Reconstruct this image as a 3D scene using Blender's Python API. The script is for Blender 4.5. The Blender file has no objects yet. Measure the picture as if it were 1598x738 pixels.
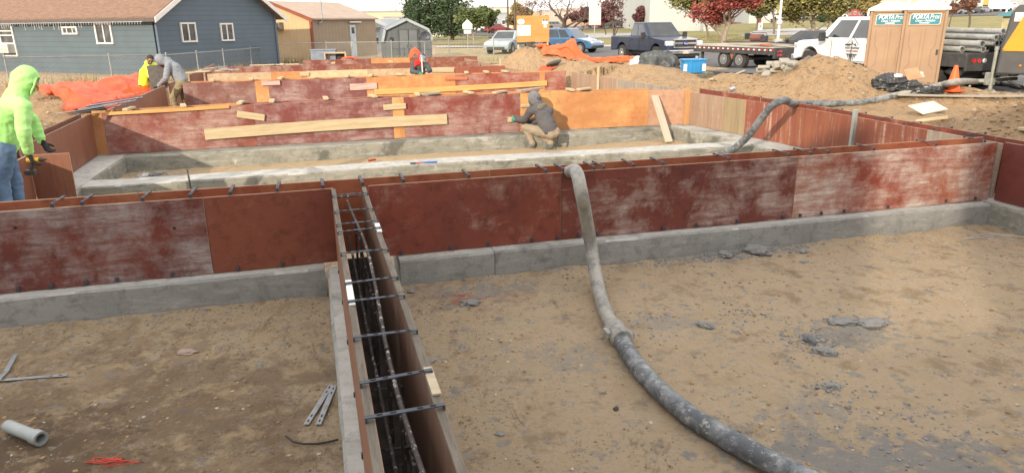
import bpy, bmesh, math, random
from mathutils import Vector, Matrix, noise
from math import sin, cos, pi, radians, sqrt, atan2
random.seed(7)
C = bpy.context.scene.collection
SC = bpy.context.scene
# ------------------------------------------------------------ camera
F = 1100.0; CH = 2.3; PT = radians(16.95); RL = radians(-0.65)
cam = bpy.data.cameras.new('camera'); camo = bpy.data.objects.new('camera', cam); C.objects.link(camo)
cam.sensor_width = 36.0; cam.lens = 36.0 * F / 1598.0; cam.clip_start = 0.05; cam.clip_end = 3000
right0 = Vector((1, 0, 0)); fwd = Vector((0, cos(PT), -sin(PT))); up0 = Vector((0, sin(PT), cos(PT)))
def ray(px, py):
    x = px - 799.0; y = -(py - 369.0)
    c, s = cos(RL), sin(RL)
    x, y = c*x - s*y, s*x + c*y
    return Vector((x/F, cos(PT) + y/F*sin(PT), -sin(PT) + y/F*cos(PT)))
rr = cos(RL)*right0 + sin(RL)*up0; uu = -sin(RL)*right0 + cos(RL)*up0
camo.matrix_world = Matrix(((rr.x, uu.x, -fwd.x, 0), (rr.y, uu.y, -fwd.y, 0), (rr.z, uu.z, -fwd.z, CH), (0, 0, 0, 1)))
SC.camera = camo
# ------------------------------------------------------------ light
SUN_AZ = radians(26); SUN_EL = radians(19)      # shadows fall 35 deg to the right of straight ahead
sd = Vector((sin(SUN_AZ)*cos(SUN_EL), cos(SUN_AZ)*cos(SUN_EL), -sin(SUN_EL)))
sl = bpy.data.lights.new('sun', 'SUN'); sl.energy = 3.1; sl.angle = radians(0.6); sl.color = (1.0, 0.84, 0.64)
so = bpy.data.objects.new('sun', sl); C.objects.link(so); so.rotation_euler = sd.to_track_quat('-Z', 'Y').to_euler()
w = bpy.data.worlds.new('World'); SC.world = w; w.use_nodes = True
nt = w.node_tree; nt.nodes.clear()
wo = nt.nodes.new('ShaderNodeOutputWorld'); bg = nt.nodes.new('ShaderNodeBackground'); sky = nt.nodes.new('ShaderNodeTexSky')
sky.sky_type = 'NISHITA'; sky.sun_disc = False; sky.sun_elevation = SUN_EL
sky.sun_rotation = math.pi + SUN_AZ
sky.dust_density = 1.5; sky.air_density = 1.0
tc = nt.nodes.new('ShaderNodeTexCoord'); mp = nt.nodes.new('ShaderNodeMapping'); mp.inputs['Scale'].default_value = (1.2, 1.2, 5.0)
cn = nt.nodes.new('ShaderNodeTexNoise'); cn.inputs['Scale'].default_value = 2.2; cn.inputs['Detail'].default_value = 5
cr = nt.nodes.new('ShaderNodeValToRGB'); cr.color_ramp.elements[0].position = .33; cr.color_ramp.elements[1].position = .62
cr.color_ramp.elements[0].color = (.6, .6, .6, 1); cr.color_ramp.elements[1].color = (1, 1, 1, 1)
mx = nt.nodes.new('ShaderNodeMix'); mx.data_type = 'RGBA'
mx.inputs[7].default_value = (10.6, 10.0, 9.4, 1)            # thin bright overcast veil
nt.links.new(tc.outputs['Generated'], mp.inputs[0]); nt.links.new(mp.outputs[0], cn.inputs['Vector']); nt.links.new(cn.outputs['Fac'], cr.inputs[0])
nt.links.new(cr.outputs[0], mx.inputs[0]); nt.links.new(sky.outputs[0], mx.inputs[6]); nt.links.new(mx.outputs[2], bg.inputs[0])
bg.inputs[1].default_value = 0.12; nt.links.new(bg.outputs[0], wo.inputs[0])
SC.view_settings.view_transform = 'Standard'; SC.view_settings.look = 'None'; SC.view_settings.gamma = 1
SC.view_settings.exposure = 0.70; SC.view_settings.use_curve_mapping = False
# ------------------------------------------------------------ helpers
FA = radians(15.4); cA, sA = cos(FA), sin(FA)
def W(u, v, z=0): return Vector((u*cA - v*sA, u*sA + v*cA, z))
def UV(p): return (p[0]*cA + p[1]*sA, -p[0]*sA + p[1]*cA)
def onz(px, py, z):
    d = ray(px, py); t = (z - CH)/d.z; return Vector((0, 0, CH)) + d*t
def at(px, py, Y):
    d = ray(px, py); return Vector((0, 0, CH)) + d*(Y/d.y)
def sm(a, b, x):
    t = max(0, min(1, (x-a)/(b-a))); return t*t*(3-2*t)
def tag(o, label=None, cat=None, group=None, kind=None):
    if label: o['label'] = label
    if cat: o['category'] = cat
    if group: o['group'] = group
    if kind: o['kind'] = kind
    return o
def thing(name, label, cat, loc=(0, 0, 0), rz=0, group=None):
    o = bpy.data.objects.new(name, None); o.empty_display_size = .2; C.objects.link(o)
    o.location = loc; o.rotation_euler = (0, 0, rz); return tag(o, label, cat, group)
def copy_tree(o, parent=None):
    c = o.copy(); C.objects.link(c)
    if parent: c.parent = parent
    for ch in list(o.children): copy_tree(ch, c)
    return c
class MB:
    def __init__(s): s.v = []; s.f = []; s.m = []; s.sm = []; s.mi = 0; s.smooth = False; s.T = Matrix.Identity(4)
    def add(s, vs, fs):
        b = len(s.v); s.v += [tuple(s.T @ Vector(p)) for p in vs]; s.f += [[b+i for i in f] for f in fs]
        s.m += [s.mi]*len(fs); s.sm += [s.smooth]*len(fs)
    def box(s, c, d, rz=0, M=None):
        hx, hy, hz = d[0]/2, d[1]/2, d[2]/2
        vs = [Vector((x*hx, y*hy, z*hz)) for z in (-1, 1) for y in (-1, 1) for x in (-1, 1)]
        R = M if M is not None else Matrix.Rotation(rz, 3, 'Z')
        vs = [R @ p + Vector(c) for p in vs]
        s.add(vs, [(0, 2, 3, 1), (4, 5, 7, 6), (0, 1, 5, 4), (2, 6, 7, 3), (0, 4, 6, 2), (1, 3, 7, 5)])
    def bar(s, a, b, wd, h, up=(0, 0, 1)):
        a = Vector(a); b = Vector(b); x = (b-a); L = x.length; x.normalize(); y = Vector(up).cross(x)
        if y.length < 1e-4: y = Vector((0, 1, 0)).cross(x)
        y.normalize(); z = x.cross(y); M = Matrix((x, y, z)).transposed(); s.box((a+b)/2, (L, wd, h), M=M)
    def tube(s, pts, r, n=10, cap=True, flat=1.0):
        pts = [Vector(p) for p in pts]; k = len(pts); rs = r if isinstance(r, (list, tuple)) else [r]*k
        prev = None; rings = []
        for i, p in enumerate(pts):
            t = (pts[min(i+1, k-1)] - pts[max(i-1, 0)]).normalized()
            if prev is None:
                a = Vector((0, 0, 1)) if abs(t.z) < .9 else Vector((1, 0, 0)); x = a.cross(t).normalized()
            else:
                x = (prev - t*prev.dot(t)).normalized()
            prev = x; y = t.cross(x)
            rings.append([p + (x*cos(2*pi*j/n) + y*sin(2*pi*j/n)*flat)*rs[i] for j in range(n)])
        vs = [q for g in rings for q in g]; fs = []
        for i in range(k-1):
            for j in range(n): a = i*n+j; b = i*n+(j+1) % n; fs.append((a, b, b+n, a+n))
        s.add(vs, fs)
        if cap:
            sm0 = s.smooth; s.smooth = False
            s.add(rings[0], [tuple(range(n))[::-1]]); s.add(rings[-1], [tuple(range(n))]); s.smooth = sm0
    def cyl(s, a, b, r0, r1=None, n=16, cap=True): s.tube([a, b], [r0, r0 if r1 is None else r1], n, cap)
    def pipe(s, a, b, ro, ri, n=20):
        s.tube([a, b], ro, n, False); s.tube([b, a], ri, n, False)
        a = Vector(a); b = Vector(b); t = (b-a).normalized(); q = Vector((0, 0, 1)) if abs(t.z) < .9 else Vector((1, 0, 0))
        x = q.cross(t).normalized(); y = t.cross(x)
        for p in (a, b):
            vs = [p+(x*cos(2*pi*j/n)+y*sin(2*pi*j/n))*r for r in (ro, ri) for j in range(n)]
            s.add(vs, [(j, (j+1) % n, n+(j+1) % n, n+j) for j in range(n)])
    def ball(s, c, r, n=12, m=8, R=None):
        c = Vector(c); r = (r, r, r) if not isinstance(r, (list, tuple)) else r
        vs = [Vector((0, 0, -r[2]))]; 
        for i in range(1, m):
            a = -pi/2 + pi*i/m
            for j in range(n): vs.append(Vector((r[0]*cos(a)*cos(2*pi*j/n), r[1]*cos(a)*sin(2*pi*j/n), r[2]*sin(a))))
        vs.append(Vector((0, 0, r[2]))); fs = []
        for j in range(n): fs.append((0, 1+(j+1) % n, 1+j))
        for i in range(m-2):
            for j in range(n): a = 1+i*n+j; b = 1+i*n+(j+1) % n; fs.append((a, b, b+n, a+n))
        k = 1+(m-2)*n; e = len(vs)-1
        for j in range(n): fs.append((k+j, k+(j+1) % n, e))
        if R is not None: vs = [R @ p for p in vs]
        s.add([p+c for p in vs], fs)
    def cap(s, a, ra, b, rb, n=14):     # tapered capsule
        a = Vector(a); b = Vector(b); t = b-a; L = t.length
        if L < 1e-5: s.ball(a, ra, n); return
        t.normalize(); pts = []; rs = []
        for k in range(5): q = pi/2*k/4; pts.append(a - t*ra*cos(q)*.999); rs.append(max(.0005, ra*sin(q)))
        for k in range(5): q = pi/2*k/4; pts.append(b + t*rb*sin(q)*.999); rs.append(max(.0005, rb*cos(q)))
        # avoid the duplicated direction flip by building rings on a fixed axis
        q = Vector((0, 0, 1)) if abs(t.z) < .9 else Vector((1, 0, 0)); x = q.cross(t).normalized(); y = t.cross(x)
        vs = [p+(x*cos(2*pi*j/n)+y*sin(2*pi*j/n))*r for p, r in zip(pts, rs) for j in range(n)]; fs = []
        for i in range(9):
            for j in range(n): A_ = i*n+j; B_ = i*n+(j+1) % n; fs.append((A_, B_, B_+n, A_+n))
        fs.append(tuple(range(n))[::-1]); fs.append(tuple(9*n+j for j in range(n))); s.add(vs, fs)
    def prism(s, poly, y0, y1, axis='y'):   # poly in (x,z) extruded along y ; axis 'z': poly in (x,y)
        n = len(poly)
        if axis == 'y': vs = [(p[0], y0, p[1]) for p in poly] + [(p[0], y1, p[1]) for p in poly]
        elif axis == 'x': vs = [(y0, p[0], p[1]) for p in poly] + [(y1, p[0], p[1]) for p in poly]
        else: vs = [(p[0], p[1], y0) for p in poly] + [(p[0], p[1], y1) for p in poly]
        s.add(vs, [tuple(range(n)), tuple(range(n, 2*n))[::-1]] + [(i, i+n, (i+1) % n+n, (i+1) % n) for i in range(n)])
    def quad(s, *p): s.add(p, [tuple(range(len(p)))])
    def build(s, name, mats, parent=None, bevel=0, origin=None, smooth=None, fix=True):
        me = bpy.data.meshes.new(name)
        off = Vector((0, 0, 0))
        if parent is None:
            if origin is not None: off = Vector(origin)
            elif s.v:
                n = len(s.v); off = Vector((sum(p[0] for p in s.v)/n, sum(p[1] for p in s.v)/n, min(p[2] for p in s.v)))
        me.from_pydata([tuple(Vector(p)-off) for p in s.v], [], s.f)
        for m in (mats if isinstance(mats, (list, tuple)) else [mats]): me.materials.append(m)
        me.polygons.foreach_set('material_index', s.m)
        me.polygons.foreach_set('use_smooth', s.sm if smooth is None else [smooth]*len(s.f))
        me.update()
        if fix:
            bm = bmesh.new(); bm.from_mesh(me); bmesh.ops.recalc_face_normals(bm, faces=bm.faces); bm.to_mesh(me); bm.free()
        o = bpy.data.objects.new(name, me); C.objects.link(o); o.location = off
        if parent is not None: o.parent = parent
        if bevel:
            b = o.modifiers.new('bevel', 'BEVEL'); b.width = bevel; b.segments = 2; b.limit_method = 'ANGLE'; b.angle_limit = radians(40)
        return o
# ------------------------------------------------------------ materials
_mc = {}
def nodes(name):
    m = bpy.data.materials.new(name); m.use_nodes = True; t = m.node_tree
    return m, t, t.nodes['Principled BSDF']
def N(t, kind, **kw):
    n = t.nodes.new('ShaderNode'+kind)
    for k, v in kw.items():
        if k in n.inputs: n.inputs[k].default_value = v
        else: setattr(n, k, v)
    return n
def ramp(t, src, p0, p1, c0=(0, 0, 0, 1), c1=(1, 1, 1, 1)):
    r = t.nodes.new('ShaderNodeValToRGB'); e = r.color_ramp.elements
    e[0].position = p0; e[1].position = p1; e[0].color = c0; e[1].color = c1; t.links.new(src, r.inputs[0]); return r.outputs[0]
def mixc(t, fac, a, b, mode='MIX'):
    m = t.nodes.new('ShaderNodeMix'); m.data_type = 'RGBA'; m.blend_type = mode
    for i, v in ((0, fac), (6, a), (7, b)):
        if isinstance(v, (int, float)): m.inputs[i].default_value = v
        elif isinstance(v, tuple): m.inputs[i].default_value = v if len(v) == 4 else (*v, 1)
        else: t.links.new(v, m.inputs[i])
    return m.outputs[2]
def coord(t, scale=(1, 1, 1), loc=(0, 0, 0), kind='Object'):
    c = t.nodes.new('ShaderNodeTexCoord'); m = t.nodes.new('ShaderNodeMapping'); m.inputs['Scale'].default_value = scale; m.inputs['Location'].default_value = loc
    t.links.new(c.outputs[kind], m.inputs[0]); return m.outputs[0]
def nz(t, vec, scale, detail=4, rough=.55, dist=0):
    n = N(t, 'TexNoise', Scale=scale, Detail=detail, Roughness=rough, Distortion=dist); t.links.new(vec, n.inputs['Vector']); return n.outputs['Fac']
def bump(t, p, h, strength, dist=.02):
    b = N(t, 'Bump', Strength=strength, Distance=dist); t.links.new(h, b.inputs['Height']); t.links.new(b.outputs[0], p.inputs['Normal'])
def M(name, c1, c2=None, rough=.75, scale=4, bmp=0, bscale=None, metal=0, stretch=(1, 1, 1), spots=None, emit=None, bdist=.02, coat=0, lo=.35, hi=.65):
    if name in _mc: return _mc[name]
    m, t, p = nodes(name)
    if c2 is None: c2 = tuple(x*.78 for x in c1)
    v = coord(t, stretch); col = mixc(t, ramp(t, nz(t, v, scale), lo, hi), c1, c2)
    if spots:
        sc, s_, lo_, hi_ = spots; col = mixc(t, ramp(t, nz(t, v, s_, 6, .65), lo_, hi_), col, sc)
    t.links.new(col, p.inputs['Base Color']); p.inputs['Roughness'].default_value = rough; p.inputs['Metallic'].default_value = metal
    p.inputs['Coat Weight'].default_value = coat
    if bmp: bump(t, p, nz(t, v, bscale or scale*6, 6, .65), bmp, bdist)
    if emit: p.inputs['Emission Color'].default_value = (*emit, 1); p.inputs['Emission Strength'].default_value = 1
    _mc[name] = m; return m
# ------------------------------------------------------------ terrain
MOUNDS = []     # (cx, cy, height, rx, ry, rot)
def mound(px, py, z, h, rx, ry, rot=0, off=0):
    p = onz(px, py, z); MOUNDS.append((p.x, p.y, h, rx, ry, rot))
def nse(x, y, s, k=0): return noise.noise(Vector((x*s, y*s, k)))
def base_h(x, y):
    b = .2 + .42*(1-sm(20, 34, y))*sm(-9, 6, x)
    b += .30*(1-sm(20, 30, y))*(1-sm(-9, 6, x))
    b += (.30-b)*sm(8.6, 10.8, x-.10*(y-16))*sm(11, 15, y)*(1-sm(60, 100, y))
    if y > 110: b += sm(-30, 90, x)*(y-110)*.036*(1-.5*sm(300, 700, y)) - 0
    return b
def pit_mask(u, v):      # 1 inside the excavation
    right = 8.0 if v < 19.9 else 6.55
    if v < 9.2: left = -4.3 - (9.2-v)*.05
    else: left = -3.95
    if v < 4: left = -4.5 - (4-v)*3
    m = (1-sm(right, right+.22, u))*sm(left-.25, left, u)*(1-sm(29.9, 30.2, v))
    return m
PRINTS = {}     # boot prints pressed into the pad: cell -> list of (u, v, heading)
_rp = random.Random(21)
def _walk(u, v, a, n):
    for k in range(n):
        u += .36*cos(a); v += .36*sin(a); a += _rp.gauss(0, .12); s = .09 if k % 2 else -.09
        q = (u-sin(a)*s, v+cos(a)*s, a+_rp.gauss(0, .1))
        for i in (-1, 0, 1):
            for j in (-1, 0, 1): PRINTS.setdefault((int(q[0]//.3)+i, int(q[1]//.3)+j), []).append(q)
for _a in ((1.2, 1.6, .8, 12), (6.6, 2.0, 2.5, 14), (2.4, 5.5, -.5, 13), (5.8, 5.6, -2.2, 12), (-.6, 2.0, 2.3, 10), (-1.0, 5.2, -2.6, 9), (4.0, 1.5, 1.4, 9), (-3.4, 2.4, .9, 8), (1.2, 4.0, .1, 15)): _walk(*_a)
def prints(u, v):
    d = 0
    for a, b, h in PRINTS.get((int(u//.3), int(v//.3)), ()):
        x, y = u-a, v-b; c, s = cos(h), sin(h); e = ((x*c+y*s)/.15)**2+((-x*s+y*c)/.06)**2
        if e < 1: d -= .014*(1-e**3)
        elif e < 2.4: d += .007*(2.4-e)/1.4*min(1, (e-1)*4)
    return d
def ground_h(x, y, fine=True):
    u, v = UV((x, y)); m = pit_mask(u, v)
    near = (1-sm(34, 44, y))*(1-sm(16, 24, abs(x)))
    o = base_h(x, y)
    if m < 1:
        edge = 0
        if near > 0:
            hh = 0
            for cx, cy, h, rx, ry, rot in MOUNDS:
                dx, dy = x-cx, y-cy; c, s = cos(rot), sin(rot); a = (dx*c+dy*s)/rx; b = (-dx*s+dy*c)/ry
                d = sqrt(a*a+b*b)
                if d < 3:
                    g = h*math.exp(-1.1*d*d)*.55 + h*max(0, 1-d*.72)*.45
                    hh = hh + g
            # keep spoil below the top of the forms right beside them
            near_wall = min(abs(u-8.2) if v < 20 else abs(u-6.8), abs(u+4.0)) 
            hh *= .25+.75*sm(0.1, 1.0, near_wall)
            o += hh
            if fine: o += near*(.05*nse(x, y, 1.3, 3) + .035*nse(x, y, 3.5, 5)*(1+min(1.5, hh*2)) + .02*nse(x, y, 9, 7)*(1+min(2, hh*3)))
    f = 0
    if m > 0 and fine:
        f = .018*nse(x, y, 1.1, 1) + .016*nse(x, y, 3.3, 2) + .010*max(0, nse(x, y, 8, 9)+.1) + .006*abs(nse(x, y, 14, 11)); f += .035*sm(.35, 0, abs(v-6.05) if v < 6.05 else 1)*(.5+nse(x, y, 2.5, 6))*(1 if u > .6 else .5)
        if -4 < u < 7.3 and .8 < v < 6: f += prints(u, v)
    return o*(1-m) + f*m
def gz(x, y): return ground_h(x, y, True)
def gp(px, py):
    d = ray(px, py); o = Vector((0, 0, CH)); t = 2.0; prev = t
    while t < 900:
        p = o+d*t
        if p.z < ground_h(p.x, p.y): break
        prev = t; t *= 1.01
    a, b = prev, t
    for _ in range(20):
        mth = (a+b)/2; p = o+d*mth
        if p.z < ground_h(p.x, p.y): b = mth
        else: a = mth
    return o+d*b
# spoil heaps (picture position of the foot, height, radii)
def mnd(X, Y, h, rx, ry, rot=0): MOUNDS.append((X, Y, h, rx, ry, rot))
mnd(6.72, 15.6, .90, 1.2, 1.4, .3)          # big heap in front of the white truck
mnd(8.6, 14.6, .35, 1.6, .8, -.2)
mnd(5.2, 17.2, .38, 1.8, 1.2, .6)
mnd(3.6, 21.5, .46, 2.2, 1.6, .3)
mnd(2.2, 23.2, .50, 1.2, 1.1, 0)
mnd(.9, 29, .95, 1.7, 1.8, .2)
mnd(3.4, 29.5, .50, 3.0, 1.6, -.1)
mnd(6.2, 29.2, .42, 2.0, 1.2, 0)
mnd(7.6, 10.6, .38, 1.3, .6, -1.25)
mnd(9.2, 9.4, .45, 1.6, .9, -.8)
mnd(9.8, 11.4, .38, 1.6, .9, -.5)
mnd(10.9, 14.0, .40, 1.7, .9, -.3)
mnd(13.0, 13.2, .42, 2.0, 1.0, -.3)
mnd(-7.6, 12.0, .40, 1.5, 1.2, .5)
mnd(-8.9, 15.0, .32, 2.0, 1.3, .3)
mnd(-11.5, 16.5, .35, 2.2, 1.6, 0)
mnd(-10.2, 19.5, .30, 2.0, 1.2, .2)
def axis(segs):
    out = [segs[0][0]]
    for a, b, d in segs:
        n = max(1, int(round((b-a)/d)))
        out += [a+(b-a)*(i+1)/n for i in range(n)]
    return out
def grow(start, step, fac, end, sign=1):
    o = []; x = start
    while abs(x) < abs(end): step *= fac; x += sign*step; o.append(x)
    return o
us = grow(-16, .45, 1.16, -1500, -1)[::-1] + axis([(-16, -6, .2), (-6, 9, .05), (9, 20, .12)]) + grow(20, .3, 1.16, 1500)
vs_ = grow(-3, .4, 1.3, -60, -1)[::-1] + axis([(-3, .8, .25), (.8, 6.2, .04), (6.2, 20, .085), (20, 38, .2)]) + grow(38, .35, 1.13, 1600)
gv = []; nu = len(us)
for v in vs_:
    for u in us:
        p = W(u, v); gv.append((p.x, p.y, ground_h(p.x, p.y)))
gf = [(j*nu+i, j*nu+i+1, (j+1)*nu+i+1, (j+1)*nu+i) for j in range(len(vs_)-1) for i in range(nu-1)]
# ------------------------------------------------------------ ground material
def dirt_material():
    m, t, p = nodes('dirt'); v = coord(t)
    big = nz(t, v, .55, 4, .6, .6); mid = nz(t, v, 2.6, 8, .72, .5); crumb = nz(t, v, 9, 9, .78, .3); fine = nz(t, v, 26, 9, .82); grit = nz(t, v, 70, 6, .85)
    c = mixc(t, ramp(t, big, .40, .60), (.27, .175, .095), (.43, .295, .17))
    c = mixc(t, ramp(t, mid, .47, .62), c, (.20, .125, .07))
    c = mixc(t, ramp(t, crumb, .52, .68), c, (.50, .375, .235))
    c = mixc(t, ramp(t, crumb, .46, .34), c, (.15, .095, .055))
    c = mixc(t, ramp(t, fine, .55, .70), c, (.13, .088, .055))
    c = mixc(t, ramp(t, fine, .43, .31), c, (.56, .45, .315))
    st = coord(t, (1.0, 3.6, 1), (3, 1, 0)); sm_ = t.nodes.new('ShaderNodeMath'); sm_.operation = 'MULTIPLY'; t.links.new(ramp(t, nz(t, st, 1.6, 12, .82, 1.0), .50, .62), sm_.inputs[0]); sm_.inputs[1].default_value = .75
    c = mixc(t, sm_.outputs[0], c, (.53, .40, .255))
    sm2 = t.nodes.new('ShaderNodeMath'); sm2.operation = 'MULTIPLY'; t.links.new(ramp(t, nz(t, coord(t, (2.6, .9, 1), (1, 7, 0)), 2.0, 12, .82, 1.2), .53, .62), sm2.inputs[0]); sm2.inputs[1].default_value = .7
    c = mixc(t, sm2.outputs[0], c, (.20, .13, .078))
    # spilled, drying concrete slurry and damp soil where they lie
    tcn = t.nodes.new('ShaderNodeTexCoord')
    def blob(x, y, rx, ry, rot, col, c, edge=.5, amt=1.0, ns=3.0):
        mpn = t.nodes.new('ShaderNodeMapping'); mpn.vector_type = 'TEXTURE'; mpn.inputs['Location'].default_value = (x, y, 0); mpn.inputs['Rotation'].default_value = (0, 0, rot); mpn.inputs['Scale'].default_value = (rx, ry, 50)
        t.links.new(tcn.outputs['Object'], mpn.inputs[0]); g = N(t, 'TexGradient', gradient_type='SPHERICAL'); t.links.new(mpn.outputs[0], g.inputs[0])
        a = t.nodes.new('ShaderNodeMath'); a.operation = 'MULTIPLY_ADD'; t.links.new(nz(t, v, ns, 7, .72), a.inputs[0]); a.inputs[1].default_value = 3.4; a.inputs[2].default_value = -1.7
        b = t.nodes.new('ShaderNodeMath'); b.operation = 'ADD'; t.links.new(a.outputs[0], b.inputs[0]); t.links.new(g.outputs[0], b.inputs[1])
        k = ramp(t, b.outputs[0], edge, edge+.30); 
        q = t.nodes.new('ShaderNodeMath'); q.operation = 'MULTIPLY'; t.links.new(k, q.inputs[0]); q.inputs[1].default_value = amt
        return mixc(t, q.outputs[0], c, col)
    def P(px, py): return onz(px, py, 0)
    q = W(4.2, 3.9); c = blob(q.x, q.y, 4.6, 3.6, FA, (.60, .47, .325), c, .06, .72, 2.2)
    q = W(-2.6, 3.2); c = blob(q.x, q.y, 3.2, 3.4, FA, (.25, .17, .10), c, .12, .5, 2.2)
    for (px, py, rx, ry, ro, col, e, amt, ns) in [
        (1480, 745, 1.5, .5, -.25, (.27, .28, .29), .22, .8, 6), (1330, 520, .6, .35, .2, (.31, .31, .30), .34, .75, 9),
        (1050, 505, .7, .35, .1, (.36, .35, .33), .5, .7, 9), (760, 455, .9, .3, .2, (.33, .32, .31), .45, .8, 10), (1150, 395, 1.3, .28, .26, (.34, .34, .33), .35, .8, 10),
        (1270, 640, .5, .35, 0, (.35, .34, .32), .5, .7, 9), (870, 560, .8, .5, .3, (.36, .34, .31), .55, .6, 7),
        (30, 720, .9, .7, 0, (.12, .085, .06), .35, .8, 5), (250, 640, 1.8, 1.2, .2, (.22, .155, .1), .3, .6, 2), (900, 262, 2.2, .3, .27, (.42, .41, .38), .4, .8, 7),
        (720, 470, 1.2, .5, .2, (.36, .22, .16), .5, .35, 3), (240, 275, .6, .3, .2, (.38, .36, .33), .3, .8, 9), (760, 232, .5, .2, .2, (.4, .38, .35), .3, .8, 9)]:
        q = P(px, py); c = blob(q.x, q.y, rx*1.15, ry*1.15, ro, col, c, e, amt, ns)
    q = W(2.2, 11.4); c = blob(q.x, q.y, 7.5, 3.4, FA, (.56, .43, .27), c, .12, .75, 3.5)
    sx = t.nodes.new('ShaderNodeSeparateXYZ'); t.links.new(tcn.outputs['Object'], sx.inputs[0]); zn = t.nodes.new('ShaderNodeMath'); zn.operation = 'MULTIPLY_ADD'; t.links.new(mid, zn.inputs[0]); zn.inputs[1].default_value = .35; t.links.new(sx.outputs[2], zn.inputs[2])
    c = mixc(t, ramp(t, zn.outputs[0], .30, .62), c, mixc(t, 1.0, c, (.84, .74, .64), 'MULTIPLY'))
    t.links.new(c, p.inputs['Base Color']); p.inputs['Roughness'].default_value = .95; p.inputs['Specular IOR Level'].default_value = .2
    h = mixc(t, .35, mixc(t, .55, mid, crumb), fine); bump(t, p, h, 1.0, .14)
    return m
dirt = dirt_material()
me = bpy.data.meshes.new('ground'); me.from_pydata(gv, [], gf); me.materials.append(dirt); me.update()
me.polygons.foreach_set('use_smooth', [True]*len(gf))
ground = bpy.data.objects.new('ground', me); C.objects.link(ground); tag(ground, kind='structure')
# ------------------------------------------------------------ flat sheets out on the far side of the site
asphalt = M('asphalt', (.12, .12, .125), (.085, .085, .09), .9, .6, .3, 40)
lawn_m = M('lawn', (.13, .15, .045), (.24, .20, .075), .95, .35, .5, 14, spots=((.34, .25, .10), 1.6, .5, .66))
walk_m = M('sidewalk', (.42, .42, .41), (.33, .33, .32), .9, 1, .2)
dry_m = M('dry_grass', (.36, .28, .15), (.24, .2, .1), .95, 1.2, .6, 20, spots=((.42, .36, .24), 3, .5, .7))
def sheet(name, pts, mat, lift, label=None, kind='structure', n=26):
    # polygon given by picture points; draped over the terrain on a grid of strips
    q = [gpf(*p) for p in pts]
    m = MB(); k = len(q)//2; A_ = q[:k]; B_ = q[k:][::-1]     # first half = near edge left->right, second half = far edge right->left
    def along(L, s):
        s *= len(L)-1; i = min(int(s), len(L)-2); return L[i].lerp(L[i+1], s-i)
    rows = []
    for i in range(n+1):
        a = along(A_, i/n); b = along(B_, i/n)
        for j in range(9):
            p = a.lerp(b, j/8); rows.append((p.x, p.y, ground_h(p.x, p.y, False)+lift))
    m.add(rows, [(i*9+j, (i+1)*9+j, (i+1)*9+j+1, i*9+j+1) for i in range(n) for j in range(8)])
    return tag(m.build(name, mat, origin=(0, 0, 0)), label, None, None, kind)
def gpf(px, py):     # hit on the unmounded terrain
    d = ray(px, py); o = Vector((0, 0, CH)); t = 10.0; prev = t
    while t < 1500:
        p = o+d*t
        if p.z < base_h(p.x, p.y): break
        prev = t; t *= 1.01
    a, b = prev, t
    for _ in range(20):
        c_ = (a+b)/2; p = o+d*c_
        if p.z < base_h(p.x, p.y): b = c_
        else: a = c_
    return o+d*b
sheet('parking_lot', [(880, 92), (1200, 118), (1700, 172), (1700, 62), (1200, 70), (880, 74)], asphalt, .035)
sheet('dry_yard', [(680, 100), (720, 100), (900, 100), (900, 73), (790, 76), (680, 76)], dry_m, .03)
sheet('lawn', [(-300, 70), (400, 66), (700, 71), (700, 57), (400, 56), (-300, 58)], lawn_m, .05)
sheet('lawn', [(700, 71), (790, 72), (880, 73), (880, 58), (790, 57.5), (700, 57)], lawn_m, .05)
sheet('lawn', [(880, 73.6), (1200, 69.6), (1700, 61.6), (1700, 22), (1200, 36), (880, 49)], lawn_m, .07)
sheet('pavement', [(680, 76), (740, 75), (800, 75), (800, 73), (740, 73), (680, 73.6)], walk_m, .06)
sheet('pavement', [(880, 62), (1000, 60), (1060, 57), (1040, 52), (1000, 52.5), (880, 55)], walk_m, .12)
sheet('pavement', [(1152, 58), (1220, 57), (1300, 54), (1300, 44), (1220, 46.5), (1180, 48)], walk_m, .12)
sheet('road', [(-300, 57), (400, 55), (880, 57), (880, 46), (400, 46.5), (-300, 49)], asphalt, .09)
sheet('road', [(880, 48), (1200, 35), (1700, 22), (1700, 15), (1200, 28), (880, 43)], asphalt, .12)
kb = MB()
for a, b in (((880, 73.8), (1200, 69.8)), ((1200, 69.8), (1500, 65.2))):
    pa = gpf(*a); pb = gpf(*b); pa.z = base_h(pa.x, pa.y)+.07; pb.z = base_h(pb.x, pb.y)+.07; kb.bar(pa, pb, .18, .14)
tag(kb.build('kerb', walk_m), kind='structure')
# ------------------------------------------------------------ concrete footings
def concrete_material(name, a, b, seed=0, wet=.5):
    m, t, p = nodes(name); v = coord(t, (1, 1, 1), (seed*3.1, seed*1.7, 0)); st = coord(t, (.5, 5, 9), (seed, 0, 0))
    c = mixc(t, ramp(t, nz(t, v, 1.4, 6, .65, .5), .38, .62), a, b)
    c = mixc(t, ramp(t, nz(t, v, 7, 6, .7), .5, .72), c, tuple(x*.66 for x in b))
    c = mixc(t, ramp(t, nz(t, v, 3.2, 7, .75, .3), .6, .7), c, (.50, .48, .42))
    c = mixc(t, ramp(t, nz(t, v, 30, 6, .85), .58, .66), c, (.14, .15, .15)); c = mixc(t, ramp(t, nz(t, st, 2.2, 8, .75), .5, .68), c, (.37, .375, .36)); c = mixc(t, ramp(t, nz(t, v, 1.1, 5, .6, .4), .56, .62), c, tuple(x*.62 for x in b))
    t.links.new(c, p.inputs['Base Color']); p.inputs['Roughness'].default_value = .9
    bump(t, p, mixc(t, .5, nz(t, v, 8, 8, .7), nz(t, v, 55, 5, .8)), .6, .03); return m
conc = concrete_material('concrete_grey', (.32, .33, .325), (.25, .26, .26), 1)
conc2 = concrete_material('concrete_pale', (.285, .285, .245), (.205, .21, .185), 2)
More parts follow.
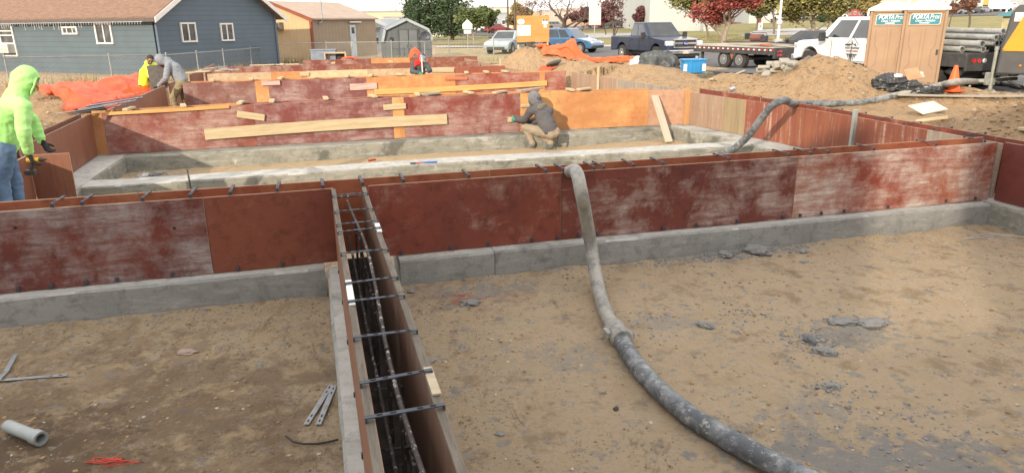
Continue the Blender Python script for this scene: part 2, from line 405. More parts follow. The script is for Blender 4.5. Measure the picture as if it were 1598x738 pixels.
ftop = concrete_material('concrete_top', (.50, .50, .475), (.40, .405, .39), 5)  # paler tops: their brighter light against the fronts is put into the colour
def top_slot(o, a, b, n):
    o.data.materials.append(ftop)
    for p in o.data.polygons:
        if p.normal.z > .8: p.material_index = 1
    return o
def strip(name, us_, fn_front, fn_back, z0, z1, mat, label, group='poured concrete footings'):
    """rough cast strip running along u, cross section shaped by hand-trowelled edges"""
    m = MB(); k = 0; rings = []
    for u in us_:
        vf, vb = fn_front(u), fn_back(u); r = lambda a, s: .016*nse(u*a, s*3.1, 1.7, 4)+.010*nse(u*a, s*2.3, 8, 4)
        prof = [(vf+.008+r(1, 1), z0-.12), (vf+r(1, 2)*.5, (z0+z1)/2), (vf+r(1, 2)*.5, z1-.02+r(1, 3)*.5), (vf+.018+r(1, 4), z1+r(1, 5)*.5), ((vf+vb)/2, z1+r(1, 6)*.6), (vb-.018+r(1, 7), z1+r(1, 8)*.5), (vb+r(1, 9), z1-.03), (vb, z0-.12)]
        rings.append([W(u, a, b) for a, b in prof])
    n = len(prof); vs = [p for g in rings for p in g]
    fs = [(i*n+j, (i+1)*n+j, (i+1)*n+j+1, i*n+j+1) for i in range(len(rings)-1) for j in range(n-1)]
    m.add(vs, fs); m.add(rings[0], [tuple(range(n))]); m.add(rings[-1], [tuple(range(n))[::-1]])
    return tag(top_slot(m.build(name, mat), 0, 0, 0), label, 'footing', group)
def vstrip(name, vs__, fl, fr, z0, z1, mat, label, group='poured concrete footings'):
    m = MB(); rings = []
    for v in vs__:
        a0, b0 = fl(v), fr(v); r = lambda s: .010*nse(v, s, 1.7, 8)+.005*nse(v, s, 7, 8)
        prof = [(a0+r(1), z0-.12), (a0+r(2), z1-.03), (a0+.018+r(3), z1+r(4)*.4), ((a0+b0)/2, z1+r(5)*.5), (b0-.018+r(6), z1+r(7)*.4), (b0+r(8), z1-.03), (b0+r(9), z0-.12)]
        rings.append([W(a, v, b) for a, b in prof])
    n = len(prof); vs = [p for g in rings for p in g]
    m.add(vs, [(i*n+j, (i+1)*n+j, (i+1)*n+j+1, i*n+j+1) for i in range(len(rings)-1) for j in range(n-1)]); m.add(rings[0], [tuple(range(n))]); m.add(rings[-1], [tuple(range(n))[::-1]])
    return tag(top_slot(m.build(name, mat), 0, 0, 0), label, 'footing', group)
fr_ = lambda a, b, s=.07: [a+(b-a)*i/max(1, round((b-a)/s)) for i in range(max(1, round((b-a)/s))+1)]
ZF = .25; ZT = .91
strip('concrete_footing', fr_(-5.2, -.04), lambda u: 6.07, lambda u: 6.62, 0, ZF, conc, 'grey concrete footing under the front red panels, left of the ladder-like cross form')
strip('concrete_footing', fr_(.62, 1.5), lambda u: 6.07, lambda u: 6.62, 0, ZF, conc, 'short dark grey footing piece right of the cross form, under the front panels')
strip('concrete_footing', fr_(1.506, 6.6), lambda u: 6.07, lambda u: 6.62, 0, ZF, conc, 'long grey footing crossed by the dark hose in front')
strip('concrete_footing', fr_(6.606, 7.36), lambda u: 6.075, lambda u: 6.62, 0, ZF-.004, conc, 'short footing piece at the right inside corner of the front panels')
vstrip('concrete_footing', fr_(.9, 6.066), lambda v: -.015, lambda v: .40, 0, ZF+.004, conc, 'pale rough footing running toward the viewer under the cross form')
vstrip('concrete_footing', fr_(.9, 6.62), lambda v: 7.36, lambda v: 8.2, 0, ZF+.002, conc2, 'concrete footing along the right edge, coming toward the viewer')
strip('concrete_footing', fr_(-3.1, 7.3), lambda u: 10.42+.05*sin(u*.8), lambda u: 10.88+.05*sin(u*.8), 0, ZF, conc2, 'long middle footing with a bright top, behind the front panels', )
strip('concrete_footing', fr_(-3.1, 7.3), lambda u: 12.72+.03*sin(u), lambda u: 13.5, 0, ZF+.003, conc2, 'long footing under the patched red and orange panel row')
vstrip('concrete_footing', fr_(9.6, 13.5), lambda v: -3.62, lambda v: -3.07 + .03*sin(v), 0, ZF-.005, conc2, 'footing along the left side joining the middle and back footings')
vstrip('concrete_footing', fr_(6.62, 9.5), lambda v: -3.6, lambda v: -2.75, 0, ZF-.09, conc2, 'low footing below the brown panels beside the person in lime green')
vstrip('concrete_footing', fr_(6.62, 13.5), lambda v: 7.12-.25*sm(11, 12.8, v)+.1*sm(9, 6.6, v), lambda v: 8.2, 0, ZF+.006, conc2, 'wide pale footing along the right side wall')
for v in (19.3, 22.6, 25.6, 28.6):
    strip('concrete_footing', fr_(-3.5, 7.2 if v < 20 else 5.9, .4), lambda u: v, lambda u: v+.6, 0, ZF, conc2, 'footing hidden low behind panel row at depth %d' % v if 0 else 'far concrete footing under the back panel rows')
# ------------------------------------------------------------ form panels
def panel_mat(name, base, alt, wear, amt=.5, seed=0, streak=.5, edgew=.0, rough=.55, dots=0, grain=(1, 1, 1)):
    """film-faced plywood: base film, worn-through tint, and whitish cement residue"""
    m, t, p = nodes(name); s = seed*2.37
    v = coord(t, grain, (s, s*.3, s*.7)); lv = coord(t, (.5, 1, 4.5), (s, 0, s)); 
    c = mixc(t, ramp(t, nz(t, v, 1.3, 5, .6, .5), .36, .64), base, alt)
    c = mixc(t, ramp(t, nz(t, v, 9, 6, .7), .5, .8), c, tuple(x*.55 for x in base))
    a = ramp(t, nz(t, v, 1.9, 9, .74, .15), .64-.22*amt, .76-.16*amt)
    b = ramp(t, nz(t, lv, 3.6, 10, .82, .1), .36, .60)
    mm = t.nodes.new('ShaderNodeMath'); mm.operation = 'MULTIPLY'; t.links.new(a, mm.inputs[0]); t.links.new(b, mm.inputs[1]); mm.use_clamp = True
    c = mixc(t, mm.outputs[0], c, wear)
    # thin diagonal scuffs
    dv = coord(t, (.7, 1, 6), (s*1.3, 2, s)); n_ = t.nodes.new('ShaderNodeMapping'); n_.inputs['Rotation'].default_value = (0, .35, 0); t.links.new(dv, n_.inputs[0])
    sc = ramp(t, nz(t, n_.outputs[0], 5, 4, .6), .70-.05*streak, .76)
    mm2 = t.nodes.new('ShaderNodeMath'); mm2.operation = 'MULTIPLY'; t.links.new(sc, mm2.inputs[0]); mm2.inputs[1].default_value = streak
    c = mixc(t, mm2.outputs[0], c, tuple(.5*x+.5*y for x, y in zip(wear, base)))
    if dots:
        vo = N(t, 'TexVoronoi', Scale=3.2); t.links.new(v, vo.inputs['Vector']); c = mixc(t, ramp(t, vo.outputs['Distance'], .03*dots, .06*dots, (1, 1, 1, 1), (0, 0, 0, 1)), c, tuple(x*.35 for x in base))
    t.links.new(c, p.inputs['Base Color']); p.inputs['Roughness'].default_value = rough; p.inputs['Specular IOR Level'].default_value = .35
    bump(t, p, nz(t, lv, 14, 6, .7), .25, .01); return m
RED = (.165, .046, .033); RED2 = (.215, .07, .042); MAR = (.125, .036, .032); ORG = (.43, .20, .085); ORG2 = (.60, .335, .14); WHT = (.52, .47, .43); BRN = (.26, .105, .055)
edge_m = M('plywood_edge', (.45, .33, .22), (.33, .22, .13), .9, 9, .4, stretch=(1, 1, 8))
edge_d = M('weathered_edge', (.19, .165, .135), (.11, .095, .078), .9, 6, .6, 30, stretch=(.6, 6, 6), spots=((.1, .085, .07), 12, .55, .7))
PT_ = .026
def panel(p0, p1, z0, za, zb, mat, label, th=PT_, em=None, group='plywood form panels', holes=0, name='plywood_form', lean=0, parent=None):
    """plywood panel between two ground points; thickness grows to the left of p0->p1"""
    p0 = Vector((p0[0], p0[1], 0)); p1 = Vector((p1[0], p1[1], 0)); d = p1-p0; L = d.length; rz = atan2(d.y, d.x)
    n = max(2, int(L/.3)); m = MB(); g = random.uniform(-1, 1)
    fv = []
    for i in range(n+1):
        s = i/n; x = L*s; zt = za+(zb-za)*s - z0; bow = .006*sin(pi*s)*g
        fv.append([(x, bow, 0), (x, bow + lean, zt), (x, bow+th+lean, zt), (x, bow+th, 0)])
    vs = [q for r in fv for q in r]
    for i in range(n):
        a = i*4; b = a+4
        m.mi = 0; m.add([], []); 
    m.v = [tuple(q) for q in vs]
    def F_(f, mi): m.f.append(list(f)); m.m.append(mi); m.sm.append(False)
    for i in range(n):
        a = i*4; b = a+4
        F_((a, b, b+1, a+1), 0); F_((a+1, b+1, b+2, a+2), 1); F_((a+2, b+2, b+3, a+3), 0); F_((a+3, b+3, b, a), 1)
    F_((0, 1, 2, 3), 1); F_((n*4, n*4+3, n*4+2, n*4+1), 1)
    me_ = bpy.data.meshes.new(name); me_.from_pydata(m.v, [], m.f); me_.materials.append(mat); me_.materials.append(em or edge_m); me_.polygons.foreach_set('material_index', m.m); me_.update()
    o = bpy.data.objects.new(name, me_); C.objects.link(o); o.location = (p0.x, p0.y, z0); o.rotation_euler = (0, 0, rz)
    b = o.modifiers.new('bevel', 'BEVEL'); b.width = .0025; b.segments = 1
    return tag(o, label, 'plywood form', group)
def pu(u0, v0, u1, v1, z0, za, zb, mat, label, **k): return panel(W(u0, v0), W(u1, v1), z0, za, zb, mat, label, **k)
pA = [panel_mat('film_scuffed', MAR, RED, (.36, .33, .33), 1.12, 1, 1.0, dots=1), panel_mat('film_clean', RED, RED2, (.30, .16, .11), .45, 2, .4),
      panel_mat('film_red_plain', RED, (.24, .06, .04), (.36, .26, .21), .55, 3, .5), panel_mat('film_red_scratched', MAR, RED, (.44, .36, .33), .8, 4, 1.3),
      panel_mat('film_worn_white', (.25, .055, .04), (.30, .10, .06), (.58, .52, .47), 1.2, 5, 1.1, dots=1.2), panel_mat('film_inner', (.30, .085, .045), (.36, .14, .07), (.4, .26, .2), .3, 6, .2)]
jA = [(-4.3, -.96), (-.955, .095), (.40, 2.20), (2.205, 4.80), (4.805, 7.47)]
lA = ['dark red form panel with heavy grey scuffs, leftmost in the front wall', 'plain deep red form panel just left of the ladder-like cross form', 'brick red form panel between the cross form and the dark hose',
      'dark red form panel with long white scratches, right of the hose', 'red form panel with large white cement smears, last before the right corner']
vA = lambda u: 6.2 + .012*sin(u*1.1)
zA = lambda u: .925 - .0*u
for (a, b), mt, lb in zip(jA, pA, lA):
    pu(a, vA(a)-.0, b, vA(b), ZF+.006, zA(a), zA(b), mt, lb, th=.022)
inner = [(-4.3, -1.5), (-1.495, 1.55), (1.555, 3.4), (3.405, 5.9), (5.905, 7.47)]
li = ['back face panel of the front wall, far left with its top edge showing', 'back panel of the front wall, seen red through the mouth of the cross form', 'back panel of the front wall behind the brick red panel', 'back panel of the front wall behind the scratched dark red panel', 'back panel of the front wall at the right end']
for (a, b), lb in zip(inner, li):
    pu(a, 6.405, b, 6.405, ZF+.006, .955, .955, pA[5], lb, th=.022)
# front wall turning toward the viewer at the right
pR = [panel_mat('film_right_%d' % i, *a) for i, a in enumerate([
    (RED, MAR, (.3, .12, .1), .05, 11, .1), ((.28, .075, .045), RED, (.5, .4, .33), .35, 12, .5), ((.30, .09, .05), (.25, .07, .05), (.55, .5, .44), .3, 13, .4),
    ((.28, .22, .165), (.36, .30, .235), (.45, .41, .34), .5, 14, .3), ((.31, .12, .065), (.24, .09, .06), (.4, .34, .27), .5, 15, .3), ((.26, .20, .12), (.33, .26, .16), (.4, .36, .28), .4, 16, .3)])]
pu(7.5, 6.16, 7.5, 1.0, ZF+.01, .93, .95, pR[0], 'plain dark red panel at the right edge, turning toward the viewer', em=edge_m)
RW = [(6.24, 7.56, 3, 'grey worn panel of the right side wall, just behind the front corner'), (7.35, 7.62, 2, 'red panel with white drips in the right side wall beside the grey post'), (8.75, 7.68, 1, 'red brown panel of the right side wall under the coiled hose, with a torn patch'),
      (10.35, 7.62, 1, 'rust red panel of the right side wall left of the hose bend'), (11.25, 7.5, 5, 'narrow olive grey panel in the right side wall'), (11.85, 7.42, 3, 'grey brown streaked panel at the far end of the right side wall'), (12.98, 7.3, 4, '')]
grain_m = [panel_mat('grained_%d' % i, *a, grain=(5, 5, .35)) for i, a in enumerate([
    ((.32, .27, .22), (.24, .2, .165), (.48, .45, .39), .7, 21, .1), ((.25, .085, .05), (.20, .065, .045), (.5, .38, .3), .6, 22, .1), ((.27, .10, .055), (.21, .07, .045), (.5, .36, .27), .55, 23, .1),
    ((.30, .24, .145), (.25, .19, .12), (.40, .36, .28), .4, 24, .1), ((.27, .2, .15), (.35, .22, .15), (.42, .36, .3), .6, 25, .1)])]
gm = [0, 1, 2, 1, 3, 4]
for i in range(6):
    v0, u0, _, lb = RW[i]; v1, u1 = RW[i+1][0], RW[i+1][1]
    pu(u1, v1-.004, u0, v0, ZF+.012, .90, .90, grain_m[gm[i]], lb, th=.024, group='panels of the right side wall')
for i, (v0, v1) in enumerate([(1.0, 4.0), (4.01, 6.5), (6.51, 9.0), (9.01, 11.3), (11.31, 13.3)]):
    uu_ = lambda v: 7.74+.14*sin(pi*max(0, min(1, (v-6)/7)))
    pu(uu_(v1), v1, uu_(v0), v0, ZF+.012, .93, .93, pR[1], 'outer plywood of the right side wall against the soil bank', th=.022, group='outer plywood backing of the right wall, each against the soil')
# grey post on the right side wall
pb = MB(); p_ = W(7.58, 8.62); pb.box((p_.x, p_.y, .62), (.06, .05, .80), rz=FA)
tag(pb.build('steel_post', M('galvanised', (.42, .47, .46), (.3, .35, .34), .5, 6, .2, metal=.4), bevel=.006), 'grey green upright post against the red right side wall', 'post')
# ---- row C : the patched wall behind the crouching person
vC = lambda u: 12.98+.10*sin(pi*max(0, min(1, (u+3.5)/11)))
pC = [panel_mat('rowc_orange_dirty', ORG, (.42, .2, .09), (.4, .33, .26), .2, 31, .2), panel_mat('rowc_red_chalky', (.21, .062, .052), (.25, .09, .065), (.42, .31, .275), .95, 32, .6), panel_mat('rowc_red_chalky_b', (.19, .052, .048), (.165, .052, .05), (.37, .27, .255), 1.05, 33, .6),
      panel_mat('rowc_orange', ORG2, ORG, (.42, .16, .07), .75, 34, .6), panel_mat('rowc_pink', (.42, .25, .17), (.50, .32, .22), (.45, .22, .13), .6, 35, .3), panel_mat('rowc_red_b', (.215, .052, .042), (.19, .062, .05), (.38, .275, .255), .85, 36, .5)]
def uC(px): # u on the row C line for a picture column (at panel bottom)
    lo, hi = -6, 9
    for _ in range(40):
        mm_ = (lo+hi)/2; q = W(mm_, vC(mm_), .55)
        if proj(q)[0] < px: lo = mm_
        else: hi = mm_
    return lo
def proj(q):
    v = Vector(q)-Vector((0, 0, CH)); dep = v.dot(fwd); return (799 + F*v.dot(rr)/dep, 369 - F*v.dot(uu)/dep)
def ucol(px, vline, z=.5):
    lo, hi = -12, 14
    for _ in range(40):
        mm_ = (lo+hi)/2; q = W(mm_, vline(mm_) if callable(vline) else vline, z)
        if proj(q)[0] < px: lo = mm_
        else: hi = mm_
    return lo
def row(vline, cols, z0, ztop, th=.022, group=None):
    for a, b, mt, lb in cols:
        ua, ub = ucol(a, vline), ucol(b, vline)
        va = vline(ua) if callable(vline) else vline; vb = vline(ub) if callable(vline) else vline
        za = ztop(ua) if callable(ztop) else ztop; zb = ztop(ub) if callable(ztop) else ztop
        pu(ua+.003, va, ub, vb, z0, za, zb, mt, lb, th=th, group=group)
zC = lambda u: .94+.06*sin(pi*max(0, min(1, (u+3.5)/11)))
row(vC, [(140, 166, pC[0], 'narrow dirty orange panel at the left end of the middle wall'), (166, 400, pC[1], 'chalky pink red panel at the left of the middle wall'), (400, 614, pC[2], 'chalky red panel behind the left of the long nailed board'),
         (614, 632, pC[3], 'thin orange filler strip behind the nailed board'), (632, 812, pC[5], 'bright red chalky panel left of the crouching person'), (812, 846, pC[3], 'narrow orange filler panel behind the crouching person'),
         (846, 1011, pC[3], 'large orange panel right of the crouching person'), (1011, 1068, pC[4], 'pinkish end panel behind the leaning plank')], ZF+.01, zC, group='panels of the middle wall')
row(lambda u: vC(u)+.23, [(150, 380, pC[3], 'rear ply of the middle wall, orange top edge at left'), (380, 640, pC[1], 'rear ply of the middle wall, centre left'), (640, 860, pC[3], 'rear ply of the middle wall, centre right'), (860, 1010, pC[3], 'rear ply of the middle wall, behind the orange panel')], ZF+.01, lambda u: zC(u)+.015, group='rear ply of the middle wall')
# end post at the corner
eb = MB(); p_ = W(7.27, 12.93); eb.box((p_.x, p_.y, .61), (.10, .05, .74), rz=FA)
tag(eb.build('wood_post', M('pine_orange', (.50, .29, .13), (.42, .23, .1), .8, 5, .3, stretch=(6, 6, .6)), bevel=.004), 'orange pine post in the far right corner beside the pink panel', 'post')
# ---- rows D..G
wood_l = panel_mat('board_pale', (.50, .38, .25), (.42, .30, .19), (.58, .50, .38), .5, 41, .2); wood_s = panel_mat('board_spotted', (.60, .47, .30), (.50, .36, .22), (.42, .30, .2), .6, 42, .3, dots=2.5)
pD = [panel_mat('rowd_maroon', (.175, .07, .06), (.20, .09, .075), (.34, .26, .24), .75, 51, .4), panel_mat('rowd_orange', ORG2, ORG, (.44, .15, .07), .9, 52, .3), panel_mat('rowd_chalky', (.20, .08, .075), (.175, .065, .065), (.38, .295, .28), 1.0, 53, .5),
      panel_mat('rowd_red', (.24, .052, .042), (.29, .11, .07), (.42, .28, .24), .9, 54, .4)]
row(19.3, [(288, 400, pD[0], 'maroon panel with a shadow on it, behind the man in the grey hood'), (400, 421, pD[1], 'narrow orange panel in the second wall, left part'), (421, 573, pD[2], 'chalky pink panel in the second wall, under the small nailed boards'),
           (573, 711, pD[1], 'wide orange panel in the second wall, below the worker in the red scarf'), (711, 842, pD[3], 'red stained panel in the second wall behind the orange rail'), (842, 850, pD[1], 'thin orange strip near the right end of the second wall'), (850, 883, pD[3], 'small red panel at the right end of the second wall')], ZF, .93, group='panels of the second wall')
row(19.54, [(292, 520, pD[1], 'rear ply of the second wall at the left'), (520, 880, pD[1], 'rear ply of the second wall at the right')], ZF, .945, group='rear ply of the second wall')
for i, (v0, u0, v1, u1, mt, lb) in enumerate([(19.25, 7.1, 16.4, 7.22, grain_m[4], 'brown weathered side panel beyond the right end of the middle wall'), (16.38, 7.22, 13.2, 7.36, grain_m[0], 'grey side panel between the middle and second walls at the right')]):
    pu(u0, v0, u1, v1, ZF, .92, .92, mt, lb, group='panels of the right side wall')
row(22.7, [(326, 425, wood_l, 'tan board panel in the third wall, left end'), (425, 480, pD[1], 'orange tan panel in the third wall near the left'), (480, 575, wood_s, 'pale spotted panel in the third wall'), (575, 710, wood_l, 'pale wood panel in the third wall behind the kneeling worker'), (710, 788, panel_mat('rowe_dark', (.25, .075, .05), (.3, .11, .07), (.45, .3, .22), .3, 61, .3), 'dark red brown panel at the right end of the third wall')], ZF, .93, group='panels of the third wall')
pF = [panel_mat('rowf_a', (.18, .055, .042), (.23, .085, .06), (.42, .31, .27), .9, 71, .3), panel_mat('rowf_b', (.19, .055, .043), (.165, .05, .04), (.42, .31, .27), .7, 72, .3), panel_mat('rowf_c', (.22, .08, .05), (.19, .065, .045), (.40, .28, .22), .6, 73, .3)]
row(26.0, [(322, 440, pF[0], 'red panel with pale streaks in the fourth wall, left end'), (440, 533, pF[1], 'red panel in the fourth wall left of its middle'), (533, 645, pF[2], 'brown red panel in the middle of the fourth wall'), (645, 728, pF[2], 'plain rust red panel in the fourth wall right of the kneeling worker'), (728, 747, pF[0], 'small pale end panel of the fourth wall')], ZF, .93, group='panels of the fourth wall')
row(29.2, [(474, 580, pF[1], 'dark red panel in the farthest wall, left'), (580, 640, pD[1], 'orange tan panel in the farthest wall'), (640, 745, pF[2], 'faded red panel in the farthest wall, right')], ZF, .95, group='panels of the farthest wall')
for v0, v1 in ((19.6, 22.7), (22.71, 26), (26.01, 29.2)):
    pu(6.1, v1, 6.1, v0, ZF, .88, .88, grain_m[4], 'weathered side panel stepping back along the far right side', group='side panels along the far right')
# ---- left side wall and the boxed-out corner
brn = [panel_mat('left_brown_%d' % i, (.24, .105, .06), (.19, .075, .05), (.34, .22, .16), .35, 80+i, .2, grain=(3, 3, .5)) for i in range(3)]
pu(-3.46, 9.75, -3.52, 13.0, ZF+.01, .91, .93, brn[0], 'brown panel of the left side wall meeting the middle wall', em=edge_d, group='panels of the left side wall')
pu(-3.68, 9.75, -3.72, 13.2, ZF+.01, .90, .92, brn[1], 'outer brown panel of the left side wall beside the dirt heap', em=edge_d, group='panels of the left side wall')
pu(-3.33, 9.55, -2.9, 9.55, ZF-.08, .84, .84, brn[2], 'brown end panel facing the viewer, just right of the lime green hoodie', group='panels of the left side wall')
pu(-3.3, 6.5, -3.33, 9.53, ZF-.08, .84, .84, brn[1], 'maroon brown panel behind the legs of the person in lime green', group='panels of the left side wall')
pu(-3.55, 6.5, -3.57, 9.7, ZF-.08, .84, .84, brn[0], 'outer panel behind the person in lime green', group='panels of the left side wall')
for v0, v1 in ((13.4, 16.3), (16.31, 19.2), (19.6, 22.6), (23, 25.9), (26.3, 29.1)):
    pu(-3.46, v0, -3.46, v1, ZF, .90, .90, brn[int(v0) % 3], 'side panel of the far left wall, low behind the stacked steel', group='far panels of the left wall')
# ---- cross form coming toward the viewer
crL = panel_mat('cross_ply', (.25, .115, .07), (.20, .10, .065), (.40, .30, .22), .5, 91, .6, grain=(.4, 1, 8)); crR = panel_mat('cross_ply_in', (.19, .12, .085), (.145, .085, .065), (.30, .24, .19), .6, 92, .3, grain=(3, 3, .5))
pu(.115, 3.72, .115, 6.19, ZF+.012, .925, .925, crL, 'left side board of the cross form, far length, meeting the front wall', th=.036, em=edge_d, group='side boards of the cross form')
pu(.115, 1.0, .115, 3.71, ZF+.012, .925, .925, crL, 'left side board of the cross form, near length, running out of the picture', th=.036, em=edge_d, group='side boards of the cross form')
pu(.375, 3.55, .375, 6.19, ZF+.012, .925, .925, crR, 'right side board of the cross form, far length, meeting the front wall', th=.036, em=edge_d, group='side boards of the cross form')
pu(.375, 1.0, .375, 3.54, ZF+.012, .925, .925, crR, 'right side board of the cross form, near length, running out of the picture', th=.036, em=edge_d, group='side boards of the cross form')
# ------------------------------------------------------------ unseen long building added behind the viewpoint, sized to shade the near slab
wm = M('stucco_grey', (.34, .33, .31), (.28, .27, .25), .9, .5, .2)
tgt = onz(1415, 405, 0); back = tgt - sd*((UV(tgt)[1]+12.0)/(UV(sd)[1])); UG = UV(back)[0]
GW = 1.5; HB = back.z-.2-1.0       # slatted gap between the added blocks, placed to let a sun patch through
for k, (a, b_, lb) in enumerate(((-60, UG-GW/2, 'unseen pale flat roofed block added behind the viewpoint to shade the near slab'), (UG+GW/2, 26, 'second unseen block added behind the viewpoint, past a gap that lets a sun patch through'))):
    t_ = thing('warehouse', lb, 'building', W((a+b_)/2, -20, .2), FA); w_ = b_-a
    b = MB(); b.box((0, 0, HB/2), (w_+(GW if k == 0 else 0)*0, 16, HB)); b.box((0, 7.85, HB+(9.8-HB)/2), (w_, .3, 9.8-HB)); b.build('wall', wm, t_)
    b = MB(); b.box((0, 7.9, 9.92), (w_, .5, .24)); b.build('roof_edge', M('flashing', (.5, .5, .5), None, .5), t_)
    for i in range(4): b = MB(); b.box((-w_/2+w_*(i+.5)/4, 8.03, 1.9), (3.4, .08, 3.8)); b.build('door', M('roller_door', (.45, .46, .47), None, .5), t_)
b = MB(); c_ = W(UG, -12.0, .2); zlow = 9.0-0
zl = back.z-.2-.75
b.box((c_.x, c_.y, .2+zl/2), (GW, .2, zl), rz=FA); c2 = W(UG, -20, 0); b.box((c2.x, c2.y, .2+(HB-.1)/2), (GW, 15.7, HB-.1), rz=FA)
zz_ = .2+zl+.05
while zz_ < 10.2: b.box((c_.x, c_.y, zz_+.03), (GW, .02, .034), rz=FA); zz_ += .115
tag(b.build('sun_filter_slats', wm), 'unseen slats added in the gap between the two blocks to thin the sun patch', 'sun filter')
# ------------------------------------------------------------ form ties
steel_d = M('dark_tie_steel', (.05, .06, .08), (.085, .095, .12), .55, 30, .3, metal=.55)
steel_l = M('galvanised_strip', (.36, .38, .40), (.25, .27, .29), .5, 14, .3, metal=.5, spots=((.2, .15, .11), 9, .6, .75))
tm = MB(); tm.box((0, .13, 0), (.024, .27, .006)); tm.box((0, -.008, -.013), (.027, .010, .034)); tm.box((0, .268, -.013), (.027, .010, .034)); tm.box((0, .06, .005), (.012, .05, .006))
proto = tm.build('form_tie', steel_d, origin=(0, 0, 0), bevel=.0015)
used = [False]
def tie(p, rz, label, group, mesh=proto, sc=(1, 1, 1)):
    if not used[0] and mesh is proto: o = proto; used[0] = True
    else: o = mesh.copy(); C.objects.link(o)
    o.location = p; o.rotation_euler = (random.uniform(-.01, .01), 0, rz+random.uniform(-.03, .03)); o.scale = sc
    tag(o, label, 'form tie', group)
for px in (-40, 83, 130, 224, 298, 360, 433, 504, 566, 630, 732, 852, 880, 927, 942, 988, 1034, 1136, 1230, 1264, 1291, 1363, 1461, 1537):
    u = ucol(px, 6.2, .93); tie(W(u, vA(u)-.0, .962), FA, 'flat dark steel tie lying across the top of the front panel wall', 'ties across the top of the front wall', )
for px in (30, 82, 136, 184, 270, 372, 441, 626, 703, 762, 830, 870, 903, 932, 1034, 1086, 1149, 1220, 1247, 1280, 1316, 1385, 1476, 1522):
    u = ucol(px, 6.2, .27); tie(W(u, vA(u)-.004, ZF+.05), FA, 'small black tie end poking out at the foot of the front panel wall', 'tie ends along the foot of the front wall')
for v in [v_ for v_ in (1.6, 2.15, 2.75, 3.3, 3.9, 4.6, 5.3, 5.9)]:
    tie(W(7.496, v, .975), FA-pi/2, 'dark tie on top of the plain panel at the right edge', 'ties of the right edge panel')
for v in [6.7+.52*i for i in range(12)]:
    u = 7.56+.12*sin(pi*(v-6.2)/6.8) if v < 13 else 7.4; tie(W(u-.02, v, .945), FA-pi/2, 'tie lying across the top of the right side wall at the soil bank', 'ties across the right side wall')
# ties over the cross form: flat slotted straps
tm = MB(); 
tm.box((.145, 0, 0), (.298, .022, .005)); 
for x in (-.001, .291): tm.box((x, 0, -.010), (.008, .023, .026))
tm.mi = 1
for x in (.05, .10, .20, .25): tm.box((x, 0, .0035), (.022, .009, .002))
strap = tm.build('form_tie', [steel_d, M('slot_black', (.01, .01, .01), None, .9)], origin=(0, 0, 0), bevel=.001)
strap_first = True
def vrow(py, z=.935, u=.12):     # v on the left board for a picture row
    lo, hi = 1.0, 6.2
    for _ in range(40):
        mm_ = (lo+hi)/2
        if proj(W(u, mm_, z))[1] > py: lo = mm_
        else: hi = mm_
    return lo
for py in (306, 331, 351, 363, 396, 443, 471, 527, 598, 652):
    v = vrow(py); o = strap if strap_first else strap.copy()
    if not strap_first: C.objects.link(o)
    strap_first = False
    o.location = W(.081, v, .944); o.rotation_euler = (0, random.uniform(-.008, .008), FA+random.uniform(-.05, .06)+.03); o.scale = (.98, 1, 1)
    tag(o, 'dark slotted steel strap bridging the two boards of the cross form like a ladder rung', 'form tie', 'steel straps across the cross form')
for v in (1.5, 2.3, 3.0, 3.6, 4.3, 5.0, 5.7):
    o = strap.copy(); C.objects.link(o); o.location = W(.074, v, .34); o.rotation_euler = (0, 0, FA); tag(o, 'black strap low inside the cross form with its end showing at the board foot', 'form tie', 'low straps of the cross form')
m = MB(); a = W(.262, 3.6); m.box((a.x, a.y, ZF+.014), (.215, 5.2, .02), rz=FA); tag(m.build('form_floor', M('dark_strip', (.035, .03, .028), (.07, .06, .05), .95, 8, .8), bevel=.004), 'dark strip lying along the bottom inside the cross form', 'debris')  # near-black strip over the grey footing, keeping the bottom of the form dark
# reinforcing bars inside the cross form
bar_m = M('rebar', (.05, .045, .05), (.09, .075, .07), .75, 30, .4, 60, spots=((.55, .53, .50), 26, .58, .64))
def rebar(pts, r, label, n=8, group='reinforcing bars'):
    m = MB(); m.smooth = True; m.tube(pts, r, n)
    return tag(m.build('rebar', bar_m), label, 'rebar', group)
rebar([W(.25+.02*sin(v*1.7)-.015*(v-3.5)*.4, v, .80-.02*cos(v*2)) for v in fr_(1.0, 6.3, .25)], .011, 'speckled top bar running the length of the cross form')
rebar([W(.20, v, .45) for v in fr_(1.0, 6.3, .5)], .010, 'dark lower bar inside the cross form')
rebar([W(.30, v, .32) for v in fr_(1.0, 6.3, .5)], .010, 'lowest dark bar inside the cross form')
for v, z1 in ((2.2, .78), (2.6, .74), (3.15, .80), (3.9, .79), (4.15, .72), (4.95, .88), (5.6, .80)):
    rebar([W(.23, v, .22), W(.235, v+.01, z1)], .010, 'upright dark bar standing between the boards of the cross form', group='upright bars in the cross form')
for u in [(-3.9+.61*i) for i in range(19)]:
    rebar([W(u, 6.30, .2), W(u+.01, 6.31, .86)], .008, 'upright bar between the two plies of the front wall', group='upright bars in the front wall', n=6)
rebar([W(u, 6.31, .82) for u in fr_(-4.2, 7.4, .8)], .009, 'long bar lying between the two plies of the front wall', n=6)
rebar([onz(300, 304, .25)+Vector((0, 0, -.2)), at(296, 284, onz(300, 304, .25).y-.02), at(292, 264, onz(300, 304, .25).y+.0)], .011, 'leaning dark bar standing up against the middle footing at left')
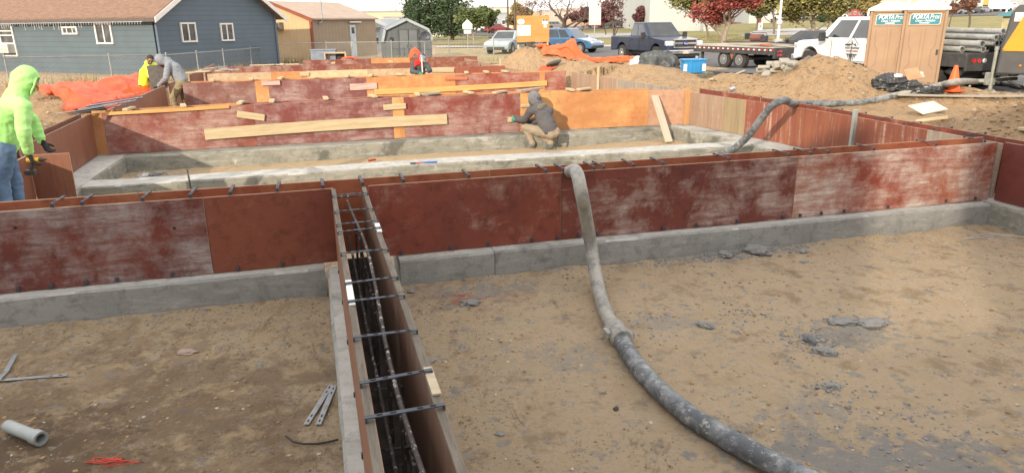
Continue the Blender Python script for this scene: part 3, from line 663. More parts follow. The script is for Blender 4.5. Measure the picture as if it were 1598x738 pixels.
# white and pale tops on the cross form boards
def onboard(py0, py1, u, wd, zt, mat, name, label, cat):
    v0, v1 = vrow(py0, .93, u), vrow(py1, .93, u); m = MB(); m.bar(W(u, v0, zt), W(u, v1, zt), wd, .010); return tag(m.build(name, mat, bevel=.002), label, cat)
onboard(476, 438, .097, .034, .931, M('white_tape', (.75, .78, .82), (.62, .65, .7), .6, 20, .1), 'tape_strip', 'white strip on top of the left board of the cross form', 'strip')
onboard(362, 349, .357, .034, .931, M('white_tape', (.7, .7, .7)), 'tape_strip', 'short white strip on top of the right board of the cross form', 'strip')
onboard(616, 574, .357, .036, .932, M('pale_wood', (.50, .44, .33), (.40, .34, .24), .85, 8, .3, stretch=(1, 6, 6)), 'wood_strip', 'pale wood strip on top of the right board near the bottom of the picture', 'strip')
# ------------------------------------------------------------ loose lumber
pine = M('pine_plank', (.52, .43, .28), (.43, .35, .22), .85, 3, .3, 20, stretch=(.7, 7, 7), spots=((.34, .27, .17), 6, .55, .8))
pine_o = M('pine_orange_board', (.66, .38, .15), (.56, .29, .1), .8, 3, .3, 20, stretch=(.6, 6, 6), spots=((.45, .2, .07), 5, .6, .8))
grey_w = M('grey_plank', (.38, .36, .31), (.28, .27, .23), .9, 3, .5, 24, stretch=(.7, 7, 7))
pink_w = M('chalky_board', (.44, .28, .25), (.54, .42, .38), .85, 4, .3, stretch=(.7, 5, 5))
def board(name, a, b, wd, h, mat, label, cat='plank', up=(0, 0, 1), group=None, bevel=.004):
    a = Vector(a); b = Vector(b); d = b-a; L = d.length; x = d.normalized(); y = Vector(up).cross(x).normalized(); z = x.cross(y)
    m = MB(); n = max(2, int(L/.35)); g = random.uniform(-.006, .006); vs = []; fs = []
    for i in range(n+1):
        s = i/n; o_ = g*sin(pi*s)*L
        vs += [(L*(s-.5), yy*wd/2, zz*h/2+o_) for yy, zz in ((-1, -1), (1, -1), (1, 1), (-1, 1))]
    for i in range(n):
        for j in range(4): fs.append((i*4+j, (i+1)*4+j, (i+1)*4+(j+1) % 4, i*4+(j+1) % 4))
    fs += [(0, 1, 2, 3), tuple(n*4+j for j in (3, 2, 1, 0))]; m.add(vs, fs)
    o = m.build(name, mat, origin=(0, 0, 0), bevel=bevel); o.matrix_world = Matrix.Translation((a+b)/2) @ Matrix((x, y, z)).transposed().to_4x4()
    return tag(o, label, cat, group)
fnrm = Vector((sA, -cA, 0))       # direction a wall face points to (toward the viewer)
def onwall(px0, py0, px1, py1, hgt_px, vline, th, mat, label, off=0.0, name='plank'):
    """board nailed flat on a wall row; centre line given in the picture"""
    def hit(px, py):
        lo, hi = .0, 1.3; u = ucol(px, vline, .6)
        vv = (vline(u) if callable(vline) else vline)-th/2-.012-off
        for _ in range(40):
            z = (lo+hi)/2; u = ucol(px, vline, z)
            if proj(W(u, vv, z))[1] > py: lo = z
            else: hi = z
        return W(u, vv, lo)
    a, b = hit(px0, py0), hit(px1, py1); sc_ = (a-Vector((0, 0, CH))).length/F
    return board(name, a, b, th, hgt_px*sc_*1.04, mat, label)
onwall(320, 210, 697, 186, 15, vC, .038, pine, 'long pale plank nailed across the middle wall, left of the crouching person', name='nailed_plank')
onwall(370, 178, 413, 184, 9, vC, .03, pine, 'short pale cleat near the top left of the middle wall', name='cleat')
onwall(598, 168, 633, 165.5, 8, vC, .035, pine, 'short pale cleat over the orange filler strip of the middle wall', name='cleat')
onwall(812, 165.5, 826, 165, 4, vC, .03, pine, 'tiny cleat beside the hood of the crouching person', name='cleat')
onwall(408, 130.5, 437, 129.5, 6, 19.3, .035, pink_w, 'small chalky cleat at the left of the second wall', name='cleat')
onwall(546, 136.5, 588, 134, 9, 19.3, .035, pink_w, 'chalky cleat bridging a joint in the second wall', name='cleat')
onwall(695, 122.5, 729, 122.5, 4.5, 19.3, .035, M('reddish_cleat', (.50, .18, .1), None, .8), 'red brown cleat high on the second wall', name='cleat')
onwall(584, 144, 853, 130, 7.5, 19.3, .04, pine_o, 'long orange rail nailed across the second wall', name='nailed_plank')
onwall(470, 115, 470, 115, 4, 22.7, .035, pine, 'x', name='cleat') if 0 else None
onwall(468, 116, 482, 116, 5, 22.7, .035, pine, 'pale cleat low on the third wall', name='cleat')
onwall(672, 110, 708, 110, 5, 22.7, .04, pine, 'pale board on the third wall just right of the kneeling worker', name='nailed_plank')
pink_col = onwall(588, 157, 588, 157, 4, vC, .03, pine, 'x') if 0 else None
# plank leaning on the right end of the middle wall
a = onz(1044, 222, .03); b = W(ucol(1019, vC, .8), vC(6.8)-.06, .86); board('leaning_plank', a, b, .15, .035, M('plank_grey_pale', (.46, .41, .33), (.38, .33, .26), .85, 4, .3, stretch=(.6, 6, 6)), 'weathered plank leaning on the pink end panel of the middle wall', up=(.25, -1, .3))
# blocks bridging the two plies
blk = MB(); blk.box((0, .12, .019), (.085, .33, .038)); blk0 = blk.build('wood_block', pine, origin=(0, 0, 0), bevel=.004); bf = [True]
def block(px, vline, zt, label, group, rz=0, s=(1, 1, 1)):
    u = ucol(px, vline, zt); o = blk0 if bf[0] else blk0.copy()
    if not bf[0]: C.objects.link(o)
    bf[0] = False; vv = vline(u) if callable(vline) else vline
    o.location = W(u, vv, zt+.006); o.rotation_euler = (0, 0, FA+rz+random.uniform(-.25, .25)); o.scale = s; tag(o, label, 'wood block', group)
for px in (197, 287, 374, 424, 509, 585, 652, 735, 893): block(px, vC, zC(ucol(px, vC))+.012, 'pale wood block laid across the top of the middle wall', 'wood blocks on the middle wall')
for px in (331, 392, 437, 490, 541, 578, 625, 728, 760, 790): block(px, 19.3, .948, 'small wood block on top of the second wall', 'wood blocks on the second wall', s=(1.25, 1, 1.3))
for px in (440, 520, 610): block(px, 26.0, .95, 'little wood block on top of the fourth wall', 'wood blocks on the fourth wall', s=(1.5, 1, 1.2))
q = W(ucol(615, vC), vC(3)+.1, 1.02); 
board('plank', W(ucol(660, vC), vC(3)+.02, 1.035), W(ucol(690, vC), vC(3)+.22, 1.035), .10, .035, grey_w, 'grey board lying flat on the middle wall, centre')
board('plank', W(ucol(808, vC), vC(4)-.05, 1.04), W(ucol(852, vC), vC(4)+.30, 1.05), .12, .03, grey_w, 'grey board on top of the middle wall just above the grey hood')
board('plank', W(ucol(903, vC), vC(4)+.02, 1.02), W(ucol(928, vC), vC(4)+.22, 1.02), .10, .035, pine, 'pale board on the middle wall above the large orange panel')
board('plank', W(ucol(772, vC), vC(4)+.02, 1.02), W(ucol(795, vC), vC(4)+.26, 1.02), .10, .035, pine, 'pale board on top of the middle wall left of the crouching person')
board('plank', W(-3.3, 12.95, .93), W(-1.4, 13.02, .96), .04, .05, pine_o, 'orange edge board along the left top of the middle wall')
# stake posts
for px, py0, py1, Y, lb in ((933, 135, 105, 18.6, 'pale wood stake behind the second wall at its right end'), (781, 104, 92, 24.5, 'thin pale stake at the right end of the third wall')):
    a = at(px, py0, Y); b_ = at(px, py1, Y); board('stake', Vector((a.x, a.y, gz(a.x, a.y)-.1)), Vector((a.x, a.y, b_.z)), .06, .03, pine, lb, 'stake', up=(0, 1, 0))
# ------------------------------------------------------------ dirt and debris inside
def clod(p, r, mat, name, label, cat, group=None, flat=.55, seed=0, sub=3):
    bm = bmesh.new(); bmesh.ops.create_icosphere(bm, subdivisions=sub, radius=1)
    for v in bm.verts:
        d = v.co.normalized(); k = 1 + .35*noise.noise(d*1.6+Vector((seed, 0, 0))) + .22*noise.noise(d*4+Vector((seed, 3, 0))) + .10*noise.noise(d*9+Vector((seed, 7, 0)))
        v.co = Vector((d.x*k*r[0], d.y*k*r[1], d.z*k*r[2]*flat)); 
        if v.co.z < -.3*r[2]*flat: v.co.z = -.3*r[2]*flat
    me_ = bpy.data.meshes.new(name); bm.to_mesh(me_); bm.free(); me_.materials.append(mat)
    for f in me_.polygons: f.use_smooth = sub > 3
    o = bpy.data.objects.new(name, me_); C.objects.link(o); o.location = (p[0], p[1], p[2]+.2*r[2]*flat); o.rotation_euler = (0, 0, random.uniform(0, 6.3))
    return tag(o, label, cat, group)
rub = M('concrete_rubble', (.28, .28, .275), (.175, .18, .18), .95, 6, .9, 40, spots=((.4, .38, .34), 9, .55, .7), bdist=.03)
rub_d = M('concrete_rubble_dark', (.22, .225, .23), (.10, .105, .11), .95, 9, 1.0, 40, bdist=.03)
tanr = M('tan_clod', (.34, .235, .14), (.26, .175, .10), .95, 6, .9, 40)
def lump(px, py, wpx, label, mat=rub, flat=.5, asp=.7, name='concrete_chunk', cat='concrete chunk', z=0, group=None):
    p = onz(px, py, z); r = wpx/2*(p-Vector((0, 0, CH))).length/F
    p.z = gz(p.x, p.y); return clod(p, (r, r*asp, r*.8), mat, name, label, cat, group, flat, seed=px*.37+py, sub=4 if wpx > 25 else 3)
for px, py, w_, lb, mt, fl in ((1315, 503, 40, 'broad flat grey concrete slab piece right of the dark crumbled chunk', rub, .22), (1362, 504, 44, 'smooth grey concrete slab piece, rightmost of the broken pair', rub, .3), (1265, 528, 34, 'dark crumbled concrete chunk with deep pits', rub_d, .42),
    (1286, 549, 32, 'grey lump just below the dark crumbled chunk', rub, .45), (1298, 604, 24, 'round grey pebble cluster low on the right ground', rub, .6), (1252, 396, 20, 'small grey chunk near the right footing', rub, .5), (1255, 410, 12, 'tiny grey chunk just below another near the right footing', rub, .5),
    (733, 476, 30, 'knobbly grey chunk right of the cross form', rub, .5), (722, 541, 15, 'small grey stone in the dust right of the cross form', rub, .5), (779, 680, 15, 'pale grey chip low right of the cross form', rub, .5), (665, 568, 26, 'smooth grey stone touching the right board of the cross form', rub, .4),
    (293, 550, 28, 'flat pale brown stone on the left ground', M('brown_stone', (.34, .27, .22), (.26, .2, .16), .9, 8, .5), .35), (407, 570, 14, 'small blue grey chip on the left ground', rub, .4), (961, 637, 12, 'small dark clod left of the hose', M('dark_clod', (.07, .05, .04), None, .95), .6), (1102, 511, 26, 'grey chunk in the middle of the right ground', rub, .5),
    (1180, 396, 40, 'pile of grey crumbs against the front footing right of centre', rub, .5), (1130, 399, 30, 'crumbling grey heap at the foot of the front footing', rub, .35), (1590, 357, 30, 'grey lumps in the right inside corner by the footing', rub, .5), (945, 412, 18, 'grey crumbs beside the hose at the footing', rub, .5),
    (642, 458, 16, 'chip of concrete by the right board of the cross form', rub, .4), (517, 457, 14, 'brownish clod in the corner left of the cross form', tanr, .7), (1026, 246, 26, 'sand coloured lump against the middle footing', tanr, .8), (745, 230, 26, 'grey crumbs on the sand in the long bay', rub, .35), (245, 272, 24, 'white grey crumbs at the left end of the long bay', rub, .4), (225, 275, 18, 'bright crumbled lump in the left corner of the long bay', M('white_crumb', (.5, .5, .5), None, .95, 6, .6), .5)):
    lump(px, py, w_, lb, mt, fl)
# scattered gravel: nobody could count it
gm_ = MB(); rnd = random.Random(3)
ICO = bmesh.new(); bmesh.ops.create_icosphere(ICO, subdivisions=1, radius=1); IV = [v.co.copy() for v in ICO.verts]; IF = [[v.index for v in f.verts] for f in ICO.faces]; ICO.free()
def pebble(m, x, y, r, mi):
    a = Matrix.Rotation(rnd.uniform(0, 6), 3, 'Z') @ Matrix.Diagonal((1, rnd.uniform(.6, 1), rnd.uniform(.3, .7))); z = gz(x, y)
    m.mi = mi; m.add([a @ (v*r*rnd.uniform(.8, 1.15)) + Vector((x, y, z+r*.1)) for v in IV], IF)
for _ in range(9500):
    u, v = rnd.uniform(-4.2, 7.2), rnd.uniform(.9, 6.0)
    if -.06 < u < .66: continue
    q = W(u, v)
    if nse(q.x, q.y, 1.2, 31) + rnd.uniform(-.45, .45) < 0: continue
    pebble(gm_, q.x, q.y, rnd.choice((.003, .004, .005, .006, .007, .009, .012, .018)), 0 if rnd.random() < .7 else 1)
for px, py, n, sp in ((1270, 530, 90, .22), (1150, 396, 700, .0), (760, 452, 90, .3), (735, 470, 50, .2), (1300, 600, 40, .15), (1050, 508, 60, .3), (1160, 490, 40, .2), (1430, 700, 120, .5), (1340, 500, 60, .25), (690, 480, 40, .2), (1385, 650, 40, .3)):
    c0 = onz(px, py, 0)
    for _ in range(n):
        if sp == 0: q = W(UV(c0)[0]+rnd.gauss(0, .45), 6.02-abs(rnd.gauss(0, .07)))
        else: q = c0 + Vector((rnd.gauss(0, sp*.7), rnd.gauss(0, sp*.6), 0))
        pebble(gm_, q.x, q.y, rnd.choice((.006, .008, .011, .016)), 2)
for px, py, n, s_, r0 in ((1265, 527, 34, .09, .022), (1250, 534, 16, .10, .014), (1286, 549, 18, .08, .014), (1318, 502, 22, .13, .016), (1298, 604, 18, .07, .015), (735, 474, 20, .09, .014), (1180, 393, 30, .20, .018), (1162, 490, 14, .12, .012), (1585, 357, 20, .12, .02), (750, 231, 30, .18, .02), (235, 273, 30, .25, .02), (960, 258, 60, .5, .018), (1105, 242, 50, .25, .02), (1480, 700, 60, .35, .010)):
    c0 = onz(px, py, 0)
    for _ in range(n): q = c0 + Vector((rnd.gauss(0, s_), rnd.gauss(0, s_*.6), 0)); pebble(gm_, q.x, q.y, r0*rnd.uniform(.4, 1.5), 2)
tag(gm_.build('gravel', [tanr, M('pebble_pale', (.42, .36, .28), (.30, .25, .19), .9), rub], origin=(0, 0, 0), fix=False), 'loose pebbles and concrete crumbs scattered over the ground', None, None, 'stuff')
gm_ = MB()
for cx, cy, h, rx, ry, rot in MOUNDS:
    for _ in range(420 if cy < 20 else 120):
        a = rnd.uniform(0, 6.3); d = sqrt(rnd.random())*1.25; x = cx+d*rx*cos(a); y = cy+d*ry*sin(a); u, v = UV((x, y))
        if pit_mask(u, v) > 0 or (6 < u < 8.1) : continue
        pebble(gm_, x, y, rnd.choice((.010, .014, .02, .03, .045 if cy < 18 else .03)), 0 if rnd.random() < .85 else 1)
tag(gm_.build('spoil_clods', [tanr, M('pebble_pale', (.48, .43, .36))], origin=(0, 0, 0), fix=False), 'clods and stones on the soil heaps', None, None, 'stuff')
# ------------------------------------------------------------ small things lying on the ground
def ground_strip(pts, wd, label, mat=steel_l, group=None, name='steel_tie', cat='form tie', z=.012):
    P_ = []
    for i, (px, py) in enumerate(pts): q = onz(px, py, 0); P_.append(Vector((q.x, q.y, gz(q.x, q.y)+z)))
    m = MB()
    for a, b in zip(P_[:-1], P_[1:]): m.bar(a, b, wd, .004)
    m.mi = 1; d = (P_[-1]-P_[0])
    for s in (.08, .2, .8, .92):
        q = P_[0].lerp(P_[-1], s) if len(P_) == 2 else None
        if q is not None: m.bar(q-d.normalized()*.012+Vector((0, 0, .003)), q+d.normalized()*.012+Vector((0, 0, .003)), .009, .002)
    return tag(m.build(name, [mat, M('slot_black', (.01, .01, .01), None, .9)], bevel=.001), label, cat, group)
ground_strip([(478, 663), (517, 602)], .034, 'grey slotted steel tie on the ground, left one of a parallel pair'); ground_strip([(497, 664), (522, 604)], .034, 'grey slotted steel tie on the ground, right one of a parallel pair')
ground_strip([(-20, 598), (106, 590)], .03, 'long grey steel tie lying flat at the left picture edge', z=.012); ground_strip([(-12, 606), (10, 584), (25, 556)], .034, 'bent grey steel tie crossing another at the left picture edge', z=.02)
m = MB(); m.smooth = True; a, b = onz(12, 664, .05), onz(64, 684, .05); m.pipe(a, b, .036, .028, 24); m.pipe(a.lerp(b, .8), b+(b-a)*.005, .043, .034, 24)
tag(m.build('plastic_pipe', M('pvc_grey', (.33, .37, .375), (.26, .29, .295), .5, 8, .1)), 'short grey plastic pipe with a flared end on the left ground', 'pipe')
m = MB(); m.smooth = True; P_ = [onz(*q, .02) for q in ((446, 680), (458, 689), (474, 692), (495, 692), (512, 689), (528, 685))]; m.tube(P_, .006, 6)
tag(m.build('black_wire', M('black_rubber', (.02, .02, .022), None, .6)), 'thin curved black wire lying left of the cross form', 'wire')
def squiggle(px, py, n, rx, label, mat, r=.0025):
    m = MB(); m.smooth = True; c0 = onz(px, py, 0); q = []
    for i in range(n):
        x = c0.x+rnd.gauss(0, rx); y = c0.y+rnd.gauss(0, rx*.5); q.append(Vector((x, y, gz(x, y)+.006+rnd.random()*.01)))
    pts = []
    for i in range(len(q)-1):
        for k in range(6):
            s = k/6; pts.append(q[i].lerp(q[i+1], s*s*(3-2*s)) + Vector((rnd.gauss(0, .004), rnd.gauss(0, .004), 0)))
    m.tube(pts, r, 5); return tag(m.build('string', mat), label, 'string')
strg = M('red_string', (.60, .06, .04), None, .7)
squiggle(178, 722, 16, .07, 'tangle of thin red string on the left ground at the bottom', strg); squiggle(722, 468, 9, .10, 'faint red string in the dust right of the cross form', strg, .0018)
squiggle(1556, 374, 14, .22, 'tangle of pale wire in the right inside corner', M('pale_wire', (.5, .48, .44), None, .5), .004)
a = onz(574, 283.2, .0); a = onz(579, 252, .06)
m = MB(); p0 = onz(575, 251, .05); p1 = onz(586, 249, .05); m.bar(p0, p1, .04, .03); tag(m.build('marker', M('red_plastic', (.4, .02, .02), None, .5), bevel=.008), 'small dark red marker lying on the sand of the long bay', 'tool')
t0 = onz(650, 254.5, ZF+.02); tt = thing('hand_tool', 'blue and red snips lying on the middle footing', 'tool', (t0.x, t0.y, ZF+.008), FA); tt.scale = (.75, .8, .8)
m = MB(); m.smooth = True; m.tube([(0, 0, .015), (.1, .012, .015), (.2, .02, .015), (.36, .03, .015)], [.012, .01, .013, .013], 8); m.build('handle', M('tool_red', (.5, .05, .04), None, .5), tt)
m = MB(); m.smooth = True; m.tube([(0, .03, .015), (.1, .018, .015), (.2, .005, .015), (.42, -.02, .015)], [.012, .01, .016, .018], 8); m.build('handle', M('tool_blue', (.04, .15, .5), None, .5), tt)
m = MB(); m.box((-.07, .01, .015), (.12, .07, .02)); m.build('blade', M('tool_dark', (.05, .06, .07), None, .4, metal=.6), tt, bevel=.006)
# ------------------------------------------------------------ concrete pump hose
def hose_mat(name, a, b, amt):
    m, t, p = nodes(name); v = coord(t)
    c = mixc(t, ramp(t, nz(t, v, 5, 7, .7, .6), .5-.12*amt, .66-.12*amt), a, b); c = mixc(t, ramp(t, nz(t, v, 22, 6, .75), .54, .64), c, (.34, .34, .32)) ; c = mixc(t, ramp(t, nz(t, v, 40, 5, .8), .56, .70), c, tuple(.6*x for x in a))
    t.links.new(c, p.inputs['Base Color']); p.inputs['Roughness'].default_value = .62; bump(t, p, nz(t, v, 14, 7, .75), .5, .02); return m
hose_d = hose_mat('hose_rubber', (.075, .085, .10), (.20, .22, .24), .45); hose_l = hose_mat('hose_cement', (.19, .195, .19), (.34, .33, .30), .8)
def spline(P_, n=10):
    P_ = [Vector(p) for p in P_]; Q = [P_[0]*2-P_[1]]+P_+[P_[-1]*2-P_[-2]]; out = []
    for i in range(1, len(Q)-2):
        a, b, c_, d = Q[i-1:i+3]
        for k in range(n):
            t1 = k/n; out.append(.5*((2*b)+(c_-a)*t1+(2*a-5*b+4*c_-d)*t1*t1+(3*b-a-3*c_+d)*t1**3))
    out.append(P_[-1]); return out
hr = .062
def gpt(px, py, r=hr): q = onz(px, py, r); return Vector((q.x, q.y, r*.92+max(0, gz(q.x, q.y))))
wtop = lambda px, py, z: onz(px, py, z)
h = thing('concrete_hose', 'grey rubber concrete pump hose dropping over the front wall and curving across the ground', 'hose', gpt(968, 522))
inv = Matrix.Translation(-Vector(h.location))
pts = spline([wtop(897, 256, 1.02)+Vector((-.04, .22, -.12)), wtop(899, 268, 1.03), wtop(907, 300, .90), wtop(915, 342, .62), wtop(922, 382, .36), wtop(929, 425, .16), gpt(938, 465), gpt(950, 497), gpt(962, 520)])
m = MB(); m.T = inv; m.smooth = True; m.tube(pts, hr*.94, 18); m.build('hose_upper', hose_l, h)
pts = spline([gpt(962, 520), gpt(978, 545), gpt(1003, 580), gpt(1038, 617), gpt(1085, 655), gpt(1145, 692), gpt(1215, 728), gpt(1300, 766), gpt(1400, 800)])
m = MB(); m.T = inv; m.smooth = True; m.tube(pts, hr, 20); m.build('hose_lower', hose_d, h)
a, b = gpt(957, 512), gpt(971, 531); m = MB(); m.T = inv; m.smooth = True; d = (b-a).normalized(); m.tube([a-d*.01, a+d*.02, a+d*.05, b-d*.05, b-d*.01, b+d*.02], [.070, .086, .074, .074, .088, .072], 20)
cpl = m.build('coupling', hose_l, h)
m = MB(); m.T = inv; c_ = a.lerp(b, .6); sd_ = Vector((-d.y, d.x, 0)); m.box(c_-sd_*.088+Vector((0, 0, .02)), (.10, .035, .05), rz=atan2(d.y, d.x)); m.box(c_+sd_*.088, (.09, .03, .045), rz=atan2(d.y, d.x)+.2); m.build('clamp_lever', hose_l, cpl, bevel=.006)
# hose rising over the right side wall
h2 = thing('concrete_hose', 'dusty grey hose arching over the right side wall down to the middle footing', 'hose', W(6.0, 9.6, .1)); inv = Matrix.Translation(-Vector(h2.location))
P0 = onz(1112, 245, .16); T1 = onz(1216, 160, 1.02)
def gr_(px, py, dz=.05): q = gp(px, py); return Vector((q.x, q.y, gz(q.x, q.y)+dz))
pts = spline([P0+Vector((-.12, -.02, -.03)), P0, onz(1140, 236, .24), onz(1165, 215, .48), onz(1183, 192, .74), onz(1200, 170, .98), onz(1213, 160, 1.08), onz(1226, 157, 1.08), onz(1237, 162, .98), gr_(1252, 165, .04), gr_(1285, 166), gr_(1330, 165), gr_(1368, 160), gr_(1402, 153)])
m = MB(); m.T = inv; m.smooth = True; m.tube(pts, .058, 16); m.build('hose_line', hose_d, h2)
m = MB(); m.T = inv; m.smooth = True; m.tube([P0+Vector((-.30, -.05, -.05)), P0+Vector((-.16, -.02, -.03)), P0+Vector((.05, .01, 0))], [.05, .075, .068], 14); m.build('hose_end', hose_l, h2)
h3 = thing('concrete_hose', 'pale grey hose line across the heaps in front of the portable toilets', 'hose', gp(1480, 145)); inv = Matrix.Translation(-Vector(h3.location))
pts = spline([gr_(1368, 160), gr_(1402, 153, .06), gr_(1440, 147, .08), gr_(1468, 141, .10), gr_(1500, 137, .12), gr_(1540, 135, .12), gr_(1570, 137, .10), gr_(1600, 141, .08)]+[gr_(1600, 141, .08)+Vector((.8, -.6, 0)), gr_(1600, 141, .08)+Vector((2, -1.5, -.1))])
m = MB(); m.T = inv; m.smooth = True; m.tube(pts, .065, 16); m.build('hose_line', hose_l, h3)
c_ = gr_(1556, 136, .13); m = MB(); m.T = inv; m.smooth = True; m.tube([c_-Vector((.12, 0, 0)), c_-Vector((.1, 0, 0)), c_+Vector((.1, 0, 0)), c_+Vector((.12, 0, 0))], [.07, .09, .09, .07], 16); cp = m.build('coupling', hose_l, h3)
m = MB(); m.T = inv; m.bar(c_+Vector((0, -.08, .03)), c_+Vector((.16, -.12, -.02)), .03, .03); m.bar(c_+Vector((0, 0, .08)), c_+Vector((.02, 0, .18)), .05, .05); m.build('clamp_lever', hose_l, cp, bevel=.005)
# boards lying on the heaps at the right
def gbd(px, py, dz=.03):
    q = gp(px, py); return Vector((q.x, q.y, gz(q.x, q.y)+dz))
board('plank', gbd(1398, 156, .10), gbd(1600, 158, .10), .12, .035, grey_w, 'long grey board bridging the heap at the right edge, under the hose')
a = gbd(1428, 181, .10); b = gbd(1466, 175, .12); board('plywood_scrap', a, b, .30, .018, M('white_scrap', (.62, .60, .54), (.52, .50, .43), .8), 'whitish plywood scrap tilted on the soil at right', 'scrap', up=(-.1, -.55, .8))
board('plank', gbd(1428, 197, .08), gbd(1478, 191, .08), .09, .04, pine, 'short pale board lying on the edge of the right side wall')
board('plank', gbd(1590, 205, .04), gbd(1640, 212, .04), .10, .04, pine, 'pale board at the right picture edge beside the wall corner')
board('plank', gbd(980, 148, .05), gbd(1028, 143, .05), .09, .03, grey_w, 'grey board on the bank behind the large orange panel') if 0 else None
board('plank', gp(1110, 128)+Vector((0, 0, .06)), gp(1162, 114)+Vector((0, 0, .08)), .10, .03, pine, 'tan board half buried in the bank near the flatbed trailer')
board('plank', gp(945, 95)+Vector((0, 0, .06)), gp(972, 101)+Vector((0, 0, .04)), .16, .03, M('dark_plank', (.2, .16, .11), None, .9), 'dark board end sticking out below the orange tarp at right')
board('plank', gp(895, 96)+Vector((0, 0, .06)), gp(932, 93)+Vector((0, 0, .06)), .14, .03, grey_w, 'grey board under the edge of the right orange tarp')
m = MB(); q = gp(1142, 144); m.smooth = True; m.cyl(q+Vector((-.05, 0, .05)), q+Vector((.06, .03, .09)), .04, n=12); tag(m.build('drink_can', M('can', (.6, .62, .7), (.3, .3, .5), .35, 20, metal=.6)), 'crushed silver can on the soil bank behind the right side wall', 'can')
# ------------------------------------------------------------ buildings
def wallpt(px, py, P, D):
    """where the picture ray meets the vertical plane through P along D -> (s along D, z)"""
    d = ray(px, py); nrm = Vector((D[1], -D[0], 0)); o = Vector((0, 0, CH)); t = (Vector(P)-o).dot(nrm)/d.dot(nrm); q = o+d*t
    return (q-Vector(P)).dot(Vector((D[0], D[1], 0))), q.z
def lenfor(px, P, D, z):
    lo, hi = 0, 60
    for _ in range(40):
        m_ = (lo+hi)/2; q = Vector(P)+Vector((D[0], D[1], 0))*m_; q.z = z
        if (proj(q)[0] < px): lo = m_
        else: hi = m_
    return lo
def siding(name, col, pitch=.19, rough=.7, vert=False, groove=.6):
    m, t, p = nodes(name); c = t.nodes.new('ShaderNodeTexCoord'); sp = t.nodes.new('ShaderNodeSeparateXYZ'); t.links.new(c.outputs['Object'], sp.inputs[0])
    if vert:
        a = t.nodes.new('ShaderNodeMath'); a.operation = 'ADD'; t.links.new(sp.outputs[0], a.inputs[0]); t.links.new(sp.outputs[1], a.inputs[1]); src = a.outputs[0]
    else: src = sp.outputs[2]
    d = t.nodes.new('ShaderNodeMath'); d.operation = 'DIVIDE'; t.links.new(src, d.inputs[0]); d.inputs[1].default_value = pitch
    f = t.nodes.new('ShaderNodeMath'); f.operation = 'FRACT'; t.links.new(d.outputs[0], f.inputs[0])
    k = ramp(t, f.outputs[0], 0.0, .16, (0, 0, 0, 1), (1, 1, 1, 1)); v = coord(t)
    base = mixc(t, ramp(t, nz(t, v, 1.2, 5, .6), .35, .65), col, tuple(x*.88 for x in col))
    t.links.new(mixc(t, k, tuple(x*groove for x in col), base), p.inputs['Base Color']); p.inputs['Roughness'].default_value = rough; bump(t, p, f.outputs[0], .5, .02); return m
white_p = M('white_paint', (.72, .73, .72), (.64, .65, .65), .5, 6)
glass_d = M('window_glass', (.03, .04, .05), (.10, .12, .13), .12, 2.5, metal=.0, coat=.5)
def window(root, s, z, w_, h_, split, name='window', label=None, glass=glass_d):
    m = MB(); t = .07
    m.box((s, -.03, z+h_/2-t/2), (w_, .08, t)); m.box((s, -.03, z-h_/2+t/2), (w_, .10, t)); m.box((s-w_/2+t/2, -.032, z), (t, .08, h_-2*t)); m.box((s+w_/2-t/2, -.032, z), (t, .08, h_-2*t))
    f = m.build(name, white_p, root, bevel=.006)
    m = MB(); m.box((s, -.012, z), (w_-2*t, .02, h_-2*t)); m.build('pane', glass, f)
    m = MB()
    if split == 'v': m.box((s, -.034, z), (.06, .05, h_-2*t))
    elif split == 'h': 
        for k in (-.17, .17): m.box((s, -.034, z+h_*k), (w_-2*t, .05, .05))
    m.build('mullion', white_p, f) if split else None
    return f
def frame_root(name, label, cat, P, D, group=None):
    return thing(name, label, cat, (P[0], P[1], P[2]), atan2(D[1], D[0]), group)
# slate blue house: origin at its corner; local +x runs along the gable wall going away, local -y faces the viewer's right
Pc = at(255, 100, 31.5); Pc.z = gz(Pc.x, Pc.y)-.02; Dg = Vector((.41, .912, 0)); Dl = Vector((-.912, .41, 0))
gw = lenfor(427, Pc, Dg, 2.8); eave = 2.62; hl = 17.0; hb = eave+gw*.5*.62
hs = frame_root('house', 'slate blue house with lap siding and a brown shingle roof behind the fence at left', 'house', Pc, Dg)
sid_b = siding('siding_blue', (.105, .15, .20), .21); sid_t = siding('siding_teal', (.095, .135, .165), .24)
m = MB(); m.prism([(0, 0), (gw, 0), (gw, eave), (gw/2, hb), (0, eave)], 0, .18); m.build('gable_wall', sid_b, hs)
m = MB(); m.box((0.0, hl/2+.2, eave/2), (.18, hl, eave)); m.build('side_wall', sid_t, hs)
m = MB(); m.box((gw-.09, hl/2+.2, eave/2), (.18, hl, eave)); m.box((gw/2, hl+.2, eave/2), (gw, .18, eave)); m.build('rear_wall', sid_t, hs)
shingle = M('shingles', (.235, .145, .10), (.16, .095, .068), .95, 3, .6, 20, stretch=(4, 1.0, 4), spots=((.32, .215, .155), 9, .5, .75))
m = MB(); ov = .45; sl_ = .62
for sgn in (0, 1):
    e = (-ov, eave-ov*sl_) if sgn == 0 else (gw+ov, eave-ov*sl_)
    m.prism([e, (gw/2, hb), (gw/2, hb+.16), (e[0], e[1]+.16)] if sgn == 0 else [(gw/2, hb), e, (e[0], e[1]+.16), (gw/2, hb+.16)], -.4, hl+.4)
m.build('roof', shingle, hs)
m = MB()
for sgn in (0, 1):
    e = (-ov, eave-ov*sl_) if sgn == 0 else (gw+ov, eave-ov*sl_)
    m.prism([(e[0], e[1]-.10), (gw/2, hb-.10), (gw/2, hb+.12), (e[0], e[1]+.12)] if sgn == 0 else [(gw/2, hb-.10), (e[0], e[1]-.10), (e[0], e[1]+.12), (gw/2, hb+.12)], -.45, -.402)
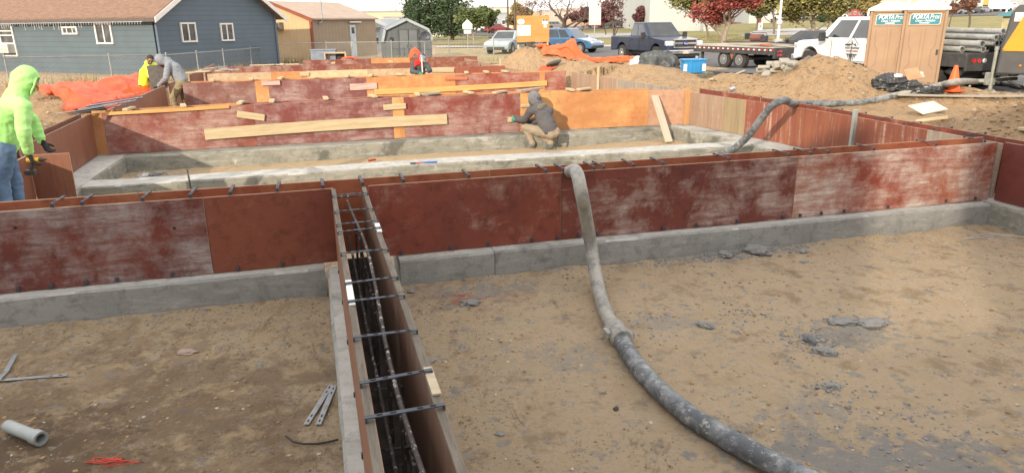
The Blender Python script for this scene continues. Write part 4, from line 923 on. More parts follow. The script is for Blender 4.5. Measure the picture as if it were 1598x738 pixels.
m.build('rake_trim', white_p, hs)
m = MB(); m.box((-ov-.02, hl/2, eave-ov*sl_+.02), (.05, hl+.8, .16)); gtr = m.build('gutter', M('dark_gutter', (.10, .09, .09), None, .6), hs)
m = MB(); m.tube([(-ov-.05, .3+.4*k, eave-ov*sl_-.055) for k in range(40)], .008, 4); rnd2 = random.Random(5)
for k in range(90): y = .4+k*.17; h_ = rnd2.choice((.08, .14, .22, .3)) if y > 4 else .10; m.box((-ov-.05, y, eave-ov*sl_-.06-h_/2), (.012, .012, h_))
m.build('icicle_lights', M('light_string', (.75, .77, .8), None, .4), hs)
m = MB(); m.box((-.11, -.02, eave/2), (.05, .12, eave)); m.box((.0, -.03, eave/2), (.12, .05, eave)); m.box((gw, -.03, eave/2), (.12, .05, eave)); m.build('corner_trim', sid_b, hs)
for px, py, wpx, hpx in ((293.5, 51, 24, 31), (353.5, 50.5, 20, 28)):
    s, z = wallpt(px, py, Pc, Dg); s2, _ = wallpt(px+wpx/2, py, Pc, Dg); s1, _ = wallpt(px-wpx/2, py, Pc, Dg); _, z2 = wallpt(px, py-hpx/2, Pc, Dg); _, z1 = wallpt(px, py+hpx/2, Pc, Dg)
    window(hs, (s1+s2)/2, (z1+z2)/2-Pc.z, s2-s1, z2-z1, 'v')
side = bpy.data.objects.new('side_wall_openings', None)
def side_window(px, py, wpx, hpx, split):
    s, z = wallpt(px, py, Pc, Dl); s1, _ = wallpt(px+wpx/2, py, Pc, Dl); s2, _ = wallpt(px-wpx/2, py, Pc, Dl); _, z2 = wallpt(px, py-hpx/2, Pc, Dl); _, z1 = wallpt(px, py+hpx/2, Pc, Dl)
    c_ = (s1+s2)/2; w_ = s2-s1; h_ = z2-z1; zz = (z1+z2)/2-Pc.z; t = .07; m = MB(); x = -.12
    m.box((x, c_, zz+h_/2), (.08, w_+.1, t)); m.box((x, c_, zz-h_/2), (.10, w_+.1, t)); m.box((x, c_-w_/2, zz), (.078, t+.02, h_-t)); m.box((x, c_+w_/2, zz), (.078, t+.02, h_-t)); f = m.build('window', white_p, hs, bevel=.006)
    m = MB(); m.box((-.098, c_, zz), (.02, w_-.05, h_-.05)); m.build('pane', glass_d, f); m = MB()
    if split == 'v': m.box((x-.002, c_, zz), (.05, .06, h_-t))
    if split == 'v2':
        for k in (-.2, .2): m.box((x-.002, c_+w_*k, zz), (.05, .05, h_-t))
    if split == 'h':
        for k in (-.1, .16, .3): m.box((x-.002, c_, zz+h_*k), (.05, w_-t, .05))
    m.build('mullion', white_p, f)
    return c_, zz, w_, h_
side_window(166, 52.5, 24, 31, 'v'); side_window(113, 48, 22, 10, 'v2'); c_, zz, w_, h_ = side_window(16, 63, 21, 48, 'h')
m = MB(); m.box((-.30, c_+.1, zz-.38), (.42, w_+.15, .42)); ac = m.build('air_conditioner', M('ac_beige', (.6, .6, .57), (.5, .5, .48), .6, 5), hs, bevel=.02)
m = MB()
for k in range(6): m.box((-.515, c_+.1, zz-.54+k*.06), (.01, w_+.05, .02))
m.build('grille', M('ac_grille', (.25, .25, .25), None, .6), ac)
# tan metal building
Pb = at(490, 90, 44); Pb.z = gz(Pb.x, Pb.y); Db = Vector((.47, .883, 0)).normalized(); Lb = lenfor(587, Pb, Db, 1.5); bh = 2.38; gwb = 6.4
bb = frame_root('metal_building', 'tan ribbed metal building with red corner trim and a white side door', 'building', Pb, Db)
tan_s = siding('tan_ribbed', (.31, .24, .17), .30, .5, True, .72); tan_g = siding('tan_gable', (.52, .38, .22), .30, .5, True, .78)  # lighter tan on the sunlit gable than the shaded side, light put into colour
m = MB(); m.box((Lb/2, .06, bh/2), (Lb, .12, bh)); m.build('side_wall', tan_s, bb)
m = MB(); m.prism([(0.13, 0), (gwb, 0), (gwb, bh), (gwb/2, bh+1.0), (.13, bh)], -.0, .12, 'x'); m.build('gable_wall', tan_g, bb)
m = MB(); m.prism([(0.13, 0), (gwb, 0), (gwb, bh), (gwb/2, bh+1.0), (.13, bh)], Lb-.12, Lb, 'x'); m.build('rear_wall', tan_s, bb)
m = MB(); k = 1.0/(gwb/2)
m.prism([(-.2, bh-.2*k), (gwb/2, bh+1.0), (gwb/2, bh+1.08), (-.2, bh-.2*k+.08)], -.1, Lb+.1, 'x'); m.prism([(gwb/2, bh+1.0), (gwb+.2, bh-.2*k), (gwb+.2, bh-.2*k+.08), (gwb/2, bh+1.08)], -.1, Lb+.1, 'x')
m.build('roof', M('tan_roof', (.42, .32, .25), (.36, .27, .21), .6, 2), bb)
m = MB(); m.box((-.02, -.02, bh/2), (.14, .14, bh)); m.prism([(-.24, bh-.24*k-.12), (gwb/2, bh+.93), (gwb/2, bh+1.1), (-.24, bh-.24*k+.09)], -.16, -.102, 'x'); m.build('corner_trim', M('rust_trim', (.25, .07, .035), None, .6), bb)
s0, z0 = wallpt(545.5, 46, Pb, Db); s1, z1 = wallpt(557, 86, Pb, Db)
m = MB(); m.box(((s0+s1)/2, -.02, 1.0), (s1-s0, .05, 2.0)); dr = m.build('door', M('door_pale', (.55, .62, .68), None, .5), bb, bevel=.01)
m = MB(); m.box(((s0+s1)/2, -.055, 1.65), ((s1-s0)*.5, .012, .38)); m.build('pane', glass_d, dr); m = MB(); m.ball((s1-.1, -.08, .95), .035, 8, 6); m.build('handle', steel_l, dr)
s2, _ = wallpt(552, 36, Pb, Db); m = MB(); m.box((s2, -.12, 2.16), (1.1, .14, .07)); m.build('door_light', white_p, bb, bevel=.01)
Dbg = Vector((-Db.y, Db.x, 0)); sg, zg = wallpt(437, 41, Pb, Dbg); m = MB(); m.box((-.18, sg, zg-Pb.z), (.4, .62, .42)); a2 = m.build('air_conditioner', M('ac_dark', (.12, .10, .09), (.3, .27, .24), .6, 9), bb, bevel=.02); m = MB(); m.box((-.39, sg, zg-Pb.z), (.02, .5, .32)); m.build('grille', M('ac_grille_b', (.06, .06, .06), None, .7), a2)
m = MB(); m.smooth = True; P_ = [wallpt(x, y, Pb, Db) for x, y in ((497, -30), (498.5, 10), (500, 30), (499, 35), (495, 37))]; m.tube([(a, -.12, b-Pb.z) for a, b in P_], .045, 8); m.build('utility_mast', steel_l, bb)
# grey barn shed with gambrel roof
Ps = at(635, 90, 41.5); Ps.z = gz(Ps.x, Ps.y)-.05; Ds = Vector((1, .22, 0)).normalized()
sh = frame_root('garden_shed', 'grey barn-roofed shed with double doors and a satellite dish', 'shed', Ps, Ds)
def sp_(px, py): s, z = wallpt(px, py, Ps, Ds); return (s, z-Ps.z)
prof = [sp_(596, 66), sp_(600, 46), sp_(634, 30), sp_(668, 46), sp_(676, 66)]; xl, xr = prof[0][0], prof[-1][0]
grey_s = siding('shed_grey', (.105, .122, .135), .40, .75, True, .7)
m = MB(); m.prism([(xl+.1, 0), (xr-.08, 0), (xr-.08, prof[4][1])] + [(prof[3][0]-.04, prof[3][1]-.03), (prof[2][0], prof[2][1]-.05), (prof[1][0]+.04, prof[1][1]-.03), (xl+.1, prof[0][1])], 0, 3.6); m.build('wall', grey_s, sh)
m = MB()
for a, b in zip(prof[:-1], prof[1:]):
    d = Vector((b[0]-a[0], b[1]-a[1])).normalized(); n_ = Vector((-d.y, d.x))*.05
    m.prism([(a[0], a[1]), (b[0], b[1]), (b[0]+n_.x, b[1]+n_.y), (a[0]+n_.x, a[1]+n_.y)], -.12, 3.75)
m.build('roof', M('shed_roof', (.15, .20, .25), (.12, .16, .2), .6, 3), sh)
m = MB()
for a, b in zip(prof[:-1], prof[1:]):
    d = Vector((b[0]-a[0], b[1]-a[1])).normalized(); n_ = Vector((-d.y, d.x))
    m.prism([(a[0]-n_.x*.09, a[1]-n_.y*.09), (b[0]-n_.x*.09, b[1]-n_.y*.09), (b[0]+n_.x*.05, b[1]+n_.y*.05), (a[0]+n_.x*.05, a[1]+n_.y*.05)], -.16, -.122)
m.build('rake_trim', M('trim_pale', (.33, .38, .41), None, .6), sh)
for x0, x1, op in ((622.5, 636, 1), (637.5, 650.5, 0)):
    a = sp_(x0, 46)[0]; b = sp_(x1, 46)[0]; zt = sp_(630, 47)[1]; m = MB(); m.box(((a+b)/2, -.03, zt/2+.06), (b-a, .05, zt-.12)); d_ = m.build('door', M('shed_door', (.135, .155, .165), (.115, .13, .14), .75, 2), sh, bevel=.008)
    m = MB(); m.box((b-.08 if op else a+.08, -.07, zt*.5), (.03, .03, .16)); m.build('handle', M('iron', (.03, .03, .03), None, .5), d_)
m = MB(); a = sp_(621.5, 46)[0]; b = sp_(651.5, 46)[0]; zt = sp_(630, 47)[1]; m.box((a-.02, -.05, zt/2), (.05, .06, zt)); m.box(((a+b)/2, -.052, zt+.03), (b-a+.08, .06, .06)); m.box((b+.02, -.05, zt/2), (.05, .06, zt)); m.build('door_frame', M('shed_dark', (.10, .11, .11), None, .8), sh)
m = MB(); x, z = sp_(610.5, 62); m.box((x, -.05, z), (.16, .1, .22)); m.build('meter_box', M('iron'), sh) if 0 else m.build('meter_box', M('iron', (.03, .03, .03)), sh, bevel=.01)
x, z = sp_(659, 56); sd_ = thing('satellite_dish', 'dark oval satellite dish mounted on a post before the grey shed', 'satellite dish', Vector(Ps)+Vector((Ds.x, Ds.y, 0))*x+Vector((.22, -.9, 0)), atan2(Ds.y, Ds.x)+.3)
zz = z; m = MB(); m.smooth = True; rings = []; nn = 24
for k in range(6):
    r = .02+.27*k/5; rings.append([(r*1.2*cos(2*pi*j/nn), -.10*(k/5)**2, zz+r*.92*sin(2*pi*j/nn)) for j in range(nn)])
m.add([q for g in rings for q in g], [(i*nn+j, i*nn+(j+1) % nn, (i+1)*nn+(j+1) % nn, (i+1)*nn+j) for i in range(5) for j in range(nn)]); dd = m.build('reflector', M('dish_dark', (.05, .06, .075), (.09, .1, .12), .5, 4), sd_); md = dd.modifiers.new('solid', 'SOLIDIFY'); md.thickness = .015
m = MB(); m.smooth = True; m.tube([(0, .04, -.2), (0, .05, zz)], .03, 10); m.build('post', steel_l, sd_); m = MB(); m.tube([(0, 0, zz-.2), (.02, -.42, zz-.12)], .014, 8); m.box((.02, -.44, zz-.08), (.10, .08, .07)); m.build('feed_arm', steel_l, sd_)
# ------------------------------------------------------------ chain link fence
fen = M('fence_wire', (.34, .36, .36), (.26, .28, .28), .5, 4, metal=.5)
def fence(px_pts, h, label, step=.16, wire=.0035):
    """picture columns with distances; posts every few metres"""
    P_ = [];
    for px, Y in px_pts: q = at(px, 60, Y); q.z = gz(q.x, q.y)-.03; P_.append(q)
    t_ = thing('chain_link_fence', label, 'fence', P_[0])
    o = P_[0]; wires = MB(); rails = MB(); rails.smooth = True
    for a, b in zip(P_[:-1], P_[1:]):
        a = a-o; b = b-o; L = (b-a).length; n = max(1, round(L/2.9)); d = (b-a).normalized()
        rails.tube([a+Vector((0, 0, h)), b+Vector((0, 0, h))], .021, 6)
        for i in range(n):
            q = a.lerp(b, i/n); m = MB(); m.smooth = True; m.tube([q, q+Vector((0, 0, h+.05))], .027, 8); m.ball(q+Vector((0, 0, h+.06)), .035, 8, 5); m.build('post', fen, t_)
        k = int(L/step); 
        for i in range(-int(h/step)-1, k+1):
            for sg in (1, -1):
                s0, s1 = i*step, i*step+h; z0_, z1_ = (0.03, h) 
                c0, c1 = max(s0, 0), min(s1, L)
                if c1 <= c0: continue
                f0, f1 = (c0-s0)/h, (c1-s0)/h
                if sg < 0: zA_, zB_ = z1_-(z1_-z0_)*f0, z1_-(z1_-z0_)*f1
                else: zA_, zB_ = z0_+(z1_-z0_)*f0, z0_+(z1_-z0_)*f1
                wires.tube([a+d*c0+Vector((0, 0, zA_)), a+d*c1+Vector((0, 0, zB_))], wire, 3, False)
    rails.build('top_rail', fen, t_); wires.build('wire_mesh', fen, t_, fix=False); return t_
fence([(-120, 22.6), (0, 24.5), (165, 27), (255, 28.6), (345, 33), (425, 38.5)], 1.0, 'chain link fence in front of the slate blue house')
fence([(425, 38.5), (508, 40.2), (610, 40.3), (700, 40.8), (770, 41.5), (812, 42)], 1.12, 'chain link fence past the tan building and the grey shed', .17, .0045)
fence([(-100, 60), (590, 62)], 1.2, 'x') if 0 else None
# ------------------------------------------------------------ distant buildings
def block_building(name, px0, px1, ptop, pbase, Y, mat, label, roof=None, depth=10, wins=0, yaw=0, cat='building', roofh=.0, base=None):
    a = at(px0, pbase, Y); b = at(px1, pbase, Y); top = at((px0+px1)/2, ptop, Y).z; z0 = base if base is not None else base_h((a.x+b.x)/2, Y)-.3
    c = Vector(((a.x+b.x)/2, Y, z0)); t_ = thing(name, label, cat, c, yaw); w_ = b.x-a.x; h_ = top-z0; wh = h_-roofh
    m = MB(); m.box((0, depth/2, wh/2), (w_, depth, wh)); wl = m.build('wall', mat, t_)
    m = MB()
    if roofh: m.prism([(-w_/2-.4, wh), (w_/2+.4, wh), (w_/2+.4, wh+.12), (0, wh+roofh), (-w_/2-.4, wh+.12)], -.5, depth+.5)
    else: m.box((0, depth/2, wh+.12), (w_+.3, depth+.3, .25))
    m.build('roof', roof or M('roof_grey', (.35, .36, .37), None, .8), t_)
    for i in range(wins):
        x = -w_/2+w_*(i+.5)/wins; m = MB(); m.box((x, -.03, wh*.55), (w_/wins*.45, .06, wh*.28)); f = m.build('window', white_p, t_); m = MB(); m.box((x, -.07, wh*.55), (w_/wins*.37, .03, wh*.21)); m.build('pane', glass_d, f)
    return t_
paleb = M('pale_metal', (.50, .50, .45), (.44, .44, .40), .7, .2); creamb = M('cream_wall', (.48, .455, .32), (.43, .41, .29), .7, .3); whiteb = M('white_wall', (.42, .45, .445), (.38, .41, .41), .7, .2); greyb = M('grey_wall', (.36, .4, .43), (.3, .33, .36), .7, .3); tealr = M('teal_roof', (.04, .20, .26), (.05, .16, .22), .6, 2); yelb = M('yellow_wall', (.38, .34, .20), None, .8); brick = M('brick_wall', (.3, .15, .11), (.24, .12, .09), .9, 3)
block_building('white_house', 585, 603, 30, 66, 54, M('house_white', (.55, .60, .66), None, .7), 'small pale house glimpsed between the tan building and the shed', roof=greyb, depth=8, wins=2, roofh=.6, cat='house')
block_building('warehouse', 505, 712, 19, 50, 130, creamb, 'long low cream warehouse behind the shed', depth=30, wins=0)
block_building('warehouse', 600, 690, 28, 48, 110, paleb, 'pale shed roofed store behind the grey shed', depth=12, wins=4)
block_building('warehouse', 738, 800, 13, 44, 190, paleb, 'white industrial building beyond the road, left of the plywood notice board', depth=24, wins=5)
block_building('warehouse', 756, 792, 22, 46, 150, greyb, 'blue grey industrial shed beyond the road', depth=10, wins=3)
block_building('warehouse', 1013, 1098, -40, 41, 120, whiteb, 'tall blank white building behind the olive tree', depth=40, wins=0)
block_building('warehouse', 1098, 1116, 31, 40, 118, whiteb, 'low white annex at the right foot of the tall blank building', depth=12, wins=2)
block_building('warehouse', 1168, 1202, 8, 38, 150, whiteb, 'small white building with a dark door right of the red tree', depth=12, wins=2)
block_building('warehouse', 845, 935, 17, 35, 260, M('far_tan', (.42, .38, .33), None, .8), 'far tan sheds behind the bare tree', depth=12, wins=6)
block_building('house', 985, 1006, 16, 32, 230, M('far_stone', (.42, .40, .36), None, .8), 'small far stone building left of the tall white one', roof=greyb, depth=10, wins=2, roofh=1.2, cat='house')
block_building('pavilion', 1572, 1655, 4, 36, 62, yelb, 'pale yellow park building with a teal roof at the right', roof=tealr, depth=8, wins=0, roofh=1.1, base=None, yaw=-.6)
rb = random.Random(12)
for i, (a, b, t_, Y, mt, cat) in enumerate([(1210, 1262, -2, 210, paleb, 'warehouse'), (1290, 1350, -6, 230, M('tan_b', (.5, .42, .3), None, .8), 'warehouse'), (1305, 1345, 14, 170, M('red_b', (.35, .1, .08), None, .8), 'house'), (1355, 1440, -14, 260, creamb, 'warehouse'), (1462, 1530, -8, 220, paleb, 'warehouse'), (1530, 1610, -16, 260, greyb, 'warehouse'), (1135, 1180, 4, 240, brick, 'warehouse')]):
    block_building(cat, a, b, t_, 30, Y, mt, ['pale far warehouse behind the white lamp pole', 'tan far building above the cab of the white truck', 'small dark red far building above the white truck', 'cream far building above the portable toilets', 'pale far building between the toilets and the teal roof', 'grey far building above the teal roof', 'brick far building behind the red tree'][i], depth=10, wins=5)
# ------------------------------------------------------------ posts, poles and signs
poleg = M('pole_grey', (.40, .42, .42), (.33, .35, .35), .5, 4, metal=.4); polew = M('pole_white', (.74, .74, .73), None, .5); wood_p = M('utility_wood', (.13, .10, .075), (.09, .07, .055), .95, 3, .3, stretch=(5, 5, .5)); backs = M('sign_back', (.58, .60, .60), (.5, .52, .52), .45, 3, metal=.3)
def pole(name, px, pbase, ptop, r, mat, label, cat='pole', Y=None, extra=None):
    q = gpf(px, pbase) if Y is None else at(px, pbase, Y); q.z = base_h(q.x, q.y)-.05; top = at(px, ptop, q.y).z
    t_ = thing(name, label, cat, q); m = MB(); m.smooth = True; m.tube([(0, 0, 0), (0, 0, top-q.z)], [r, r*.8], 10); m.build('pole', mat, t_)
    if extra: extra(t_, q, top-q.z)
    return t_
def wires_on(t_, q, h):
    m = MB(); m.box((0, 0, h-1.2), (2.2, .1, .12)); m.build('crossarm', wood_p, t_)
    m = MB()
    for x in (-1, -.4, .4, 1): m.cyl((x, 0, h-1.14), (x, 0, h-.95), .05, n=8)
    m.build('insulator', greyb, t_)
pole('utility_pole', 667.5, 62, -60, .16, wood_p, 'dark wooden utility pole in front of the pines', 'utility pole', extra=wires_on)
pole('utility_pole', 793, 60, -60, .13, wood_p, 'wooden utility pole just left of the notice board', 'utility pole', extra=wires_on)
pole('utility_pole', 804, 66, -60, .13, wood_p, 'thicker dark pole touching the left side of the notice board', 'utility pole', extra=wires_on)
pole('utility_pole', 1012.5, 46, -60, .16, wood_p, 'tall pole at the left edge of the tall white building', 'utility pole', extra=wires_on)
def base_(t_, q, h): m = MB(); m.box((0, 0, .25), (.55, .55, .62)); m.build('base', walk_m, t_, bevel=.03); m = MB(); m.smooth = True; m.ball((0, 0, 1.75), .22, 12, 8); m.build('lamp', polew, t_)
pole('lamp_pole', 1213, 72, -60, .10, polew, 'white lamp pole on a square concrete base behind the flatbed trailer', 'lamp pole', extra=base_)
def base2(t_, q, h): m = MB(); m.box((0, 0, .25), (.5, .5, .75)); m.build('base', walk_m, t_, bevel=.03); m = MB(); m.box((0, .3, h-.1), (.2, .8, .1)); m.build('lamp', polew, t_)
pole('lamp_pole', 1563, 60, -60, .09, polew, 'white lamp pole near the orange and black machine', 'lamp pole', extra=base2)
pole('lamp_pole', 1507, 24, -60, .10, poleg, 'thin far lamp pole above the stacked pipes', 'lamp pole', extra=base2) if 0 else None
def pent(t_, q, h):
    def f(x, z): return (x*q.y/F, z)
    w_ = 7.5*q.y/F; zc = h-.1; m = MB(); m.prism([(-w_, zc-w_*.95), (w_, zc-w_*.95), (w_, zc), (0, zc+w_*.95), (-w_, zc)], -.06, -.045); m.build('sign_plate', backs, t_, bevel=.004)
    m = MB(); m.box((0, -.05, zc-w_*1.45), (w_*1.5, .012, w_*.75)); m.build('sign_plate', backs, t_)
pole('road_sign', 730.5, 80, 36, .035, poleg, 'bare back of a five-sided crossing sign above the fence', 'road sign', extra=pent)
def rect(t_, q, h): w_ = 18*q.y/F; hh = 32*q.y/F; m = MB(); m.box((-.0, -.06, h-hh/2+.1), (w_, .02, hh)); m.build('sign_plate', backs, t_, bevel=.01)
pole('road_sign', 927.5, 66, 6, .05, poleg, 'large blank white rectangular sign back on a single post', 'road sign', extra=rect)
def small(t_, q, h): w_ = 6*q.y/F; hh = 10*q.y/F; m = MB(); m.box((0, -.05, h-hh/2), (w_, .02, hh)); m.build('sign_plate', M('sign_white', (.75, .75, .75)), t_); m = MB(); m.box((0, -.063, h-hh/2+.02), (w_*.55, .004, hh*.45)); m.build('sign_symbol', M('sign_grey', (.3, .32, .33)), t_)
pole('road_sign', 1184, 69, 36.5, .03, poleg, 'small white parking sign on a thin post behind the trailer', 'road sign', extra=small)
def redban(t_, q, h): w_ = 7*q.y/F; hh = 13*q.y/F; m = MB(); m.box((-w_/2, 0, h-hh/2), (w_, .02, hh)); m.build('banner', M('banner_red', (.30, .08, .08), None, .8), t_)
pole('banner_pole', 1187, 45, 22, .03, poleg, 'thin pole with a dull red banner right of the red tree', 'banner', extra=redban)
q = gpf(1166, 63); t_ = thing('trash_can', 'dark grey trash can on the grass strip behind the trailer', 'trash can', (q.x, q.y, q.z)); w_ = 9*q.y/F
m = MB(); m.smooth = True; m.tube([(0, 0, 0), (0, 0, w_*1.0)], [w_*.42, w_*.5], 14); m.build('bin', M('bin_grey', (.10, .11, .12), None, .6), t_); m = MB(); m.smooth = True; m.tube([(0, 0, w_), (0, 0, w_*1.12)], [w_*.53, w_*.4], 14); m.build('lid', M('bin_lid', (.07, .075, .08), None, .6), t_)
# plywood notice board with sheets of paper
q = at(831, 72, 39.0); q.z = gz(q.x, q.y)-.05; t_ = thing('notice_board', 'orange wooden notice board with white permit sheets pinned on it', 'notice board', q, .03)
def nb(px, py): p = at(px, py, 39.0); return (p.x-q.x, p.z-q.z)
x0, zt = nb(806, 25); x1, zb = nb(857, 66)
m = MB(); n = 7
for i in range(n): h_ = (zt-zb)/n; m.box(((x0+x1)/2, 0, zb+h_*(i+.5)), (x1-x0, .04, h_-.008))
m.build('boards', M('board_orange', (.50, .25, .075), (.44, .21, .06), .75, 2, .2, stretch=(.6, 3, 3)), t_)
m = MB()
for x in (x0+.08, x1-.08): m.box((x, .05, zt/2), (.09, .06, zt)); 
for i_, x in enumerate((x0+.08, x1-.08)): m = MB(); m.box((x, .055, zt/2), (.09, .06, zt)); m.build('post', pine, t_)
def sheetp(ax, ay, bx, by, mat, nm='notice'): a = nb(ax, ay); b = nb(bx, by); m = MB(); m.box(((a[0]+b[0])/2, -.027, (a[1]+b[1])/2), (abs(b[0]-a[0]), .008, abs(a[1]-b[1]))); return m.build(nm, mat, t_)
pap = M('paper', (.80, .80, .78)); sheetp(807.5, 40, 828, 56, pap); sheetp(846, 31, 855, 38, pap); sheetp(848.5, 39, 853, 43.5, pap)
o_ = sheetp(846.5, 31, 850, 33, M('print_black', (.02, .02, .02))); o_.location.y -= .006; o_ = sheetp(851, 31, 854.5, 33, M('print_black')) if 0 else sheetp(851, 31, 854.5, 33, _mc['print_black']); o_.location.y -= .006
a = nb(813, 34.5); m = MB(); m.smooth = True; m.ball((a[0], -.022, a[1]), (.20, .008, .14), 16, 8); el = m.build('notice', pap, t_)
for k in range(4): m = MB(); m.box((a[0], -.034, a[1]+.05-.03*k), (.24, .002, .008)); m.build('print_line', M('print_grey', (.35, .35, .35)), t_)
# ------------------------------------------------------------ trees
def tree(px, pbase, ptop, wpx, label, kind, leafc, barkc, dens=1.0, seed=0, trunk_r=None, first=.28, leaf=.10, group=None, Y=None, lean=0, thick=1.0, name='tree', levels=4, cluster=0.5, crownbase=None, root=None):
    r_ = random.Random(seed*17+3); q = gpf(px, pbase) if Y is None else at(px, pbase, Y); q.z = base_h(q.x, q.y)-.1
    H_ = at(px, ptop, q.y).z-q.z; Wd = wpx*q.y/F; t_ = thing(name, label, 'tree', q, 0, group)
    R0 = (trunk_r or H_*.022)*thick; tr = MB(); tr.smooth = True; lf = MB(); tips = []
    def branch(p, d, L, r, lev):
        pts = [p]; n = 4; dd = d.copy()
        for i in range(n):
            dd = (dd+Vector((r_.gauss(0, .13), r_.gauss(0, .13), r_.gauss(.05, .08)))).normalized(); pts.append(pts[-1]+dd*L/n)
        tr.tube(pts, [r*(1-.5*i/n) for i in range(n+1)], 7 if lev < 2 else (5 if lev < 3 else 3), lev == 0)
        if lev >= levels: tips.append(pts[-1]); tips.append(pts[2]); return
        k = r_.randint(3, 4) if lev else r_.randint(5, 7)
        for i in range(k):
            s = r_.uniform(.45, 1.0) if lev else r_.uniform(first if lev == 0 else .3, 1.0)
            j = min(n-1, int(s*n)); bp = pts[j].lerp(pts[j+1], s*n-j)
            a = 2*pi*(i+r_.random()*.7)/k; out = Vector((cos(a), sin(a), r_.uniform(.35, .95))).normalized()
            nd = (out*.85+dd*.45).normalized(); branch(bp, nd, L*r_.uniform(.52, .72)*(1.0 if lev else Wd/H_*.95), r*(1-.5*s)*.62, lev+1)
        tips.append(pts[-1])
    branch(Vector((0, 0, 0)), Vector((lean, 0, 1)).normalized(), H_*.62, R0, 0)
    zs = max(t.z for t in tips); xs = max(abs(t.x) for t in tips) or 1
    bark = M('bark_'+kind, barkc, tuple(x*.6 for x in barkc), .95, 3, .5, stretch=(3, 3, .6)); 
    # fit crown into the size it has in the picture
    fx = min(1.5, max(.5, (Wd/2)/xs)); fz = H_/zs
    for arr in (tr,):
        arr.v = [(x*(1+(fx-1)*min(1, z/(H_*.3))), y*(1+(fx-1)*min(1, z/(H_*.3))), z*fz) for x, y, z in arr.v]
    tips2 = [Vector((t.x*fx, t.y*fx, t.z*fz)) for t in tips]
    tr.build('trunk', bark, t_, fix=False)
    if dens > 0:
        for t in tips2:
            if t.z < H_*.2: continue
            k = max(1, int(dens*r_.uniform(4, 14)))
            for _ in range(k):
                c = t+Vector((r_.gauss(0, 1), r_.gauss(0, 1), r_.gauss(0, .8)))*cluster*Wd*.085
                a = Vector((r_.gauss(0, 1), r_.gauss(0, 1), r_.gauss(0, .6))).normalized(); b = a.orthogonal().normalized(); s = leaf*r_.uniform(.6, 1.4)
                lf.mi = r_.choice((0, 0, 1, 2)); lf.add([c-a*s, c+b*s*.6, c+a*s, c-b*s*.6], [(0, 1, 2, 3)])
        ms = [M('leaf_%s_%d' % (kind, i), tuple(min(1, x*f) for x in leafc), None, .8, 2) for i, f in enumerate((1, 1.5, .6))]
        lf.build('crown', ms, t_, fix=False)
    return t_
def conifer(px, pbase, ptop, wpx, label, col, seed=0, Y=None, z0=.12, name='pine_tree', fill=1.0, shape=1.0):
    r_ = random.Random(seed+50); q = gpf(px, pbase) if Y is None else at(px, pbase, Y); q.z = base_h(q.x, q.y)-.1
    H_ = at(px, ptop, q.y).z-q.z; R_ = wpx*q.y/F/2; t_ = thing(name, label, 'tree', q); tr = MB(); tr.smooth = True
    tr.tube([(0, 0, 0), (r_.uniform(-.1, .1), 0, H_*.5), (0, 0, H_*.98)], [H_*.028, H_*.018, .02], 8); lf = MB(); n = int(46*fill)
    for i in range(n):
        f = (i+.5)/n; z = H_*(z0+(1-z0)*f); rad = R_*min(1.0, (1-f)*1.6+.12)**shape*r_.uniform(.62, 1.08); 
        for j in range(r_.randint(4, 6)):
            a = r_.uniform(0, 2*pi); e = Vector((cos(a)*rad, sin(a)*rad, z+rad*r_.uniform(-.12, .28))); s = Vector((0, 0, z-.02*H_))
            tr.tube([s, e], [.03+.02*(1-f), .01], 3, False)
            for k in range(int(26*fill)):
                w_ = r_.uniform(.25, 1.02); c = s.lerp(e, w_)+Vector((r_.gauss(0, 1), r_.gauss(0, 1), r_.gauss(0, .8)))*R_*.10
                a1 = Vector((r_.gauss(0, 1), r_.gauss(0, 1), r_.gauss(.3, .6))).normalized(); b1 = a1.orthogonal().normalized(); sz = r_.uniform(.10, .26)
                lf.mi = r_.choice((0, 0, 1, 2)); lf.add([c-a1*sz, c+b1*sz*.42, c+a1*sz, c-b1*sz*.42], [(0, 1, 2, 3)])
    tr.build('trunk', M('bark_pine', (.12, .085, .06), (.08, .06, .045), .95), t_, fix=False)
    key = '%.3f' % col[0]; ms = [M('needle_%s_%d' % (key, i), tuple(x*f for x in col), None, .8, 2) for i, f in enumerate((1, 1.7, .5))]; lf.build('crown', ms, t_, fix=False); return t_
conifer(671, 64, -60, 84, 'large dark green pine behind the shed, left one of the close pair', (.045, .085, .035), 1, shape=.7)
conifer(706, 64, -50, 70, 'dark green pine close to the utility pole, right one of the pair', (.05, .09, .035), 2, shape=.7)
conifer(648, 62, -26, 36, 'smaller pine at the left edge of the pine group', (.05, .095, .04), 3, shape=.8)
tree(740, 70, 12, 60, 'pale trunked small evergreen behind the five-sided sign', 'olive', (.10, .13, .04), (.35, .31, .26), 2.2, 4, leaf=.13)
tree(762, 58, 18, 34, 'small olive tree at the left of the white industrial building', 'olive', (.10, .13, .04), (.35, .31, .26), 2.0, 14, leaf=.16)
tree(884, 48, -34, 150, 'big leafless spreading tree right of the notice board', 'bare', (.16, .08, .07), (.13, .095, .085), 0, 5, levels=5, trunk_r=.34, first=.12, Y=88)
tree(832, 40, -10, 60, 'tall thin leafless tree behind the notice board', 'bare', (.16, .08, .07), (.13, .095, .085), .3, 6, levels=4, Y=110)
tree(815, 46, 8, 42, 'tree with yellow and orange leaves above the notice board', 'gold', (.22, .17, .05), (.2, .16, .12), 2.4, 7, leaf=.28, Y=120)
tree(908, 44, 14, 44, 'dull purple tree behind the blank white sign', 'purple', (.12, .045, .045), (.12, .09, .08), 2.4, 8, leaf=.26, Y=130)
tree(962, 58, -24, 62, 'slim bare young tree left of the dark pickup', 'bare', (.16, .08, .07), (.15, .12, .11), .25, 9, levels=4, Y=62)
tree(946, 46, 6, 48, 'round dark purple tree behind the slim bare tree', 'purple', (.12, .045, .045), (.12, .09, .08), 3.0, 10, leaf=.22, Y=105)
